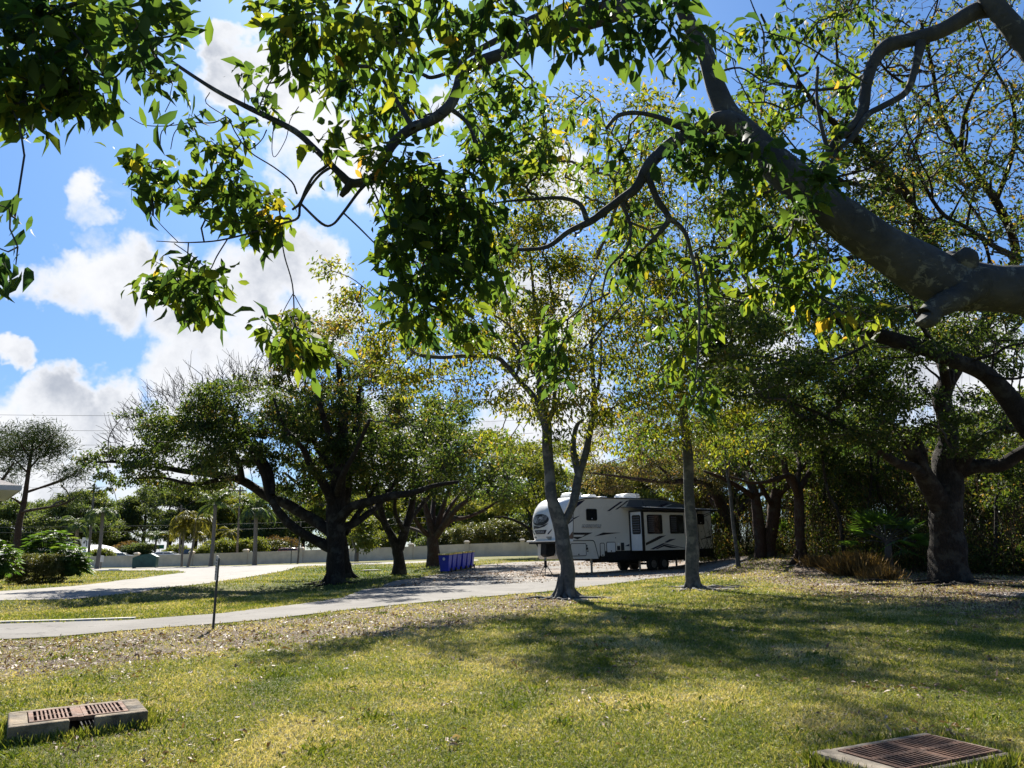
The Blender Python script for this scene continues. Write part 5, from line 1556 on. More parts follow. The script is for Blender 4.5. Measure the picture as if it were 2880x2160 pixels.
t.limb([(2660, 1005, 16, -.8), (2600, 930, 12, -1.4), (2560, 860, 8, -2)], k=7)
t.limb([(2480, 945, 13, -1.2), (2400, 990, 10, -2), (2320, 1020, 7, -2.6)], k=7)
t.limb([(2330, 885, 10, -1.6), (2260, 800, 8, -1), (2180, 760, 5, 0)], k=7)
t.flare(.45, 1, 6, seed=33)
rep_blobs(t, 2050, 2500, 800, 1060, 24, 55, 7, 13, (-3, 1), .24, .22, sp=.16)
rep_blobs(t, 2500, 2900, 780, 980, 12, 50, 6, 10, (-2, 2), .24, .22, sp=.16)
rep_blobs(t, 2850, 3150, 100, 900, 20, 60, 7, 11, (-2, 3), .36, .24, sp=.18)
t.wander(20, 4, (1, 3), .04)
t.build(leaf=.105, droop=.15, tip=.006)

# ---- oaks behind the trailer
specs = [("leaning oak just behind the trailer's rear with a wide olive-brown crown over its roof", 2050, 1562, 49.5,
          [[(2055, 1575, 46), (2052, 1530, 38), (2045, 1480, 35), (2030, 1430, 30, 0), (2010, 1390, 25, -.6), (1985, 1360, 21, -1.2), (1950, 1350, 18, -1.8), (1890, 1355, 14, -2.4), (1820, 1350, 11, -3), (1740, 1340, 7, -3), (1660, 1330, 4, -3)],
           [(2055, 1480, 24), (2085, 1430, 18, 1), (2120, 1400, 14, 2), (2160, 1380, 9, 3)], [(2040, 1450, 20), (2010, 1420, 18, 1.5), (1975, 1370, 14, 3), (1930, 1310, 9, 4), (1880, 1260, 6, 5)], [(2035, 1440, 18), (2020, 1370, 14, 2), (2010, 1300, 9, 3), (2000, 1220, 6, 3)], [(1900, 1352, 9, -2.4), (1850, 1310, 7, -2), (1790, 1260, 5, -1.5)]],
          RED_BARK, LF_OAK2, (1640, 2060, 1170, 1375, 64, .5)),
         ("twin-trunked dark oak behind the thin pole, between the leaning oak and the small red-barked oak", 2150, 1565, 42,
          [[(2140, 1580, 40), (2140, 1530, 34), (2135, 1480, 32), (2128, 1430, 29), (2120, 1380, 25), (2090, 1330, 20, 1), (2050, 1290, 13, 2), (2000, 1240, 8, 3)], [(2165, 1580, 44), (2165, 1530, 38), (2172, 1470, 34), (2178, 1420, 32), (2185, 1360, 28), (2180, 1300, 22), (2190, 1230, 15), (2200, 1150, 8)],
           [(2180, 1400, 20), (2230, 1350, 15, -1), (2280, 1290, 10, -2)], [(2122, 1400, 18), (2080, 1370, 14, -1.5), (2030, 1345, 10, -2.6), (1980, 1325, 6, -3)], [(2176, 1430, 14), (2130, 1350, 11, -2), (2100, 1290, 7, -3)]],
          RED_BARK, LF_OAK, (1980, 2330, 1080, 1330, 58, .42)),
         ("small red-barked oak with a bent twisting top, left of the dry grass tuft", 2255, 1585, 37,
          [[(2258, 1600, 40), (2255, 1550, 28), (2250, 1500, 27), (2246, 1440, 26), (2240, 1380, 25), (2215, 1340, 20), (2205, 1300, 16), (2200, 1260, 8)], [(2244, 1400, 20), (2225, 1340, 17, -.6), (2180, 1350, 13, -1), (2120, 1360, 9, -1.4), (2050, 1340, 6, -2)],
           [(2246, 1380, 18), (2275, 1330, 14, .4), (2310, 1275, 12, .8), (2340, 1265, 8, 1), (2370, 1258, 5, 1.2)], [(2240, 1370, 14), (2250, 1310, 12, 1), (2230, 1250, 9, 2), (2215, 1190, 6, 2)]],
          RED_BARK, LF_OAK, (2080, 2420, 1080, 1290, 44, .4))]
for i, (lab, bx, by, D, limbs, bark, lm_, (x0, x1, y0, y1, nb, vm)) in enumerate(specs):
    p = P(bx, by, D)
    p[2] = float(gz(p[0], p[1]))
    t = Tree("oak_tree", lab, "tree", p, D, bark, lm_, LEAF_OAK, "oaks along the right side", seed=61 + i)
    for pts in limbs:
        t.limb(pts, k=10)
    t.flare(.30, .6, 6, spread=1.8, seed=40 + i, roots=3)
    rep_blobs(t, x0, x1, y0, y1, nb, 46, 7, 13, (-4, 4), vm, .24, sp=.24)
    t.build(leaf=.15, droop=.15, tip=.008)
p = P(2073, 1592, 39)
p[2] = float(gz(p[0], p[1]))
t = Tree("bare_pole", "thin pale leaning bare trunk like a pole at the end of the drive", "tree", p, 39, GREY_BARK, LF_OAK, seed=71)
t.limb([(2078, 1600, 13), (2071, 1540, 11), (2062, 1470, 10), (2055, 1400, 9), (2046, 1330, 8), (2040, 1270, 7), (2035, 1200, 5)], k=8)
rep_blobs(t, 2000, 2080, 1130, 1230, 6, 30, 5, 8, (-1, 1), .4, sp=.2)
t.build(leaf=.14)

# ---- pines at the far left
for i, (lab, pts, D, brs, blobs, sd) in enumerate((
        ("tall pine with a rounded flat top and bare lower limbs at the far left", [(45, 1590, 19), (51, 1483, 17), (65, 1424, 15), (76, 1346, 12), (83, 1299, 9), (94, 1248, 6), (98, 1215, 3)], 66,
         [[(72, 1385, 8), (110, 1372, 6, 1), (160, 1355, 8, 2), (200, 1338, 6, 2), (232, 1315, 4, 2)], [(64, 1420, 7), (30, 1400, 5, -1), (0, 1410, 6, -2)], [(80, 1320, 6), (120, 1280, 5, 1), (170, 1268, 5, 1)], [(78, 1330, 6), (40, 1290, 4, 1), (10, 1260, 4, 2)], [(60, 1440, 9), (120, 1430, 7, -2), (170, 1420, 5, -3), (210, 1400, 3, -3)], [(86, 1290, 5), (60, 1250, 4, -1), (50, 1220, 4, -1)], [(88, 1270, 5), (130, 1240, 4, -1), (150, 1220, 4, -1)]],
         [(95, 1222, 55, 22, 34), (60, 1245, 40, 22, 20), (140, 1240, 45, 24, 24), (175, 1268, 30, 18, 14), (110, 1270, 50, 18, 18), (215, 1320, 26, 14, 12), (175, 1340, 40, 12, 10), (15, 1270, 30, 20, 12), (205, 1400, 18, 14, 8), (185, 1412, 26, 10, 6), (60, 1300, 40, 20, 8), (120, 1310, 50, 24, 10)], 81),
        ("pine at the extreme left edge, mostly behind the taller pine and the house roof", [(-20, 1600, 17), (-14, 1480, 15), (-8, 1380, 12), (-6, 1300, 9), (-4, 1230, 5)], 72,
         [[(-8, 1370, 10), (20, 1330, 7), (40, 1300, 5)], [(-6, 1310, 9), (-60, 1280, 6), (-90, 1270, 4)], [(-5, 1280, 8), (20, 1250, 5)]], [(0, 1230, 45, 26, 26), (20, 1290, 36, 24, 18), (-50, 1270, 40, 24, 16), (30, 1330, 30, 20, 12), (10, 1370, 40, 18, 12)], 82))):
    p = P(pts[0][0], pts[0][1], D)
    p[2] = float(gz(p[0], p[1]))
    t = Tree("pine_tree", lab, "tree", p, D, RED_BARK, LF_PINE, LEAF_THIN, "pines at the far left", seed=sd)
    t.dens = 1.0
    t.limb([(pts[0][0], 1610, pts[0][2])] + pts[1:], k=10)
    for q in brs:
        t.limb(q, k=6)
    for (px, py, rx, ry, n) in blobs:
        t.blob(px, py, rx * 1.1, ry * 1.2, int(n * 1.3), t.g.uniform(-1.5, 1.5), lv=34, sp=.5, vm=.4, vs=.25)
    t.build(leaf=.42, droop=-.1, tip=.012, up=.2, along=.3, wid=.9)


# ---- palms
def palm(label, bx, by, hx, hy, D, r, nf, fl, droop, leafm, group, seed, lean=0.0, upness=.9):
    r *= .74
    g = np.random.default_rng(seed)
    a = P(bx, by, D)
    a[2] = float(gz(a[0], a[1]))
    h = P(hx, hy, D)
    o = thing("palm_tree", label, "palm", a, 0, group)
    mid = (a + h) / 2 + np.array([lean, 0, 0])
    pts = catmull([a - [0, 0, .3], a * .75 + h * .25 + [lean * .7, 0, 0], mid, h], 8)
    rr = np.interp(np.linspace(0, 1, len(pts)), [0, .06, .2, .9, 1], [r * 1.5, r * 1.15, r, r * .85, r * .95])
    V, Qd, Tr = tube(pts, rr, 12, .02, g)
    mesh_obj("trunk", V - a, [Qd, Tr], PALM_BARK, o, smooth=True)
    lp, ld, lu, ls, lv = [], [], [], [], []
    A = Acc()
    for i in range(nf):
        az = i * 2.399 + g.uniform(-.3, .3)
        el0 = g.uniform(-.15, 1.25) * upness
        hd = np.array([math.cos(az), math.sin(az), 0])
        n = 12
        q = h + [0, 0, .05]
        e = el0
        st = fl * g.uniform(.8, 1.15) / n
        sp_ = [q]
        for k in range(n):
            q = q + (hd * math.cos(e) + np.array([0, 0, math.sin(e)])) * st
            e -= droop * g.uniform(.7, 1.3) * (0.6 + k / n) / n * 2.1
            sp_.append(q)
        sp_ = np.array(sp_)
        V, Qd, Tr = tube(sp_, np.linspace(.035, .008, n + 1), 4, 0, g)
        A.add(V, Qd, Tr)
        side = np.cross(hd, [0, 0, 1.0])
        m = 34
        tt = np.linspace(.12, 1, m)
        for s_ in (-1, 1):
            idx_ = tt * n
            k0 = np.minimum(idx_.astype(int), n - 1)
            pos_ = sp_[k0] + (sp_[k0 + 1] - sp_[k0]) * (idx_ - k0)[:, None]
            tg_ = sp_[k0 + 1] - sp_[k0]
            tg_ /= np.linalg.norm(tg_, axis=1)[:, None]
            lp.append(pos_)
            ld.append(side * s_ + tg_ * .75 + np.array([0, 0, -.55]) + g.normal(size=(m, 3)) * .12)
            lu.append(np.tile([0, 0, 1.0], (m, 1)) + g.normal(size=(m, 3)) * .3)
            ls.append(fl * .26 * np.sin(np.pi * np.clip(tt * .9 + .08, 0, 1)) + .12)
            lv.append(np.clip(g.normal(.5, .18, m), 0, 1))
    lp, ld, lu, ls, lv = map(np.concatenate, (lp, ld, lu, ls, lv))
    fr = A.build("frond_ribs", TWIG if leafm is LF_PINE else leafm, o, a)
    leaves("fronds", lp, ld, lu, ls, LEAF_THIN, lv, leafm, o, a, 1.5)
    return o


LF_PALM = leafmat("palm_fronds", [(0.0, (0.045, 0.08, 0.035)), (0.6, (0.085, 0.135, 0.055)), (1.0, (0.15, 0.18, 0.065))], 0.35, 1.5, .5, .4)
LF_PALMY = leafmat("yellow_palm_fronds", [(0.0, (0.08, 0.10, 0.03)), (0.6, (0.16, 0.16, 0.045)), (1.0, (0.24, 0.20, 0.06))], 0.4, 1.4, .5, .3)
PG = "palms along the wall and road"
palm("thick-trunked grey palm before the wall left of the dumpster, head drooping to the right", 272, 1597, 290, 1440, 103, .34, 15, 2.9, 1.1, LF_PALM, PG, 1, .1)
palm("slim palm before the wall right of the dumpster, left of the curved pair", 511, 1593, 521, 1480, 101, .20, 13, 2.6, 1.0, LF_PALMY, PG, 2, -.1)
palm("curved palm with the widest yellow-green head, before the wall right of the dumpster", 527, 1593, 549, 1462, 100, .22, 18, 3.9, 1.15, LF_PALMY, PG, 3, .25)
palm("tall green palm with a brushy upswept head, before the wall", 593, 1590, 606, 1420, 98, .34, 18, 3.2, .75, LF_PALM, PG, 4, .05, 1.15)
palm("tall thick palm before the wall with its head behind the big oak's lower limb", 716, 1587, 721, 1432, 95, .36, 17, 3.3, .9, LF_PALM, PG, 5, 0, 1.0)
palm("pale palm beyond the wall at the left beside the road sign", 211, 1560, 219, 1478, 125, .40, 14, 3.6, .9, LF_PALM, PG, 6)
palm("thin palm beyond the wall just left of the green street sign", 435, 1560, 440, 1510, 138, .26, 12, 2.6, .9, LF_PALM, PG, 7)
palm("small palm with a yellow head beyond the wall, behind the green street sign", 468, 1560, 475, 1502, 140, .24, 12, 2.7, .9, LF_PALMY, PG, 8)
palm("small bright yellow palm beyond the wall, left of the tall brushy palm", 574, 1556, 577, 1508, 142, .22, 12, 2.6, .9, LF_PALMY, PG, 9)
palm("small yellow-green palm beyond the wall, just left of the tall brown pole", 641, 1556, 645, 1498, 140, .22, 12, 2.8, .9, LF_PALMY, PG, 10)


# ---- tree line beyond the wall
def far_tree(name, label, px, Y, h, w, leafm, seed, group, per=24, leaf=.42, n=70, cx=0.0, low=.25, shape=1.0):
    p = P(px, 1555, Y)
    p[2] = float(gz(p[0], p[1]))
    t = Tree(name, label, "tree", p, Y, OAK_BARK, leafm, LEAF_OAK, group, seed=seed)
    g = t.g
    top = p + np.array([cx, 0, h * .78])
    t.limb_w([p - [0, 0, .3], p + [g.uniform(-.3, .3), 0, h * .25], p + [cx * .6, g.uniform(-.5, .5), h * .5], top], [h * .032, h * .026, h * .018, .05], 8, .05, 4)
    for k in range(5):
        a = g.uniform(0, 6.28)
        z0 = h * g.uniform(.25, .55)
        t.limb_w([p + [cx * .4, 0, z0], p + [cx * .5 + math.cos(a) * w * .22, math.sin(a) * w * .22, z0 + h * .12], p + [cx * .6 + math.cos(a) * w * .42, math.sin(a) * w * .42, z0 + h * .22]], [h * .014, h * .010, .04], 6, .05, 3)
    for k in range(9):
        a = g.uniform(0, 6.28)
        q = math.sqrt(g.uniform(0, 1)) * .36 * w
        zz = h * (low + (1 - low) * g.uniform(.1, .86) ** .8)
        fall = math.sqrt(max(.1, 1 - (zz / h) ** 2 * .85))
        t.blobw(p + [cx * .5 + math.cos(a) * q * fall * 1.2, math.sin(a) * q * fall, zz * shape], (w * .24, w * .24, h * .13), n // 9 + 1, per, sp=leaf * 1.3, vm=g.uniform(.3, .6))
    t.build(leaf=leaf, droop=.1, tip=.02, alpha=.1)
    return t.o


FT = [(70, 150, 12.5, 13, LF_FAR, "dark rounded tree beyond the wall behind the tall pine"), (165, 146, 12.5, 12, LF_FAR, "dark tree beyond the wall behind the philodendron bush"), (245, 152, 13.5, 13, LF_FAR, "dark green tree beyond the wall behind the leaning utility pole"),
      (318, 165, 12, 12, LF_FAR, "grey-green tree rising behind the white-roofed house"), (400, 168, 15, 15, LF_FAR, "rounded dense dark tree behind the white-roofed house, to its right"), (470, 160, 16.5, 16, LF_FAR, "highest mound of dark green foliage behind the short utility pole"),
      (545, 165, 17, 14, LF_LIME, "pale yellow-green tree behind the curved palms"), (620, 170, 17, 15, LF_LIME, "pale yellow-green tree behind the brushy palm"), (690, 165, 15, 14, LF_LIME, "pale tree behind the tall brown pole"),
      (765, 160, 15, 13, LF_FAR, "dull green tree far behind the left limbs of the biggest oak"), (850, 165, 15, 14, LF_FAR, "dull green tree far behind the biggest oak's trunk, to its left"), (935, 160, 13, 13, LF_LIME, "pale tree far behind the biggest oak's trunk"),
      (1035, 150, 13, 13, LF_LIME, "bright lime tree far behind, showing between the two nearer oak trunks"), (1120, 160, 13, 13, LF_FAR, "dull green tree far behind the middle oak"),
      (1200, 150, 12, 12, LF_LIME, "bright lime tree far behind the bins"), (1285, 150, 11.5, 12, LF_FAR, "green tree beyond the wall right of the bins"), (1360, 140, 11, 12, LF_LIME, "yellow-green tree beyond the wall, midway between bins and trailer"),
      (1440, 135, 11, 12, LF_LIME, "yellow-green tree beyond the wall left of the trailer's nose"), (1500, 120, 17, 12, LF_LIME, "tall pale tree beyond the wall above the trailer's nose"), (1560, 118, 12, 12, LF_FAR, "green tree beyond the wall behind the trailer's nose"),
      (1650, 110, 12, 13, LF_FAR, "green tree beyond the wall hidden behind the trailer"), (1760, 105, 12, 13, LF_FAR, "second green tree beyond the wall hidden behind the trailer"), (1870, 100, 13, 13, LF_LIME, "pale tree behind the trailer's rear roof"), (-60, 150, 13, 13, LF_FAR, "dark tree beyond the wall at the extreme left edge")]
FT += [(20, 185, 15, 17, LF_FAR, "tall hazy tree in the second row beyond the wall, at the far left"), (130, 190, 15, 17, LF_FAR, "hazy tree in the second row beyond the wall behind the tall pine's trunk"), (280, 195, 15, 17, LF_FAR, "hazy tree in the second row beyond the wall behind the white roof"),
       (510, 195, 18, 18, LF_FAR, "hazy tree in the second row behind the curved palms"), (660, 195, 18, 18, LF_FAR, "hazy tree in the second row behind the tallest palms"), (810, 195, 17, 18, LF_LIME, "hazy tree in the second row left of the biggest oak's trunk"),
       (990, 190, 16, 18, LF_FAR, "hazy tree in the second row right of the biggest oak's trunk"), (1160, 190, 15, 18, LF_FAR, "hazy tree in the second row behind the oak by the bins"), (1320, 180, 14, 18, LF_FAR, "hazy tree in the second row midway between bins and trailer")]
for i, (px, Y, h, w_, lm_, lab) in enumerate(FT):
    far_tree("broadleaf_tree", lab, px, Y, h, w_, lm_, 200 + i, "trees beyond the wall", n=170, low=.08)


def shrub(name, label, c, r, leafm, seed, leaf=.1, n=120, per=14, tmpl=LEAF_OAK, stems=5, group=None, sp=.12, droop=.1, cat="shrub", vm=.45):
    c = np.array([c[0], c[1], float(gz(c[0], c[1]))])
    t = Tree(name, label, cat, c, max(13, c[1]), OAK_BARK, leafm, tmpl, group, seed=seed)
    g = t.g
    for k in range(stems):
        a = g.uniform(0, 6.28)
        q = g.uniform(.1, .6)
        t.limb_w([c + [math.cos(a) * q * r[0] * .3, math.sin(a) * q * r[1] * .3, -.1], c + [math.cos(a) * q * r[0] * .7, math.sin(a) * q * r[1] * .7, r[2] * .7], c + [math.cos(a) * q * r[0], math.sin(a) * q * r[1], r[2] * 1.5]], [.04, .03, .015], 6, .05, 4)
    t.blobw(c + [0, 0, r[2]], r, n, per, sp=sp, vm=vm)
    for k in range(5):
        a = g.uniform(0, 6.28)
        t.blobw(c + [math.cos(a) * r[0] * .6, math.sin(a) * r[1] * .6, r[2] * g.uniform(.8, 1.5)], np.array(r) * .42, n // 6, per, sp=sp, vm=vm)
    t.build(leaf=leaf, droop=droop, tip=.006, alpha=.1)
    return t.o


HB = [(585, 118, 1.9, LF_LIME, "low yellow-green shrub topping the wall left of the tall brown pole"), (620, 120, 2.6, LF_LIME, "rounded sunlit shrub beyond the wall just left of the tall brown pole"), (695, 120, 2.7, LF_LIME, "bright sunlit shrub beyond the wall right of the tall brown pole"),
      (760, 125, 2.4, LF_HEDGE, "green shrub above the wall, left of the biggest oak"), (780, 128, 3.0, LF_DRY, "bare brownish shrub beyond the wall left of the biggest oak"), (360, 140, 2.8, LF_DRY, "reddish brown shrub beside the white-roofed house"), (390, 138, 2.6, LF_FAR, "dark shrub beyond the wall left of the dumpster"),
      (500, 130, 2.0, LF_LIME, "small bright shrub beyond the wall behind the slim palm"), (1075, 118, 2.6, LF_LIME, "bright lime shrub over the wall between the two nearer oak trunks"), (1340, 108, 3.2, LF_HEDGE, "rounded olive shrub over the wall right of the bins"), (1405, 106, 3.4, LF_HEDGE, "tall olive shrub over the wall left of the trailer"),
      (1470, 104, 3.2, LF_HEDGE, "olive shrub over the wall close to the trailer's nose"), (1290, 112, 2.8, LF_HEDGE, "olive shrub over the wall directly behind the bins"), (1230, 114, 2.6, LF_FAR, "dark shrub over the wall behind the oak by the bins"), (282, 128, 1.6, LF_LIME, "thin yellow-green shrub in front of the white-roofed house")]
for i, (px, Y, hh, lm_, lab) in enumerate(HB):
    p = P(px, 1560, Y)
    shrub("shrub", lab, p, (hh * 1.15, hh * .8, hh * .62), lm_, 300 + i, .26, 90, 14, LEAF_OAK, 4, "shrubs beyond the wall", .28)

# ---- planting at the left by the house
def hedge_box(label, cx, cy, rx, ry, h, seed):
    z = float(gz(cx, cy))
    t = Tree("clipped_hedge", label, "hedge", (cx, cy, z), 36, OAK_BARK, LF_HEDGE, LEAF_OAK, seed=seed)
    g = t.g
    for k in range(10):
        x, y = cx + g.uniform(-.8, .8) * rx, cy + g.uniform(-.7, .7) * ry
        t.limb_w([(x, y, z - .1), (x + .05, y, z + h * .4), (x - .05, y + .1, z + h * .8)], [.03, .025, .012], 5, .05, 3)
    n = 520
    u = g.uniform(-1, 1, (n, 3))
    m = np.argmax(np.abs(u), axis=1)
    sel = g.uniform(size=n) < .75
    for i in range(n):
        if sel[i]:
            u[i, m[i]] = np.sign(u[i, m[i]]) * g.uniform(.85, 1.02)
    for q in u:
        x = cx + q[0] * rx * (1 - .10 * max(0, q[2]))
        t.tg.append((np.array([x, cy + q[1] * ry, z + h * (.5 + .5 * q[2]) + .06 * math.sin(x * 3)]), 16, .08, .5, .25))
    t.build(leaf=.075, droop=0, tip=.004, alpha=.15)


p = G(80, 1645)
hedge_box("clipped boxy hedge with small sunlit leaves beside the house at the left", p[0] - .1, p[1] + .9, 1.15, .9, 1.5, 401)


def philodendron(label, c, r, n, seed, leaf=.62):
    c = np.array([c[0], c[1], float(gz(c[0], c[1]))])
    g = np.random.default_rng(seed)
    o = thing("leafy_shrub", label, "shrub", c, 0, "big-leaved shrubs by the house")
    A = Acc()
    lp, ld, lu, ls, lv = [], [], [], [], []
    for i in range(n):
        u = unit(1, g)[0]
        u[2] = abs(u[2]) * 1.1 - .2
        u /= np.linalg.norm(u)
        q = c + np.array([0, 0, r[2] * .75]) + u * np.array(r) * g.uniform(.65, 1.05)
        if q[2] < c[2] + .15:
            q[2] = c[2] + g.uniform(.15, .5)
        st = c + np.array([u[0] * r[0] * .3, u[1] * r[1] * .3, r[2] * .3])
        mid = (st + q) / 2 + [0, 0, .2]
        V, Qd, Tr = tube(catmull([st, mid, q], 3), np.linspace(.014, .008, 7), 4, 0, g)
        A.add(V, Qd, Tr)
        out = np.array([u[0], u[1], -.45 + .5 * u[2]])
        out /= np.linalg.norm(out)
        side = np.cross(out, [0, 0, 1.0])
        side /= np.linalg.norm(side) + 1e-6
        val = np.clip(g.normal(.45, .2), 0, 1)
        L_ = leaf * g.uniform(.7, 1.25)
        for k in range(9):       # deeply cut leaf: fingers fanned along the midrib
            f_ = (k - 4) / 4.0
            lp.append(q + out * L_ * .25 * (1 - abs(f_)))
            ld.append(out * (1.15 - abs(f_) * .8) + side * f_ * 1.0 + np.array([0, 0, -.15 * abs(f_)]))
            lu.append(np.array([0, 0, 1.0]) + .25 * out + g.normal(size=3) * .15)
            ls.append(L_ * (.85 - .25 * abs(f_)))
            lv.append(np.clip(val + g.normal() * .06, 0, 1))
    A.build("stems", LF_SHRUB, o, c)
    leaves("leaf_mass", np.array(lp), np.array(ld), np.array(lu), np.array(ls), LEAF_MID, np.array(lv), LF_SHRUB, o, c, .62)


p = G(95, 1632)
philodendron("tall mass of deeply cut glossy leaves behind the clipped hedge", (p[0] - .3, p[1] + 2.0), (1.55, 1.2, 1.75), 300, 411, .6)
p = G(178, 1640)
philodendron("drooping cut-leaved shrub on a leaning stem at the hedge's right end", (p[0], p[1] + .3), (.85, .8, 1.15), 170, 412, .58)
p = G(-12, 1655)
philodendron("dark leafy shrub at the extreme left edge against the house wall", (p[0] - .2, p[1] + .3), (.75, .8, 1.3), 110, 413, .5)

# ---- thicket at the right: countable plants first, then the tangle
for i, (px, py, D, r, lab) in enumerate(((2490, 1490, 31.2, 1.5, "largest fan palm in the thicket, left of the big right-hand oak's trunk"), (2200, 1500, 45, 1.3, "fan palm in the shade between the twin-trunked and the red-barked oak"), (2010, 1480, 50, 1.4, "fan palm rising directly behind the trailer's rear corner"), (2420, 1500, 39, 1.1, "smaller fan palm behind and left of the largest one"), (2850, 1560, 30, .8, "low fan palm at the right edge in deep shade"))):
    g = np.random.default_rng(500 + i)
    q = P(px, py, D)
    a = np.array([q[0], q[1], float(gz(q[0], q[1]))])
    o = thing("fan_palm", lab, "palm", a, 0, "fan palms in the thicket")
    A = Acc()
    lp, ld, lu, ls, lv = [], [], [], [], []
    hc = max(.4, q[2] - a[2] - .5)
    V, Qd, Tr = tube([a - [0, 0, .2], a + [0, 0, hc * .5], a + [0.05, 0, hc]], [.16, .15, .13], 8, .05, g)
    A.add(V, Qd, Tr)
    for k in range(20):
        az = k * 2.399
        e = g.uniform(-.2, 1.3)
        d = np.array([math.cos(az) * math.cos(e), math.sin(az) * math.cos(e), math.sin(e)])
        s0 = a + [0, 0, hc]
        tip_ = s0 + d * r * g.uniform(.55, .8) + [0, 0, -.08]
        V, Qd, Tr = tube(np.array([s0, (s0 + tip_) / 2 + [0, 0, .06], tip_]), [.018, .014, .01], 4, 0, g)
        A.add(V, Qd, Tr)
        sd = np.cross(d, [0, 0, 1.0])
        sd /= np.linalg.norm(sd) + 1e-6
        val = np.clip(g.normal(.5, .2), 0, 1)
        for f_ in np.linspace(-1.25, 1.25, 17):
            lp.append(tip_)
            ld.append(d * math.cos(f_) + sd * math.sin(f_) + np.array([0, 0, -.25 * abs(f_)]))
            lu.append(np.cross(sd, d) + g.normal(size=3) * .2)
            ls.append(r * g.uniform(.42, .6))
            lv.append(val)
    A.build("stems", TWIG, o, a)
    leaves("fans", np.array(lp), np.array(ld), np.array(lu), np.array(ls), LEAF_THIN, np.array(lv), LF_SHRUB, o, a, .9)

sap = [(2375, 1560, 34, 2300, 1180, "thin sapling left of the dry grass tuft"), (2430, 1560, 35, 2440, 1150, "thin sapling behind the dry grass tuft"), (2520, 1560, 36, 2480, 1180, "thin sapling just left of the big right-hand oak"), (2740, 1570, 33, 2790, 1230, "dark slanting sapling right of the big oak's trunk"),
       (2800, 1580, 30, 2860, 1180, "slender sapling leaning right near the right edge"), (2770, 1580, 34, 2700, 1200, "slender upright sapling right of the big oak"), (2320, 1560, 40, 2340, 1200, "thin pale sapling between the red-barked oak and the grass tuft"), (2590, 1560, 37, 2610, 1250, "thin sapling close behind the big oak's left side")]
for i, (bx, by, D, tx, ty, lab) in enumerate(sap):
    a = P(bx, by, D)
    a[2] = float(gz(a[0], a[1]))
    t = Tree("sapling", lab, "sapling", a, D, OAK_BARK, LF_UNDER, LEAF_OAK, "saplings in the thicket", seed=520 + i)
    mx = (bx + tx) / 2 + t.g.uniform(-30, 30)
    t.limb([(bx, by + 15, 11), (bx * .7 + mx * .3, by * .7 + ty * .3, 9), (mx, (by + ty) / 2, 8), (tx, ty, 4)], k=7)
    for k in range(8):
        f_ = t.g.uniform(.35, 1)
        t.blob(bx + (tx - bx) * f_, by + (ty - by) * f_, 50, 40, 8, t.g.uniform(-1, 1), lv=10, sp=.2, vm=.5)
    t.build(leaf=.15, droop=.2, tip=.006)

TH = [(1975, 56, 9.5, 8, LF_LIME, "bright tree in the wood behind the trailer's rear end"), (2070, 58, 10, 9, LF_UNDER, "green tree in the wood behind the leaning oak"), (2230, 56, 10, 9, LF_UNDER, "green tree in the wood behind the red-barked oak"), (2340, 50, 9.5, 9, LF_LIME, "bright backlit tree in the wood left of the big dark oak"),
      (2440, 46, 9, 8, LF_UNDER, "dense tree in the wood behind the dry grass tuft"), (2560, 44, 10, 9, LF_LIME, "bright backlit tree in the wood close behind the big dark oak"), (2740, 42, 7.5, 8, LF_UNDER, "green tree in the wood right of the big dark oak"), (2860, 40, 7.5, 8, LF_LIME, "pale tree in the wood at the right edge"), (2980, 38, 8.5, 8, LF_UNDER, "dark tree in the wood just outside the right edge")]
for i, (px, Y, h, w_, lm_, lab) in enumerate(TH):
    far_tree("broadleaf_tree", lab, px, Y, h, w_, lm_, 540 + i, "trees in the wood at the right", per=22, leaf=.22, n=230, low=.03)

g = np.random.default_rng(77)
lp, lsz, lval = [], [], []
A = Acc()
for i in range(760):
    px = g.uniform(1960, 3050)
    near = np.interp(px, [1960, 2150, 2300, 2600, 3050], [47, 44.5, 36, 30.5, 28])
    Y = near + abs(g.normal()) * 6.0 + .2
    q = P(px, 1560, Y)
    z = float(gz(q[0], q[1]))
    hgt = g.uniform(.5, 2.0) * (1 if Y - near < 2.0 else (1.7 if Y - near < 5 else 2.6))
    c = np.array([q[0], q[1], z + hgt * .5])
    m = int(g.uniform(60, 170))
    lp.append(c + g.normal(size=(m, 3)) * np.array([.42, .42, hgt * .33]))
    lsz.append(g.uniform(.06, .14, m))
    lval.append(np.clip(g.normal(.45 if g.uniform() < .7 else .95, .2, m), 0, 1))
    for k in range(3):
        s0 = np.array([q[0] + g.normal() * .3, q[1] + g.normal() * .3, z - .05])
        e = s0 + [g.normal() * .7, g.normal() * .5, hgt * g.uniform(.8, 2.2)]
        V, Qd, Tr = tube(catmull([s0, (s0 + e) / 2 + g.normal(size=3) * .2, e], 3), np.linspace(.016, .006, 7), 4, 0, g)
        A.add(V, Qd, Tr)
lp, lsz, lval = map(np.concatenate, (lp, lsz, lval))
keep = lp[:, 2] > gz(lp[:, 0], lp[:, 1]) + .02
lp, lsz, lval = lp[keep], lsz[keep], lval[keep]
uo = leaves("undergrowth", lp, unit(len(lp), g) + [0, 0, -.2], unit(len(lp), g) + [0, 0, .8], lsz, LEAF_OAK, lval, LF_UNDER)
tag(uo, "shaded tangle of low leafy undergrowth along the wood's edge at the right", kind="stuff")
tg_ = A.build("undergrowth_stems", LF_DRY)
tag(tg_, "tangle of thin dry stems and vines in the undergrowth", kind="stuff")
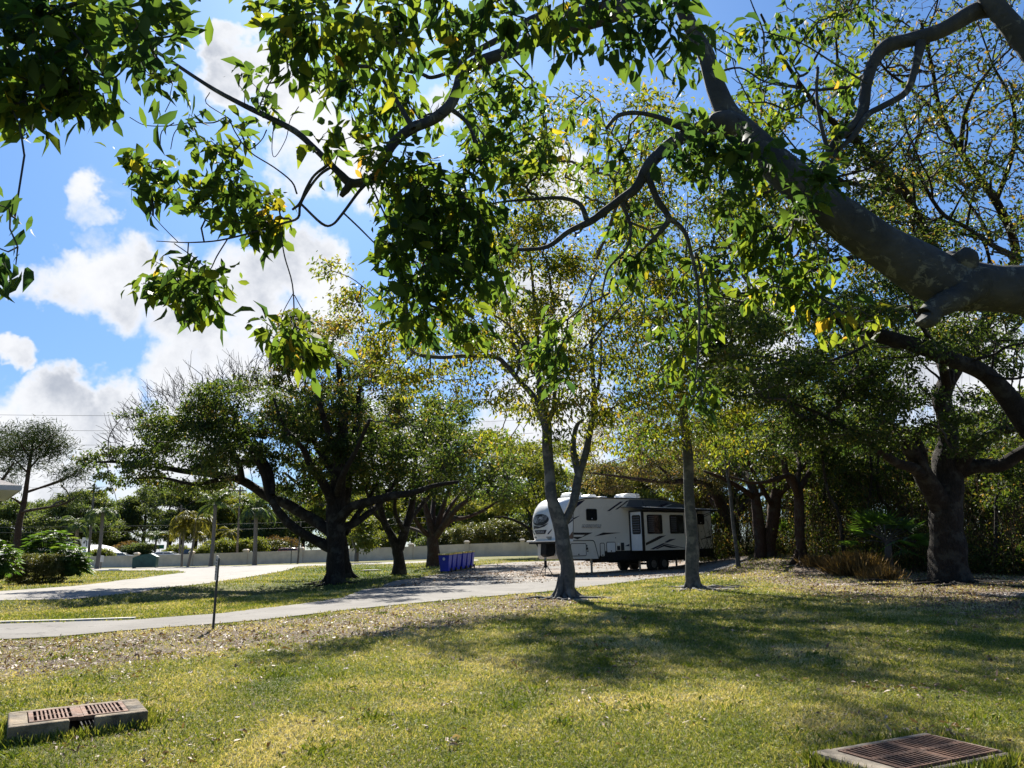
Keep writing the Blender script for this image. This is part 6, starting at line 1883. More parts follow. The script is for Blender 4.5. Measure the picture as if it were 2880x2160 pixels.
# dry grass tufts
for (px, py, r, h, n, lab) in ((2405, 1592, .75, 1.0, 1500, "golden dry grass tuft at the wood's edge, left of the big right-hand oak"), (2290, 1588, .45, .6, 500, "brownish dry grass tuft just right of the red-barked oak"), (2480, 1600, .6, .6, 500, "low straw tuft between the golden tuft and the big oak")):
    p = P(px, py, np.interp(px, [2290, 2405, 2480], [35, 31, 29]))
    a = np.array([p[0], p[1], float(gz(p[0], p[1]))])
    q = a + np.concatenate([g.normal(size=(n, 2)) * r * .45, np.full((n, 1), -.02)], 1)
    d = np.concatenate([(q[:, :2] - a[:2]) * .9 + g.normal(size=(n, 2)) * .35, np.ones((n, 1))], 1)
    o = leaves("dry_grass_tuft", q, d, unit(n, g), h * g.uniform(.5, 1.1, n), LEAF_THIN, np.clip(g.normal(.8, .2, n), 0, 1), LF_DRY, None, a, .3)
    o.location = a
    tag(o, lab, "grass tuft", "dry grass tufts at the wood's edge")

# ------------------------------------------------------------------ fifth-wheel trailer
M_RV = plain("off_white_fibreglass", (0.72, 0.68, 0.61), 0.35, var=.02, scale=.6, coat=.2)
M_RVW = plain("gloss_white_cap", (0.82, 0.82, 0.82), 0.25, var=.015, scale=.6, coat=.3)
M_RVG = plain("slate_grey_panel", (0.105, 0.125, 0.155), 0.35, var=.05, scale=.8)
M_NAVY = plain("navy_stripe", (0.012, 0.014, 0.045), 0.35, var=.1)
M_STW = plain("cream_stripe", (0.70, 0.67, 0.60), 0.4, var=.03)
M_STD = plain("dark_brown_stripe", (0.022, 0.018, 0.020), 0.4, var=.1)
M_TRIM = plain("black_trim", (0.012, 0.012, 0.013), 0.4, var=.1)
M_UNDER = plain("black_chassis", (0.010, 0.010, 0.010), 0.8, var=.2)
M_ACW = plain("white_plastic", (0.80, 0.80, 0.78), 0.45, var=.03)
M_BLIND = plain("grey_blind", (0.16, 0.16, 0.18), 0.6, var=.1)
M_STEEL = plain("steel", (0.30, 0.29, 0.27), 0.4, metal=.6, var=.2, scale=8)
rvz = float(gz(6.5, 43)) + .02
rv = thing("travel_trailer", "large off-white fifth-wheel travel trailer with navy stripes and open slide-out parked on the pad", "trailer", (2.958, 40.116, rvz), rad(38))
WD = 2.45
roof = [(0.10, 3.55), (0.35, 3.72), (0.9, 3.85), (1.86, 3.92), (6.8, 3.93), (8.0, 3.80), (8.9, 3.68), (10.2, 3.47), (11.2, 3.40)]
side_prof = [(-0.28, 1.72), (-0.30, 1.60), (-0.36, 0.95), (-0.22, 0.78), (1.74, 0.75), (1.98, 1.13), (11.2, 1.13)] + roof[::-1] + [(0.0, 1.82)]
body = MB().prism_xz(side_prof, 0, WD).build("body", M_RV, rv)
# roof skin and edge trim
mb = MB()
for (x0, z0), (x1, z1) in zip(roof[:-1], roof[1:]):
    mb.frustum([(x0, -.012, z0 - .035), (x1, -.012, z1 - .035), (x1, .035, z1 - .035), (x0, .035, z0 - .035)], [(x0, -.012, z0 + .02), (x1, -.012, z1 + .02), (x1, .035, z1 + .02), (x0, .035, z0 + .02)])
mb.build("roof_trim", M_TRIM, rv)
mb = MB()
for (x0, z0), (x1, z1) in zip(roof[:-1], roof[1:]):
    mb.frustum([(x0, .036, z0 + .002), (x1, .036, z1 + .002), (x1, WD - .04, z1 + .002), (x0, WD - .04, z0 + .002)], [(x0, .036, z0 + .03), (x1, .036, z1 + .03), (x1, WD - .04, z1 + .03), (x0, WD - .04, z0 + .03)])
mb.build("roof", M_ACW, rv)
MB().box(1.99, 11.19, .012, WD - .012, .64, 1.127).build("skirt", M_UNDER, rv)
MB().box(11.203, 11.26, -.01, WD + .01, .68, 3.36).build("rear_trim", M_TRIM, rv)
# --- moulded front cap
prof = [(1.74, -1.02, -.42), (1.90, -1.08, -.50), (2.15, -1.13, -.58), (2.6, -1.14, -.60), (3.05, -1.08, -.52), (3.35, -.95, -.38), (3.6, -.72, -.20), (3.78, -.42, -.02), (3.90, 0.02, .30), (3.935, .45, .62)]
seam = lambda z: np.interp(z, [1.74, 1.82, 3.55, 3.72, 3.85, 3.93], [-.02, 0, .10, .35, .9, 1.7])
nw = 29
V = []
for (z, tc, ts) in prof:
    for j in range(nw):
        wv2 = -1 + 2 * j / (nw - 1)
        aw = abs(wv2)
        if aw > .86:      # side part runs back to the seam
            q = (aw - .86) / .14
            x = ts + (seam(z) - .004 - ts) * q
            y = WD / 2 + np.sign(wv2) * (WD / 2 + .004) * (1 - .0 * q)
            if q < .5:
                y = WD / 2 + np.sign(wv2) * (WD / 2 + .004 - .03 * (1 - q * 2) ** 2)
        else:
            q = aw / .86
            x = tc + (ts - tc) * q ** 3.2
            y = WD / 2 + np.sign(wv2) * (WD / 2 - .03) * q
        zz = z if z < 3.6 else z - .0 * aw
        V.append((x, y, min(zz, 3.95)))
V = np.array(V)
i = np.arange(len(prof) - 1)[:, None] * nw
j = np.arange(nw - 1)[None]
Qc = np.stack([i + j, i + nw + j, i + nw + j + 1, i + j + 1], -1).reshape(-1, 4)
capo = mesh_obj("front_cap", V, [Qc], M_RVW, rv, smooth=True)
MB().frustum([(-1.12, .05, 1.66), (-.02, -.03, 1.66), (-.02, WD + .03, 1.66), (-1.12, WD - .05, 1.66)], [(-1.12, .05, 1.738), (-.02, -.03, 1.738), (-.02, WD + .03, 1.738), (-1.12, WD - .05, 1.738)]).build("cap_ledge", M_RVW, rv, bevel=.02)
MB().box(-1.0, -.02, .1, WD - .1, 1.56, 1.657).build("cap_floor", M_UNDER, rv)


def cap_surface(y, z, off=.012):
    zs = [p_[0] for p_ in prof]
    tc = np.interp(z, zs, [p_[1] for p_ in prof])
    ts = np.interp(z, zs, [p_[2] for p_ in prof])
    q = min(1, abs(y - WD / 2) / (WD / 2 - .03))
    return (tc + (ts - tc) * q ** 3.2 - off, y, z)


def cap_patch(name, fn, mat, parent, n=26, rings=6, off=.014):
    """filled closed outline (y,z) laid on the cap"""
    mb = MB()
    pts = [fn(a) for a in np.linspace(0, 1, n, endpoint=False)]
    cy, cz = np.mean(pts, axis=0)
    vs, fs = [], []
    for r_ in range(rings + 1):
        f_ = r_ / rings
        for (y, z) in pts:
            vs.append(cap_surface(cy + (y - cy) * f_, cz + (z - cz) * f_, off))
    for r_ in range(rings):
        for k in range(n):
            fs.append((r_ * n + k, r_ * n + (k + 1) % n, (r_ + 1) * n + (k + 1) % n, (r_ + 1) * n + k))
    mb.add(vs, fs)
    return mb.build(name, mat, parent)


def poly_fn(pts):
    pts = np.array(pts, float)
    seg = np.linalg.norm(np.roll(pts, -1, 0) - pts, axis=1)
    cum = np.concatenate([[0], np.cumsum(seg)]) / seg.sum()

    def fn(a):
        k = min(len(pts) - 1, int(np.searchsorted(cum, a, 'right') - 1))
        t_ = (a - cum[k]) / max(1e-9, cum[k + 1] - cum[k])
        return tuple(pts[k] * (1 - t_) + pts[(k + 1) % len(pts)] * t_)
    return fn


ell = lambda cy, cz, a_, b_, rot=0: (lambda t_: (cy + a_ * math.cos(2 * math.pi * t_) * math.cos(rot) - b_ * math.sin(2 * math.pi * t_) * math.sin(rot), cz + a_ * math.cos(2 * math.pi * t_) * math.sin(rot) + b_ * math.sin(2 * math.pi * t_) * math.cos(rot)))
M_EM1 = plain("emblem_dark", (0.025, 0.028, 0.04), .4, var=.4, scale=7)
M_EM2 = plain("emblem_grey", (0.20, 0.21, 0.23), .4, var=.6, scale=9)
M_EM3 = plain("emblem_light", (0.55, 0.56, 0.58), .4, var=.4, scale=12)
ym = WD / 2
em = cap_patch("emblem", ell(ym + .05, 2.78, .66, .30), M_EM1, capo)
cap_patch("emblem_fur", ell(ym + .30, 2.80, .30, .21, .2), M_EM2, em, off=.018)
cap_patch("emblem_fur", ell(ym - .22, 2.84, .30, .17, -.25), M_EM2, em, off=.018)
cap_patch("emblem_muzzle", ell(ym + .40, 2.80, .13, .15), M_EM3, em, off=.022)
cap_patch("emblem_muzzle", ell(ym - .02, 2.86, .16, .09), M_EM3, em, off=.022)
for (yy, zz) in ((ym + .36, 2.84), (ym + .12, 2.90), (ym + .02, 2.80)):
    cap_patch("emblem_eye", ell(yy, zz, .05, .03), M_TRIM, em, n=12, rings=2, off=.026)
cap_patch("swoosh", poly_fn([(ym + .60, 2.52), (ym + .2, 2.43), (ym - .35, 2.48), (ym - .62, 2.60), (ym - .35, 2.43), (ym + .2, 2.34), (ym + .45, 2.36), (ym + .56, 2.28)]), M_NAVY, capo)
plate = cap_patch("name_plate", poly_fn([(ym + .50, 2.26), (ym - .48, 2.26), (ym - .36, 2.06), (ym + .38, 2.06)]), M_NAVY, capo, n=40, off=.016)
for s_ in (-1, 1):
    cap_patch("chevron", poly_fn([(ym + s_ * .78, 2.30), (ym + s_ * .66, 2.20), (ym + s_ * .48, 2.04), (ym + s_ * .57, 2.04), (ym + s_ * .74, 2.20)]), M_NAVY, capo, n=30)
    for k in range(4):
        z = 1.90 - k * .04
        cap_patch("louvre", poly_fn([(ym + s_ * (.72 - k * .02), z + .012), (ym + s_ * (.36 + k * .03), z + .012), (ym + s_ * (.36 + k * .03), z - .010), (ym + s_ * (.72 - k * .02), z - .010)]), M_TRIM, capo, n=16, rings=2)
# text on the front plate; plate faces -x so letters are turned about z
R_front = Matrix.Translation((-1.165, ym + .01, 2.155)) @ Matrix.Rotation(rad(-90), 4, 'Z') @ FACE
text_mesh("lettering", "CHEROKEE", .15, M_EM3, plate, R_front, 0.002, .9)
# cap side graphics
mb = MB()


def side_poly(mb, pts, y):
    mb.add([(x, y, z) for x, z in pts], [tuple(range(len(pts)))])


for (nm, m_, polys) in (("navy_stripe", M_NAVY, [[(2.49, 3.21), (2.71, 3.22), (3.77, 3.74), (3.55, 3.74)], [(3.11, 3.29), (3.34, 3.33), (4.27, 3.82), (4.04, 3.79)], [(0.16, 3.54), (0.40, 3.66), (0.94, 3.78), (0.8, 3.67), (0.14, 3.28)], [(0.08, 2.84), (0.56, 2.97), (0.35, 2.87), (0.07, 2.75)], [(3.72, 1.36), (4.1, 1.48), (4.09, 1.35)]]),
                        ("cream_stripe", M_STW, [[(2.78, 3.23), (3.11, 3.3), (4.04, 3.75), (3.77, 3.74)], [(0.14, 3.26), (0.83, 3.59), (0.79, 3.54), (0.14, 3.2)], [(0.05, 2.36), (0.47, 2.61), (0.43, 2.55), (0.05, 2.33)], [(9.71, 1.74), (11.16, 1.98), (11.15, 1.89), (9.87, 1.63)], [(3.71, 1.32), (4.08, 1.32), (4.07, 1.16), (3.7, 1.17)]]),
                        ("dark_stripe", M_STD, [[(0.05, 2.1), (3.51, 2.08), (2.52, 2.0), (1.74, 1.92), (0.29, 1.75), (0.04, 1.83)], [(10.0, 1.65), (11.15, 1.88), (11.13, 1.75)]]),
                        ("grey_panel", M_RVG, [[(4.27, 3.86), (6.79, 3.88), (8.0, 3.75), (8.86, 3.64), (10.16, 3.43), (10.15, 3.39), (4.39, 3.46), (3.98, 3.48)]])):
    for pl_ in polys:
        mb = MB()
        side_poly(mb, pl_, -.004)
        mb.build(nm, m_, body)
for (nm, m_, polys, y) in (("cream_stripe", M_STW, [[(0.29, 1.75), (1.75, 2.2), (2.46, 2.19), (1.11, 1.77)], [(0.05, 1.99), (0.84, 1.98), (0.63, 1.88), (0.04, 1.88)], [(6.92, 3.5), (7.68, 3.67), (7.85, 3.68), (7.16, 3.49)]], -.0075), ("navy_stripe", M_NAVY, [[(6.27, 3.46), (7.27, 3.72), (7.5, 3.69), (6.72, 3.46)]], -.0075)):
    for pl_ in polys:
        mb = MB()
        side_poly(mb, pl_, y)
        mb.build(nm, m_, body)
# black seam between cap and body
mb = MB()
sq = [(seam(z), z) for z in np.linspace(1.82, 3.56, 8)]
for (x0, z0), (x1, z1) in zip(sq[:-1], sq[1:]):
    mb.frustum([(x0 - .015, -.012, z0), (x0 + .02, -.012, z0), (x0 + .02, .01, z0), (x0 - .015, .01, z0)], [(x1 - .015, -.012, z1), (x1 + .02, -.012, z1), (x1 + .02, .01, z1), (x1 - .015, .01, z1)])
mb.build("seam_trim", M_TRIM, body)
# cap-side wing graphics carried onto the cap
mb = MB()
side_poly(mb, [(-.22, 3.30), (.07, 3.42), (.07, 3.22), (-.34, 3.06)], -.012)
side_poly(mb, [(-.48, 2.48), (.02, 2.80), (.02, 2.70), (-.50, 2.40)], -.012)
mb.build("navy_stripe", M_NAVY, capo)
mb = MB()
side_poly(mb, [(-.42, 2.66), (-.12, 2.98), (.02, 3.0), (.02, 2.83), (-.44, 2.55)], -.011)
mb.build("grey_stripe", M_EM2, capo)
mb = MB()
side_poly(mb, [(-.40, 1.80), (-.02, 2.16), (-.02, 1.78)], -.012)
mb.build("brown_stripe", plain("tan_stripe", (.20, .13, .10), .4), capo)


def window(name, x0, x1, z0, z1, y, parent, blinds=0, side=1):
    fr = MB()
    fr.prism_xz(rrect(x0, x1, z0, z1, .09), y - .022, y - .003)
    f_ = fr.build(name, M_TRIM, parent)
    gl = MB().prism_xz(rrect(x0 + .04, x1 - .04, z0 + .04, z1 - .04, .06), y - .028, y - .0225).build("pane", M_GLASS, f_)
    if blinds:
        mb = MB()
        for k in range(blinds):
            z = z1 - .12 - k * (z1 - z0 - .2) / (blinds - .3)
            mb.box(x0 + .08, x0 + .08 + (x1 - x0 - .16) * side, y - .0315, y - .0285, z - .022, z + .012)
        mb.build("blind", M_BLIND, f_)
    return f_


wn = window("window", .97, 1.75, 2.71, 3.32, 0, body)
MB().box(1.34, 1.39, -.034, -.029, 2.78, 2.84).build("latch", M_ACW, wn)
wn = window("window", 9.84, 10.57, 2.52, 3.14, 0, body)
MB().box(10.18, 10.23, -.034, -.029, 2.60, 2.66).build("latch", M_ACW, wn)
text_mesh("lettering", "ARCTIC WOLF", .185, M_ACW, body, Matrix.Translation((1.33, -.011, 2.435)) @ FACE, .002, 1.12)
text_mesh("lettering_outline", "ARCTIC WOLF", .185, M_STD, body, Matrix.Translation((1.335, -.005, 2.430)) @ FACE, .001, 1.12, .016)  # dark printed outline behind the white letters
mb = MB().box(.65, 2.01, -.008, -.004, 2.325, 2.34)
mb.build("underline", plain("red_brown_print", (.22, .09, .06), .5), body)
# lower compartments
ring = MB()


def outline(mb, x0, x1, z0, z1, r_, w_, y0, y1):
    a, b_ = rrect(x0, x1, z0, z1, r_), rrect(x0 + w_, x1 - w_, z0 + w_, z1 - w_, max(.01, r_ - w_))
    n = len(a)
    mb.add([(x, y0, z) for x, z in a] + [(x, y0, z) for x, z in b_] + [(x, y1, z) for x, z in a] + [(x, y1, z) for x, z in b_],
           [(k, (k + 1) % n, n + (k + 1) % n, n + k) for k in range(n)] + [(k, 2 * n + k, 2 * n + (k + 1) % n, (k + 1) % n) for k in range(n)] + [(n + k, n + (k + 1) % n, 3 * n + (k + 1) % n, 3 * n + k) for k in range(n)])


for (x0, x1, z0, z1) in ((-.20, .89, .91, 1.56), (1.87, 2.22, .84, 1.56), (2.35, 3.03, 1.04, 1.60)):
    hd = MB().prism_xz(rrect(x0 + .03, x1 - .03, z0 + .03, z1 - .03, .06), -.012, -.003).build("compartment_door", M_RV if x0 < 2.3 else M_RVW, body)
    mb = MB()
    outline(mb, x0, x1, z0, z1, .09, .032, -.016, -.002)
    mb.build("door_trim", M_TRIM, hd)
    MB().box((x0 + x1) / 2 - .035, (x0 + x1) / 2 + .035, -.024, -.017, z0 + .05, z0 + .12).build("latch", M_TRIM, hd)
mb = MB()
tp = [(-.30, 1.69), (1.40, 1.69), (1.50, 1.60), (1.76, .76)]
for (x0, z0), (x1, z1) in zip(tp[:-1], tp[1:]):
    dx, dz = x1 - x0, z1 - z0
    L_ = math.hypot(dx, dz)
    nx_, nz_ = -dz / L_ * .018, dx / L_ * .018
    mb.frustum([(x0 - nx_, -.014, z0 - nz_), (x1 - nx_, -.014, z1 - nz_), (x1 - nx_, -.002, z1 - nz_), (x0 - nx_, -.002, z0 - nz_)], [(x0 + nx_, -.014, z0 + nz_), (x1 + nx_, -.014, z1 + nz_), (x1 + nx_, -.002, z1 + nz_), (x0 + nx_, -.002, z0 + nz_)])
mb.build("basement_trim", M_TRIM, body)
for (x0, x1, z0, z1) in ((3.43, 3.68, 1.14, 1.55), (3.14, 3.37, 1.16, 1.38), (.90, .97, 1.38, 1.46), (.90, 1.01, 1.22, 1.34), (.95, 1.03, 1.12, 1.18)):
    MB().box(x0, x1, -.02, -.003, z0, z1).build("vent_cover", M_TRIM, body, bevel=.006)
mb = MB()
mb.cyl((3.27, -.02, 1.49), (3.27, -.003, 1.49), .06, k=18)
mb.build("power_inlet", M_ACW, body)
MB().cyl((3.06, -.015, 1.81), (3.06, -.003, 1.81), .03, k=10).build("side_lamp", M_TRIM, body)
# --- slide-out room
SY = -.95
sl = MB().box(4.21, 8.75, SY, -.01, 1.11, 3.20).build("slide_out", M_RV, rv)
mb = MB().box(4.14, 4.205, SY - .01, SY + .05, 1.08, 3.24).box(4.14, 4.205, -.07, -.012, 1.08, 3.24).box(4.14, 4.205, SY + .051, -.071, 3.17, 3.24).box(4.206, 8.80, SY - .012, SY - .002, 3.14, 3.24)
mb.box(4.206, 4.30, SY - .013, SY - .0025, 1.08, 3.138).box(8.755, 8.80, SY - .01, -.012, 1.08, 3.139)
mb.build("slide_trim", M_TRIM, sl)
MB().box(4.196, 4.2085, SY + .055, -.075, 1.12, 3.165).build("end_panel", M_RVW, sl)  # lighter white: the end wall's brighter light is put into its colour
# window in the end wall (faces -x)
fr = MB().prism_yz(rrect(-.80, -.20, 1.98, 3.00, .09), 4.172, 4.194).build("window", M_TRIM, sl)
MB().prism_yz(rrect(-.765, -.235, 2.02, 2.96, .07), 4.165, 4.1715).build("pane", M_GLASS, fr)
mb = MB()
for k in range(7):
    z = 2.88 - k * .128
    mb.box(4.158, 4.164, -.74, -.26, z - .022, z + .012)
mb.build("blind", M_BLIND, fr)
window("window", 4.54, 5.75, 1.98, 3.01, SY, sl, 8, .45)
window("window", 6.37, 7.54, 1.98, 3.01, SY, sl, 8, .45)
for (nm, m_, polys, y) in (("dark_stripe", M_STD, [[(4.36, 1.51), (5.46, 1.86), (6.09, 1.9), (5.85, 1.81), (4.35, 1.37)], [(5.09, 1.19), (5.81, 1.4), (7.07, 1.19), (6.27, 1.22), (5.8, 1.31), (5.32, 1.18)]], -.004),
                           ("cream_stripe", M_STW, [[(4.93, 1.53), (6.01, 1.89), (6.41, 1.92), (5.28, 1.53)], [(5.29, 1.19), (5.72, 1.29), (6.35, 1.21)]], -.007),
                           ("navy_stripe", M_NAVY, [[(5.82, 1.52), (6.31, 1.69), (6.83, 1.7), (6.06, 1.5)], [(4.64, 1.17), (5.74, 1.48), (7.64, 1.18), (7.64, 1.15), (5.81, 1.42), (4.94, 1.16)]], -.006)):
    for pl_ in polys:
        mb = MB()
        side_poly(mb, pl_, SY + y)
        mb.build(nm, m_, sl)
# awning over the slide-out and its roller
aw = MB()
aw.frustum([(3.55, -.02, 3.42), (10.6, -.02, 3.36), (10.45, SY - .12, 3.30), (4.1, SY - .12, 3.36)], [(3.55, -.02, 3.445), (10.6, -.02, 3.385), (10.45, SY - .12, 3.325), (4.1, SY - .12, 3.385)])
awo = aw.build("awning", M_UNDER, rv)
MB().cyl((4.1, SY - .14, 3.345), (10.45, SY - .14, 3.29), .055, k=14).build("roller", M_TRIM, awo)
MB().cyl((4.1, SY - .155, 3.405), (10.45, SY - .155, 3.35), .012, k=8).build("edge_strip", M_ACW, awo)
mb = MB().cyl((10.4, SY - .12, 3.28), (10.5, -.01, 2.95), .02, k=8).cyl((10.2, SY - .12, 3.28), (10.3, -.01, 3.02), .02, k=8)
mb.build("support_arm", M_TRIM, awo)
# --- roof equipment


def ac(x0, x1, y0, y1, z):
    o_ = MB().prism_xz([(x0, z), (x1 - .02, z), (x1 - .02, z + .26), (x1 - .1, z + .30), (x0 + .35, z + .31), (x0 + .1, z + .26), (x0, z + .12)], y0, y1).build("air_conditioner", M_ACW, rv, bevel=.04, seg=3)
    mb = MB()
    for k in range(5):
        zz = z + .05 + k * .045
        mb.box(x1 - .34, x1 - .06, y0 - .004, y0 - .0005, zz, zz + .02)
    mb.build("grille", M_EM2, o_)


ac(.55, 1.45, .75, 1.5, 3.93)
ac(4.6, 5.9, .7, 1.5, 3.96)
for (x0, x1, h_) in ((1.9, 2.65, .20), (2.75, 3.5, .11)):
    MB().prism_xz([(x0, 3.955), (x1, 3.955), (x1 - .03, 3.955 + h_ * .9), (x1 - .2, 3.955 + h_), (x0 + .3, 3.955 + h_), (x0 + .05, 3.955 + h_ * .5)], .9, 1.5).build("roof_vent", M_ACW, rv, bevel=.03, seg=3)
MB().box(9.1, 9.6, .9, 1.3, 3.64, 3.78).build("roof_vent", M_ACW, rv, bevel=.03)
# --- running gear
for y0 in (-.02, WD - .24):
    for x in (5.95, 6.82):
        r_ = .39
        ty = MB().cyl((x, y0, r_ - .02), (x, y0 + .24, r_ - .02), r_, k=28).build("wheel", M_TYRE, rv, bevel=.03)
        yy = y0 - .006 if y0 < 1 else y0 + .2
        MB().cyl((x, yy, r_ - .02), (x, yy + .02, r_ - .02), .21, k=20).build("rim", M_STEEL, ty)
for x in (5.95, 6.82):
    MB().cyl((x, .2, .37), (x, WD - .2, .37), .045, k=10).build("axle", M_UNDER, rv)
MB().box(3.0, 10.2, .45, .55, .50, .637).box(3.0, 10.2, WD - .55, WD - .45, .50, .637).box(3.0, 8.0, .1, WD - .1, .58, .636).build("frame_rail", M_UNDER, rv)
for (x, y) in ((1.30, .08), (1.30, WD - .08), (5.15, .3), (8.2, .3), (8.2, WD - .3)):
    mb = MB().box(x - .04, x + .04, y - .04, y + .04, .07, .75).box(x - .16, x + .16, y - .12, y + .12, -.02, .012)
    mb.box(x - .028, x + .028, y - .028, y + .028, .012, .071)
    mb.build("landing_jack", M_STEEL, rv)
mb = MB().prism_xz([(-.95, 1.56), (-.25, 1.56), (-.25, 1.25), (-.45, .95), (-.85, .90), (-1.0, 1.02)], ym - .22, ym + .22)
mb.build("hitch_box", M_UNDER, rv, bevel=.02)
MB().cyl((-.85, ym, .72), (-.85, ym, .91), .06, k=14).build("king_pin", M_STEEL, rv)

# small black hitch cover / tripod jack in front of the nose
p = G(1552, 1570)
tj = thing("tripod_jack", "black tripod support standing under the trailer's front hitch", "jack", (rv.location[0] - .85 * .788 + ym * -.616, rv.location[1] - .85 * .616 + ym * .788, rvz), 0)
mb = MB().cyl((0, 0, .36), (0, 0, .715), .07, k=12)
for k in range(3):
    a = k * 2 * math.pi / 3 + .4
    mb.cyl((math.cos(a) * .05, math.sin(a) * .05, .5), (math.cos(a) * .38, math.sin(a) * .38, .0), .022, k=8)
mb.build("stand", M_UNDER, tj)

# ------------------------------------------------------------------ lawn blades and fallen leaves
GRASS = leafmat("grass_blades", [(0.0, (0.060, 0.105, 0.016)), (0.35, (0.140, 0.180, 0.026)), (0.6, (0.250, 0.270, 0.078)), (0.85, (0.40, 0.370, 0.18)), (1.0, (0.50, 0.44, 0.29))], .30, 1.25, .6, .25)
LITM = leafmat("fallen_leaves", [(0.0, (0.07, 0.042, 0.030)), (0.4, (0.17, 0.105, 0.072)), (0.75, (0.29, 0.20, 0.14)), (1.0, (0.44, 0.34, 0.26))], .15, 1.2, .6, .35)
drp = np.array(DRIVE)


def occupied(x, y):
    jx, jy = (fbm(x * 3, y * 3, 41) - .5) * .7, (fbm(x * 3, y * 3, 43) - .5) * .5
    m = inpoly(x + jx, y + jy, DRIVE) | inpoly(x + jx, y + jy, UPPER)
    for o_, L0, D0 in ((dr, 0.97 + .06, .72), (dr2, 1.12, .64)):
        a = o_.rotation_euler[2]
        dx, dy = x - o_.location[0], y - o_.location[1]
        u_, v_ = dx * math.cos(a) + dy * math.sin(a), -dx * math.sin(a) + dy * math.cos(a)
        m |= (u_ > -.01) & (u_ < L0 + .01) & (v_ > -.01) & (v_ < D0 + .01)
    return m


def scatter(n, y0, y1, powr, g, xl=-.85, xr=.95):
    y = y0 * (y1 / y0) ** (g.uniform(0, 1, n) ** powr)
    x = y * g.uniform(xl, xr, n)
    return x, y


g = np.random.default_rng(99)
x, y = scatter(760000, 4.3, 32, 1.0, g)
k = ~occupied(x, y)
x, y = x[k], y[k]
litv = np.clip(soft(x, y, LITTER, .9, 8) + soft(x, y, LITTER2, 1.8, 8), 0, 1)
sv = np.zeros(len(x))
for (a, b_, r_) in SANDS:
    sv = np.maximum(sv, 1 - sstep(.25, 1.0, np.hypot(x - a, (y - b_) * 1.2) / r_))
patch = fbm(x * 1.1, y * .9, 5)
ln_ = fbm(x * 1.5, y * 1.5, 9)
prob = np.clip(1.0 - .80 * np.clip(litv * 1.05 + (ln_ - .5) * 1.5, 0, 1) - sv * 1.2, 0.0, 1)
k = g.uniform(size=len(x)) < prob
x, y, patch, litv = x[k], y[k], patch[k], litv[k]
z = gz(x, y)
n = len(x)
hgt = (.022 + .032 * g.uniform(size=n)) * (1 + .5 * (patch - .5)) * (1 + .035 * (y - 5))
d = np.concatenate([g.normal(size=(n, 2)) * .75, np.ones((n, 1)) * .75], 1)
val = np.clip(.50 + (patch - .48) * 1.6 + litv * .2 + g.normal(size=n) * .24, 0, 1)
wd_ = .14 * (1 + .05 * (y - 5))
BL = (np.array([(0, .5, 0), (0, -.5, 0), (.55, -.38, .05), (.55, .38, .05), (1.0, 0, -.12)]), None)
dn = d / np.linalg.norm(d, axis=1, keepdims=True)
sdv = np.cross(unit(n, g), dn)
sdv /= np.linalg.norm(sdv, axis=1, keepdims=True)
nv = np.cross(dn, sdv)
tv = BL[0]
Vg = np.stack([x, y, z - .004], -1)[:, None] + hgt[:, None, None] * (tv[None, :, 0:1] * dn[:, None] + wd_[:, None, None] * tv[None, :, 1:2] * sdv[:, None] * 1.0 + tv[None, :, 2:3] * nv[:, None] * 2.5)
base_ = np.arange(n)[:, None] * 5
go = mesh_obj("lawn_grass", Vg.reshape(-1, 3), [base_ + np.array([[0, 1, 2, 3]]), base_ + np.array([[3, 2, 4]])], GRASS, vattr=np.concatenate([val, val]))
tag(go, "short dry yellow-green grass blades of the lawn", kind="stuff")
# broad-leaved weeds and lush tufts in the lawn
wx, wy = [], []
for _ in range(170):
    cy_ = g.uniform(5, 19)
    cx_ = cy_ * g.uniform(-.7, .8)
    m_ = int(g.uniform(14, 60))
    r_ = g.uniform(.05, .22)
    wx.append(cx_ + g.normal(size=m_) * r_)
    wy.append(cy_ + g.normal(size=m_) * r_)
wx, wy = np.concatenate(wx), np.concatenate(wy)
k = ~occupied(wx, wy)
wx, wy = wx[k], wy[k]
n = len(wx)
weo = leaves("lawn_weeds", np.stack([wx, wy, gz(wx, wy)], -1), np.concatenate([g.normal(size=(n, 2)) * .7, np.ones((n, 1)) * .8], 1), unit(n, g) * .5 + [0, 0, .6], g.uniform(.04, .085, n), LEAF_MID, np.clip(g.normal(.22, .14, n), 0, 1), GRASS, None, (0, 0, 0), g.uniform(.3, .9, n), g.normal(1, 1.5, n))
tag(weo, "small greener weeds and tufts dotted through the lawn", kind="stuff")
# longer blades creeping round the drain edges
ex, ey = [], []
for o_, L0, D0, cnt in ((dr, 1.03, .72, 2600), (dr2, 1.12, .64, 3000)):
    a = o_.rotation_euler[2]
    per = g.uniform(0, 2 * (L0 + D0), cnt)
    off = np.abs(g.normal(size=cnt)) * .05 + .004
    uu = np.where(per < L0, per, np.where(per < L0 + D0, L0 + off, np.where(per < 2 * L0 + D0, per - L0 - D0, -off)))
    vv = np.where(per < L0, -off, np.where(per < L0 + D0, per - L0, np.where(per < 2 * L0 + D0, D0 + off, per - 2 * L0 - D0)))
    ex.append(o_.location[0] + uu * math.cos(a) - vv * math.sin(a))
    ey.append(o_.location[1] + uu * math.sin(a) + vv * math.cos(a))
ex, ey = np.concatenate(ex), np.concatenate(ey)
n = len(ex)
eo = leaves("edge_grass", np.stack([ex, ey, gz(ex, ey) - .005], -1), np.concatenate([g.normal(size=(n, 2)) * .5, np.ones((n, 1))], 1), unit(n, g), g.uniform(.04, .11, n), LEAF_THIN, np.clip(g.normal(.42, .22, n), 0, 1), GRASS, None, (0, 0, 0), 1.0, g.normal(1, 1.5, n))
tag(eo, "longer grass blades grown up against the storm drains", kind="stuff")
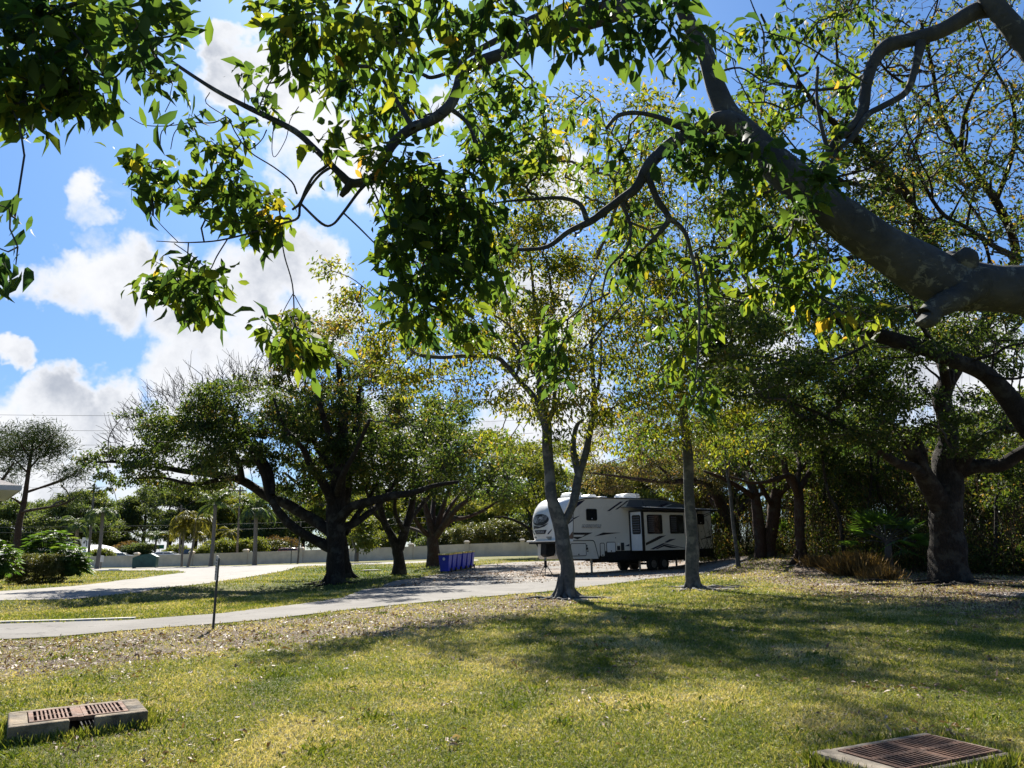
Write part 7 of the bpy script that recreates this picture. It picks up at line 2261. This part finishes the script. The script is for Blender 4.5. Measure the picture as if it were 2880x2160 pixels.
# grass fringe on the further islands
x, y = scatter(120000, 17, 75, 1.0, g, -.75, .35)
k = (~occupied(x, y)) & (y > 17)
x, y = x[k], y[k]
k = ~((x > -.2) & (y < 32))
x, y = x[k], y[k]
lv2 = soft(x, y, LITTER, .9, 6)
k = g.uniform(size=len(x)) < 1 - .9 * lv2
x, y = x[k], y[k]
n = len(x)
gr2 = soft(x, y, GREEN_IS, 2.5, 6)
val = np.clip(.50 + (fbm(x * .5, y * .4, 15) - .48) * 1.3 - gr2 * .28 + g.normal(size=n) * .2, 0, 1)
fo = leaves("far_grass", np.stack([x, y, gz(x, y) - .005], -1), np.concatenate([g.normal(size=(n, 2)) * .6, np.ones((n, 1)) * .7], 1), unit(n, g), (.05 + .05 * g.uniform(size=n)) * (y / 22) ** .6, LEAF_OAK, val, GRASS, None, (0, 0, 0), .55)
tag(fo, "short grass on the banks and islands between the roads", kind="stuff")

x1, y1 = scatter(110000, 4.6, 26, .9, g)
l1 = np.clip(soft(x1, y1, LITTER, .9, 8) + soft(x1, y1, LITTER2, 1.8, 8), 0, 1)
p1 = np.clip((l1 * 1.1 + (fbm(x1 * 1.5, y1 * 1.5, 9) - .5) * 1.5), .012, 1)
k = (g.uniform(size=len(x1)) < p1) & ~occupied(x1, y1)
x1, y1 = x1[k], y1[k]
x2, y2 = g.uniform(8, 24, 26000), g.uniform(14, 46, 26000)
k = (soft(x2, y2, LITTER2, 2, 6) > g.uniform(.2, .9, len(x2))) & ~inpoly(x2, y2, DRIVE)
x2, y2 = x2[k], y2[k]
# leaves blown on to the pad
x3, y3 = g.uniform(-8, 12, 26000), g.uniform(26, 60, 26000)
k = inpoly(x3, y3, DRIVE) & (fbm(x3 * .35, y3 * .5, 31) > .42 + .25 * g.uniform(size=len(x3))) & (y3 > 31)
x3, y3 = x3[k], y3[k]
pile = sstep(.30, .62, fbm(x1 * 2.2, y1 * 2.2, 77))
k = g.uniform(size=len(x1)) < .35 + .65 * pile
x1, y1 = x1[k], y1[k]
xx, yy = np.concatenate([x1, x2, x3]), np.concatenate([y1, y2, y3])
n = len(xx)
lift = np.concatenate([np.full(len(x1) + len(x2), .006), np.full(len(x3), .028)]) + g.uniform(0, .018, n)
lo_ = leaves("leaf_litter", np.stack([xx, yy, gz(xx, yy) + lift], -1), np.concatenate([g.normal(size=(n, 2)), g.normal(size=(n, 1)) * .28], 1), np.concatenate([g.normal(size=(n, 2)) * .45, np.ones((n, 1))], 1),
             (.022 + .06 * g.uniform(size=n) ** 1.8) * (1 + .03 * (yy - 5)), LEAF_BIG, np.clip(g.normal(.48, .26, n), 0, 1), LITM, None, (0, 0, 0), g.uniform(.6, 1.3, n), g.normal(1.2, 1.5, n))
tag(lo_, "fallen dry leaves scattered on the lawn, verge and pad", kind="stuff")

for o_ in sc.objects:
    if 'label' in o_ and not 4 <= len(str(o_['label']).split()) <= 16:
        print('LABEL', len(o_['label'].split()), o_.name, o_['label'])
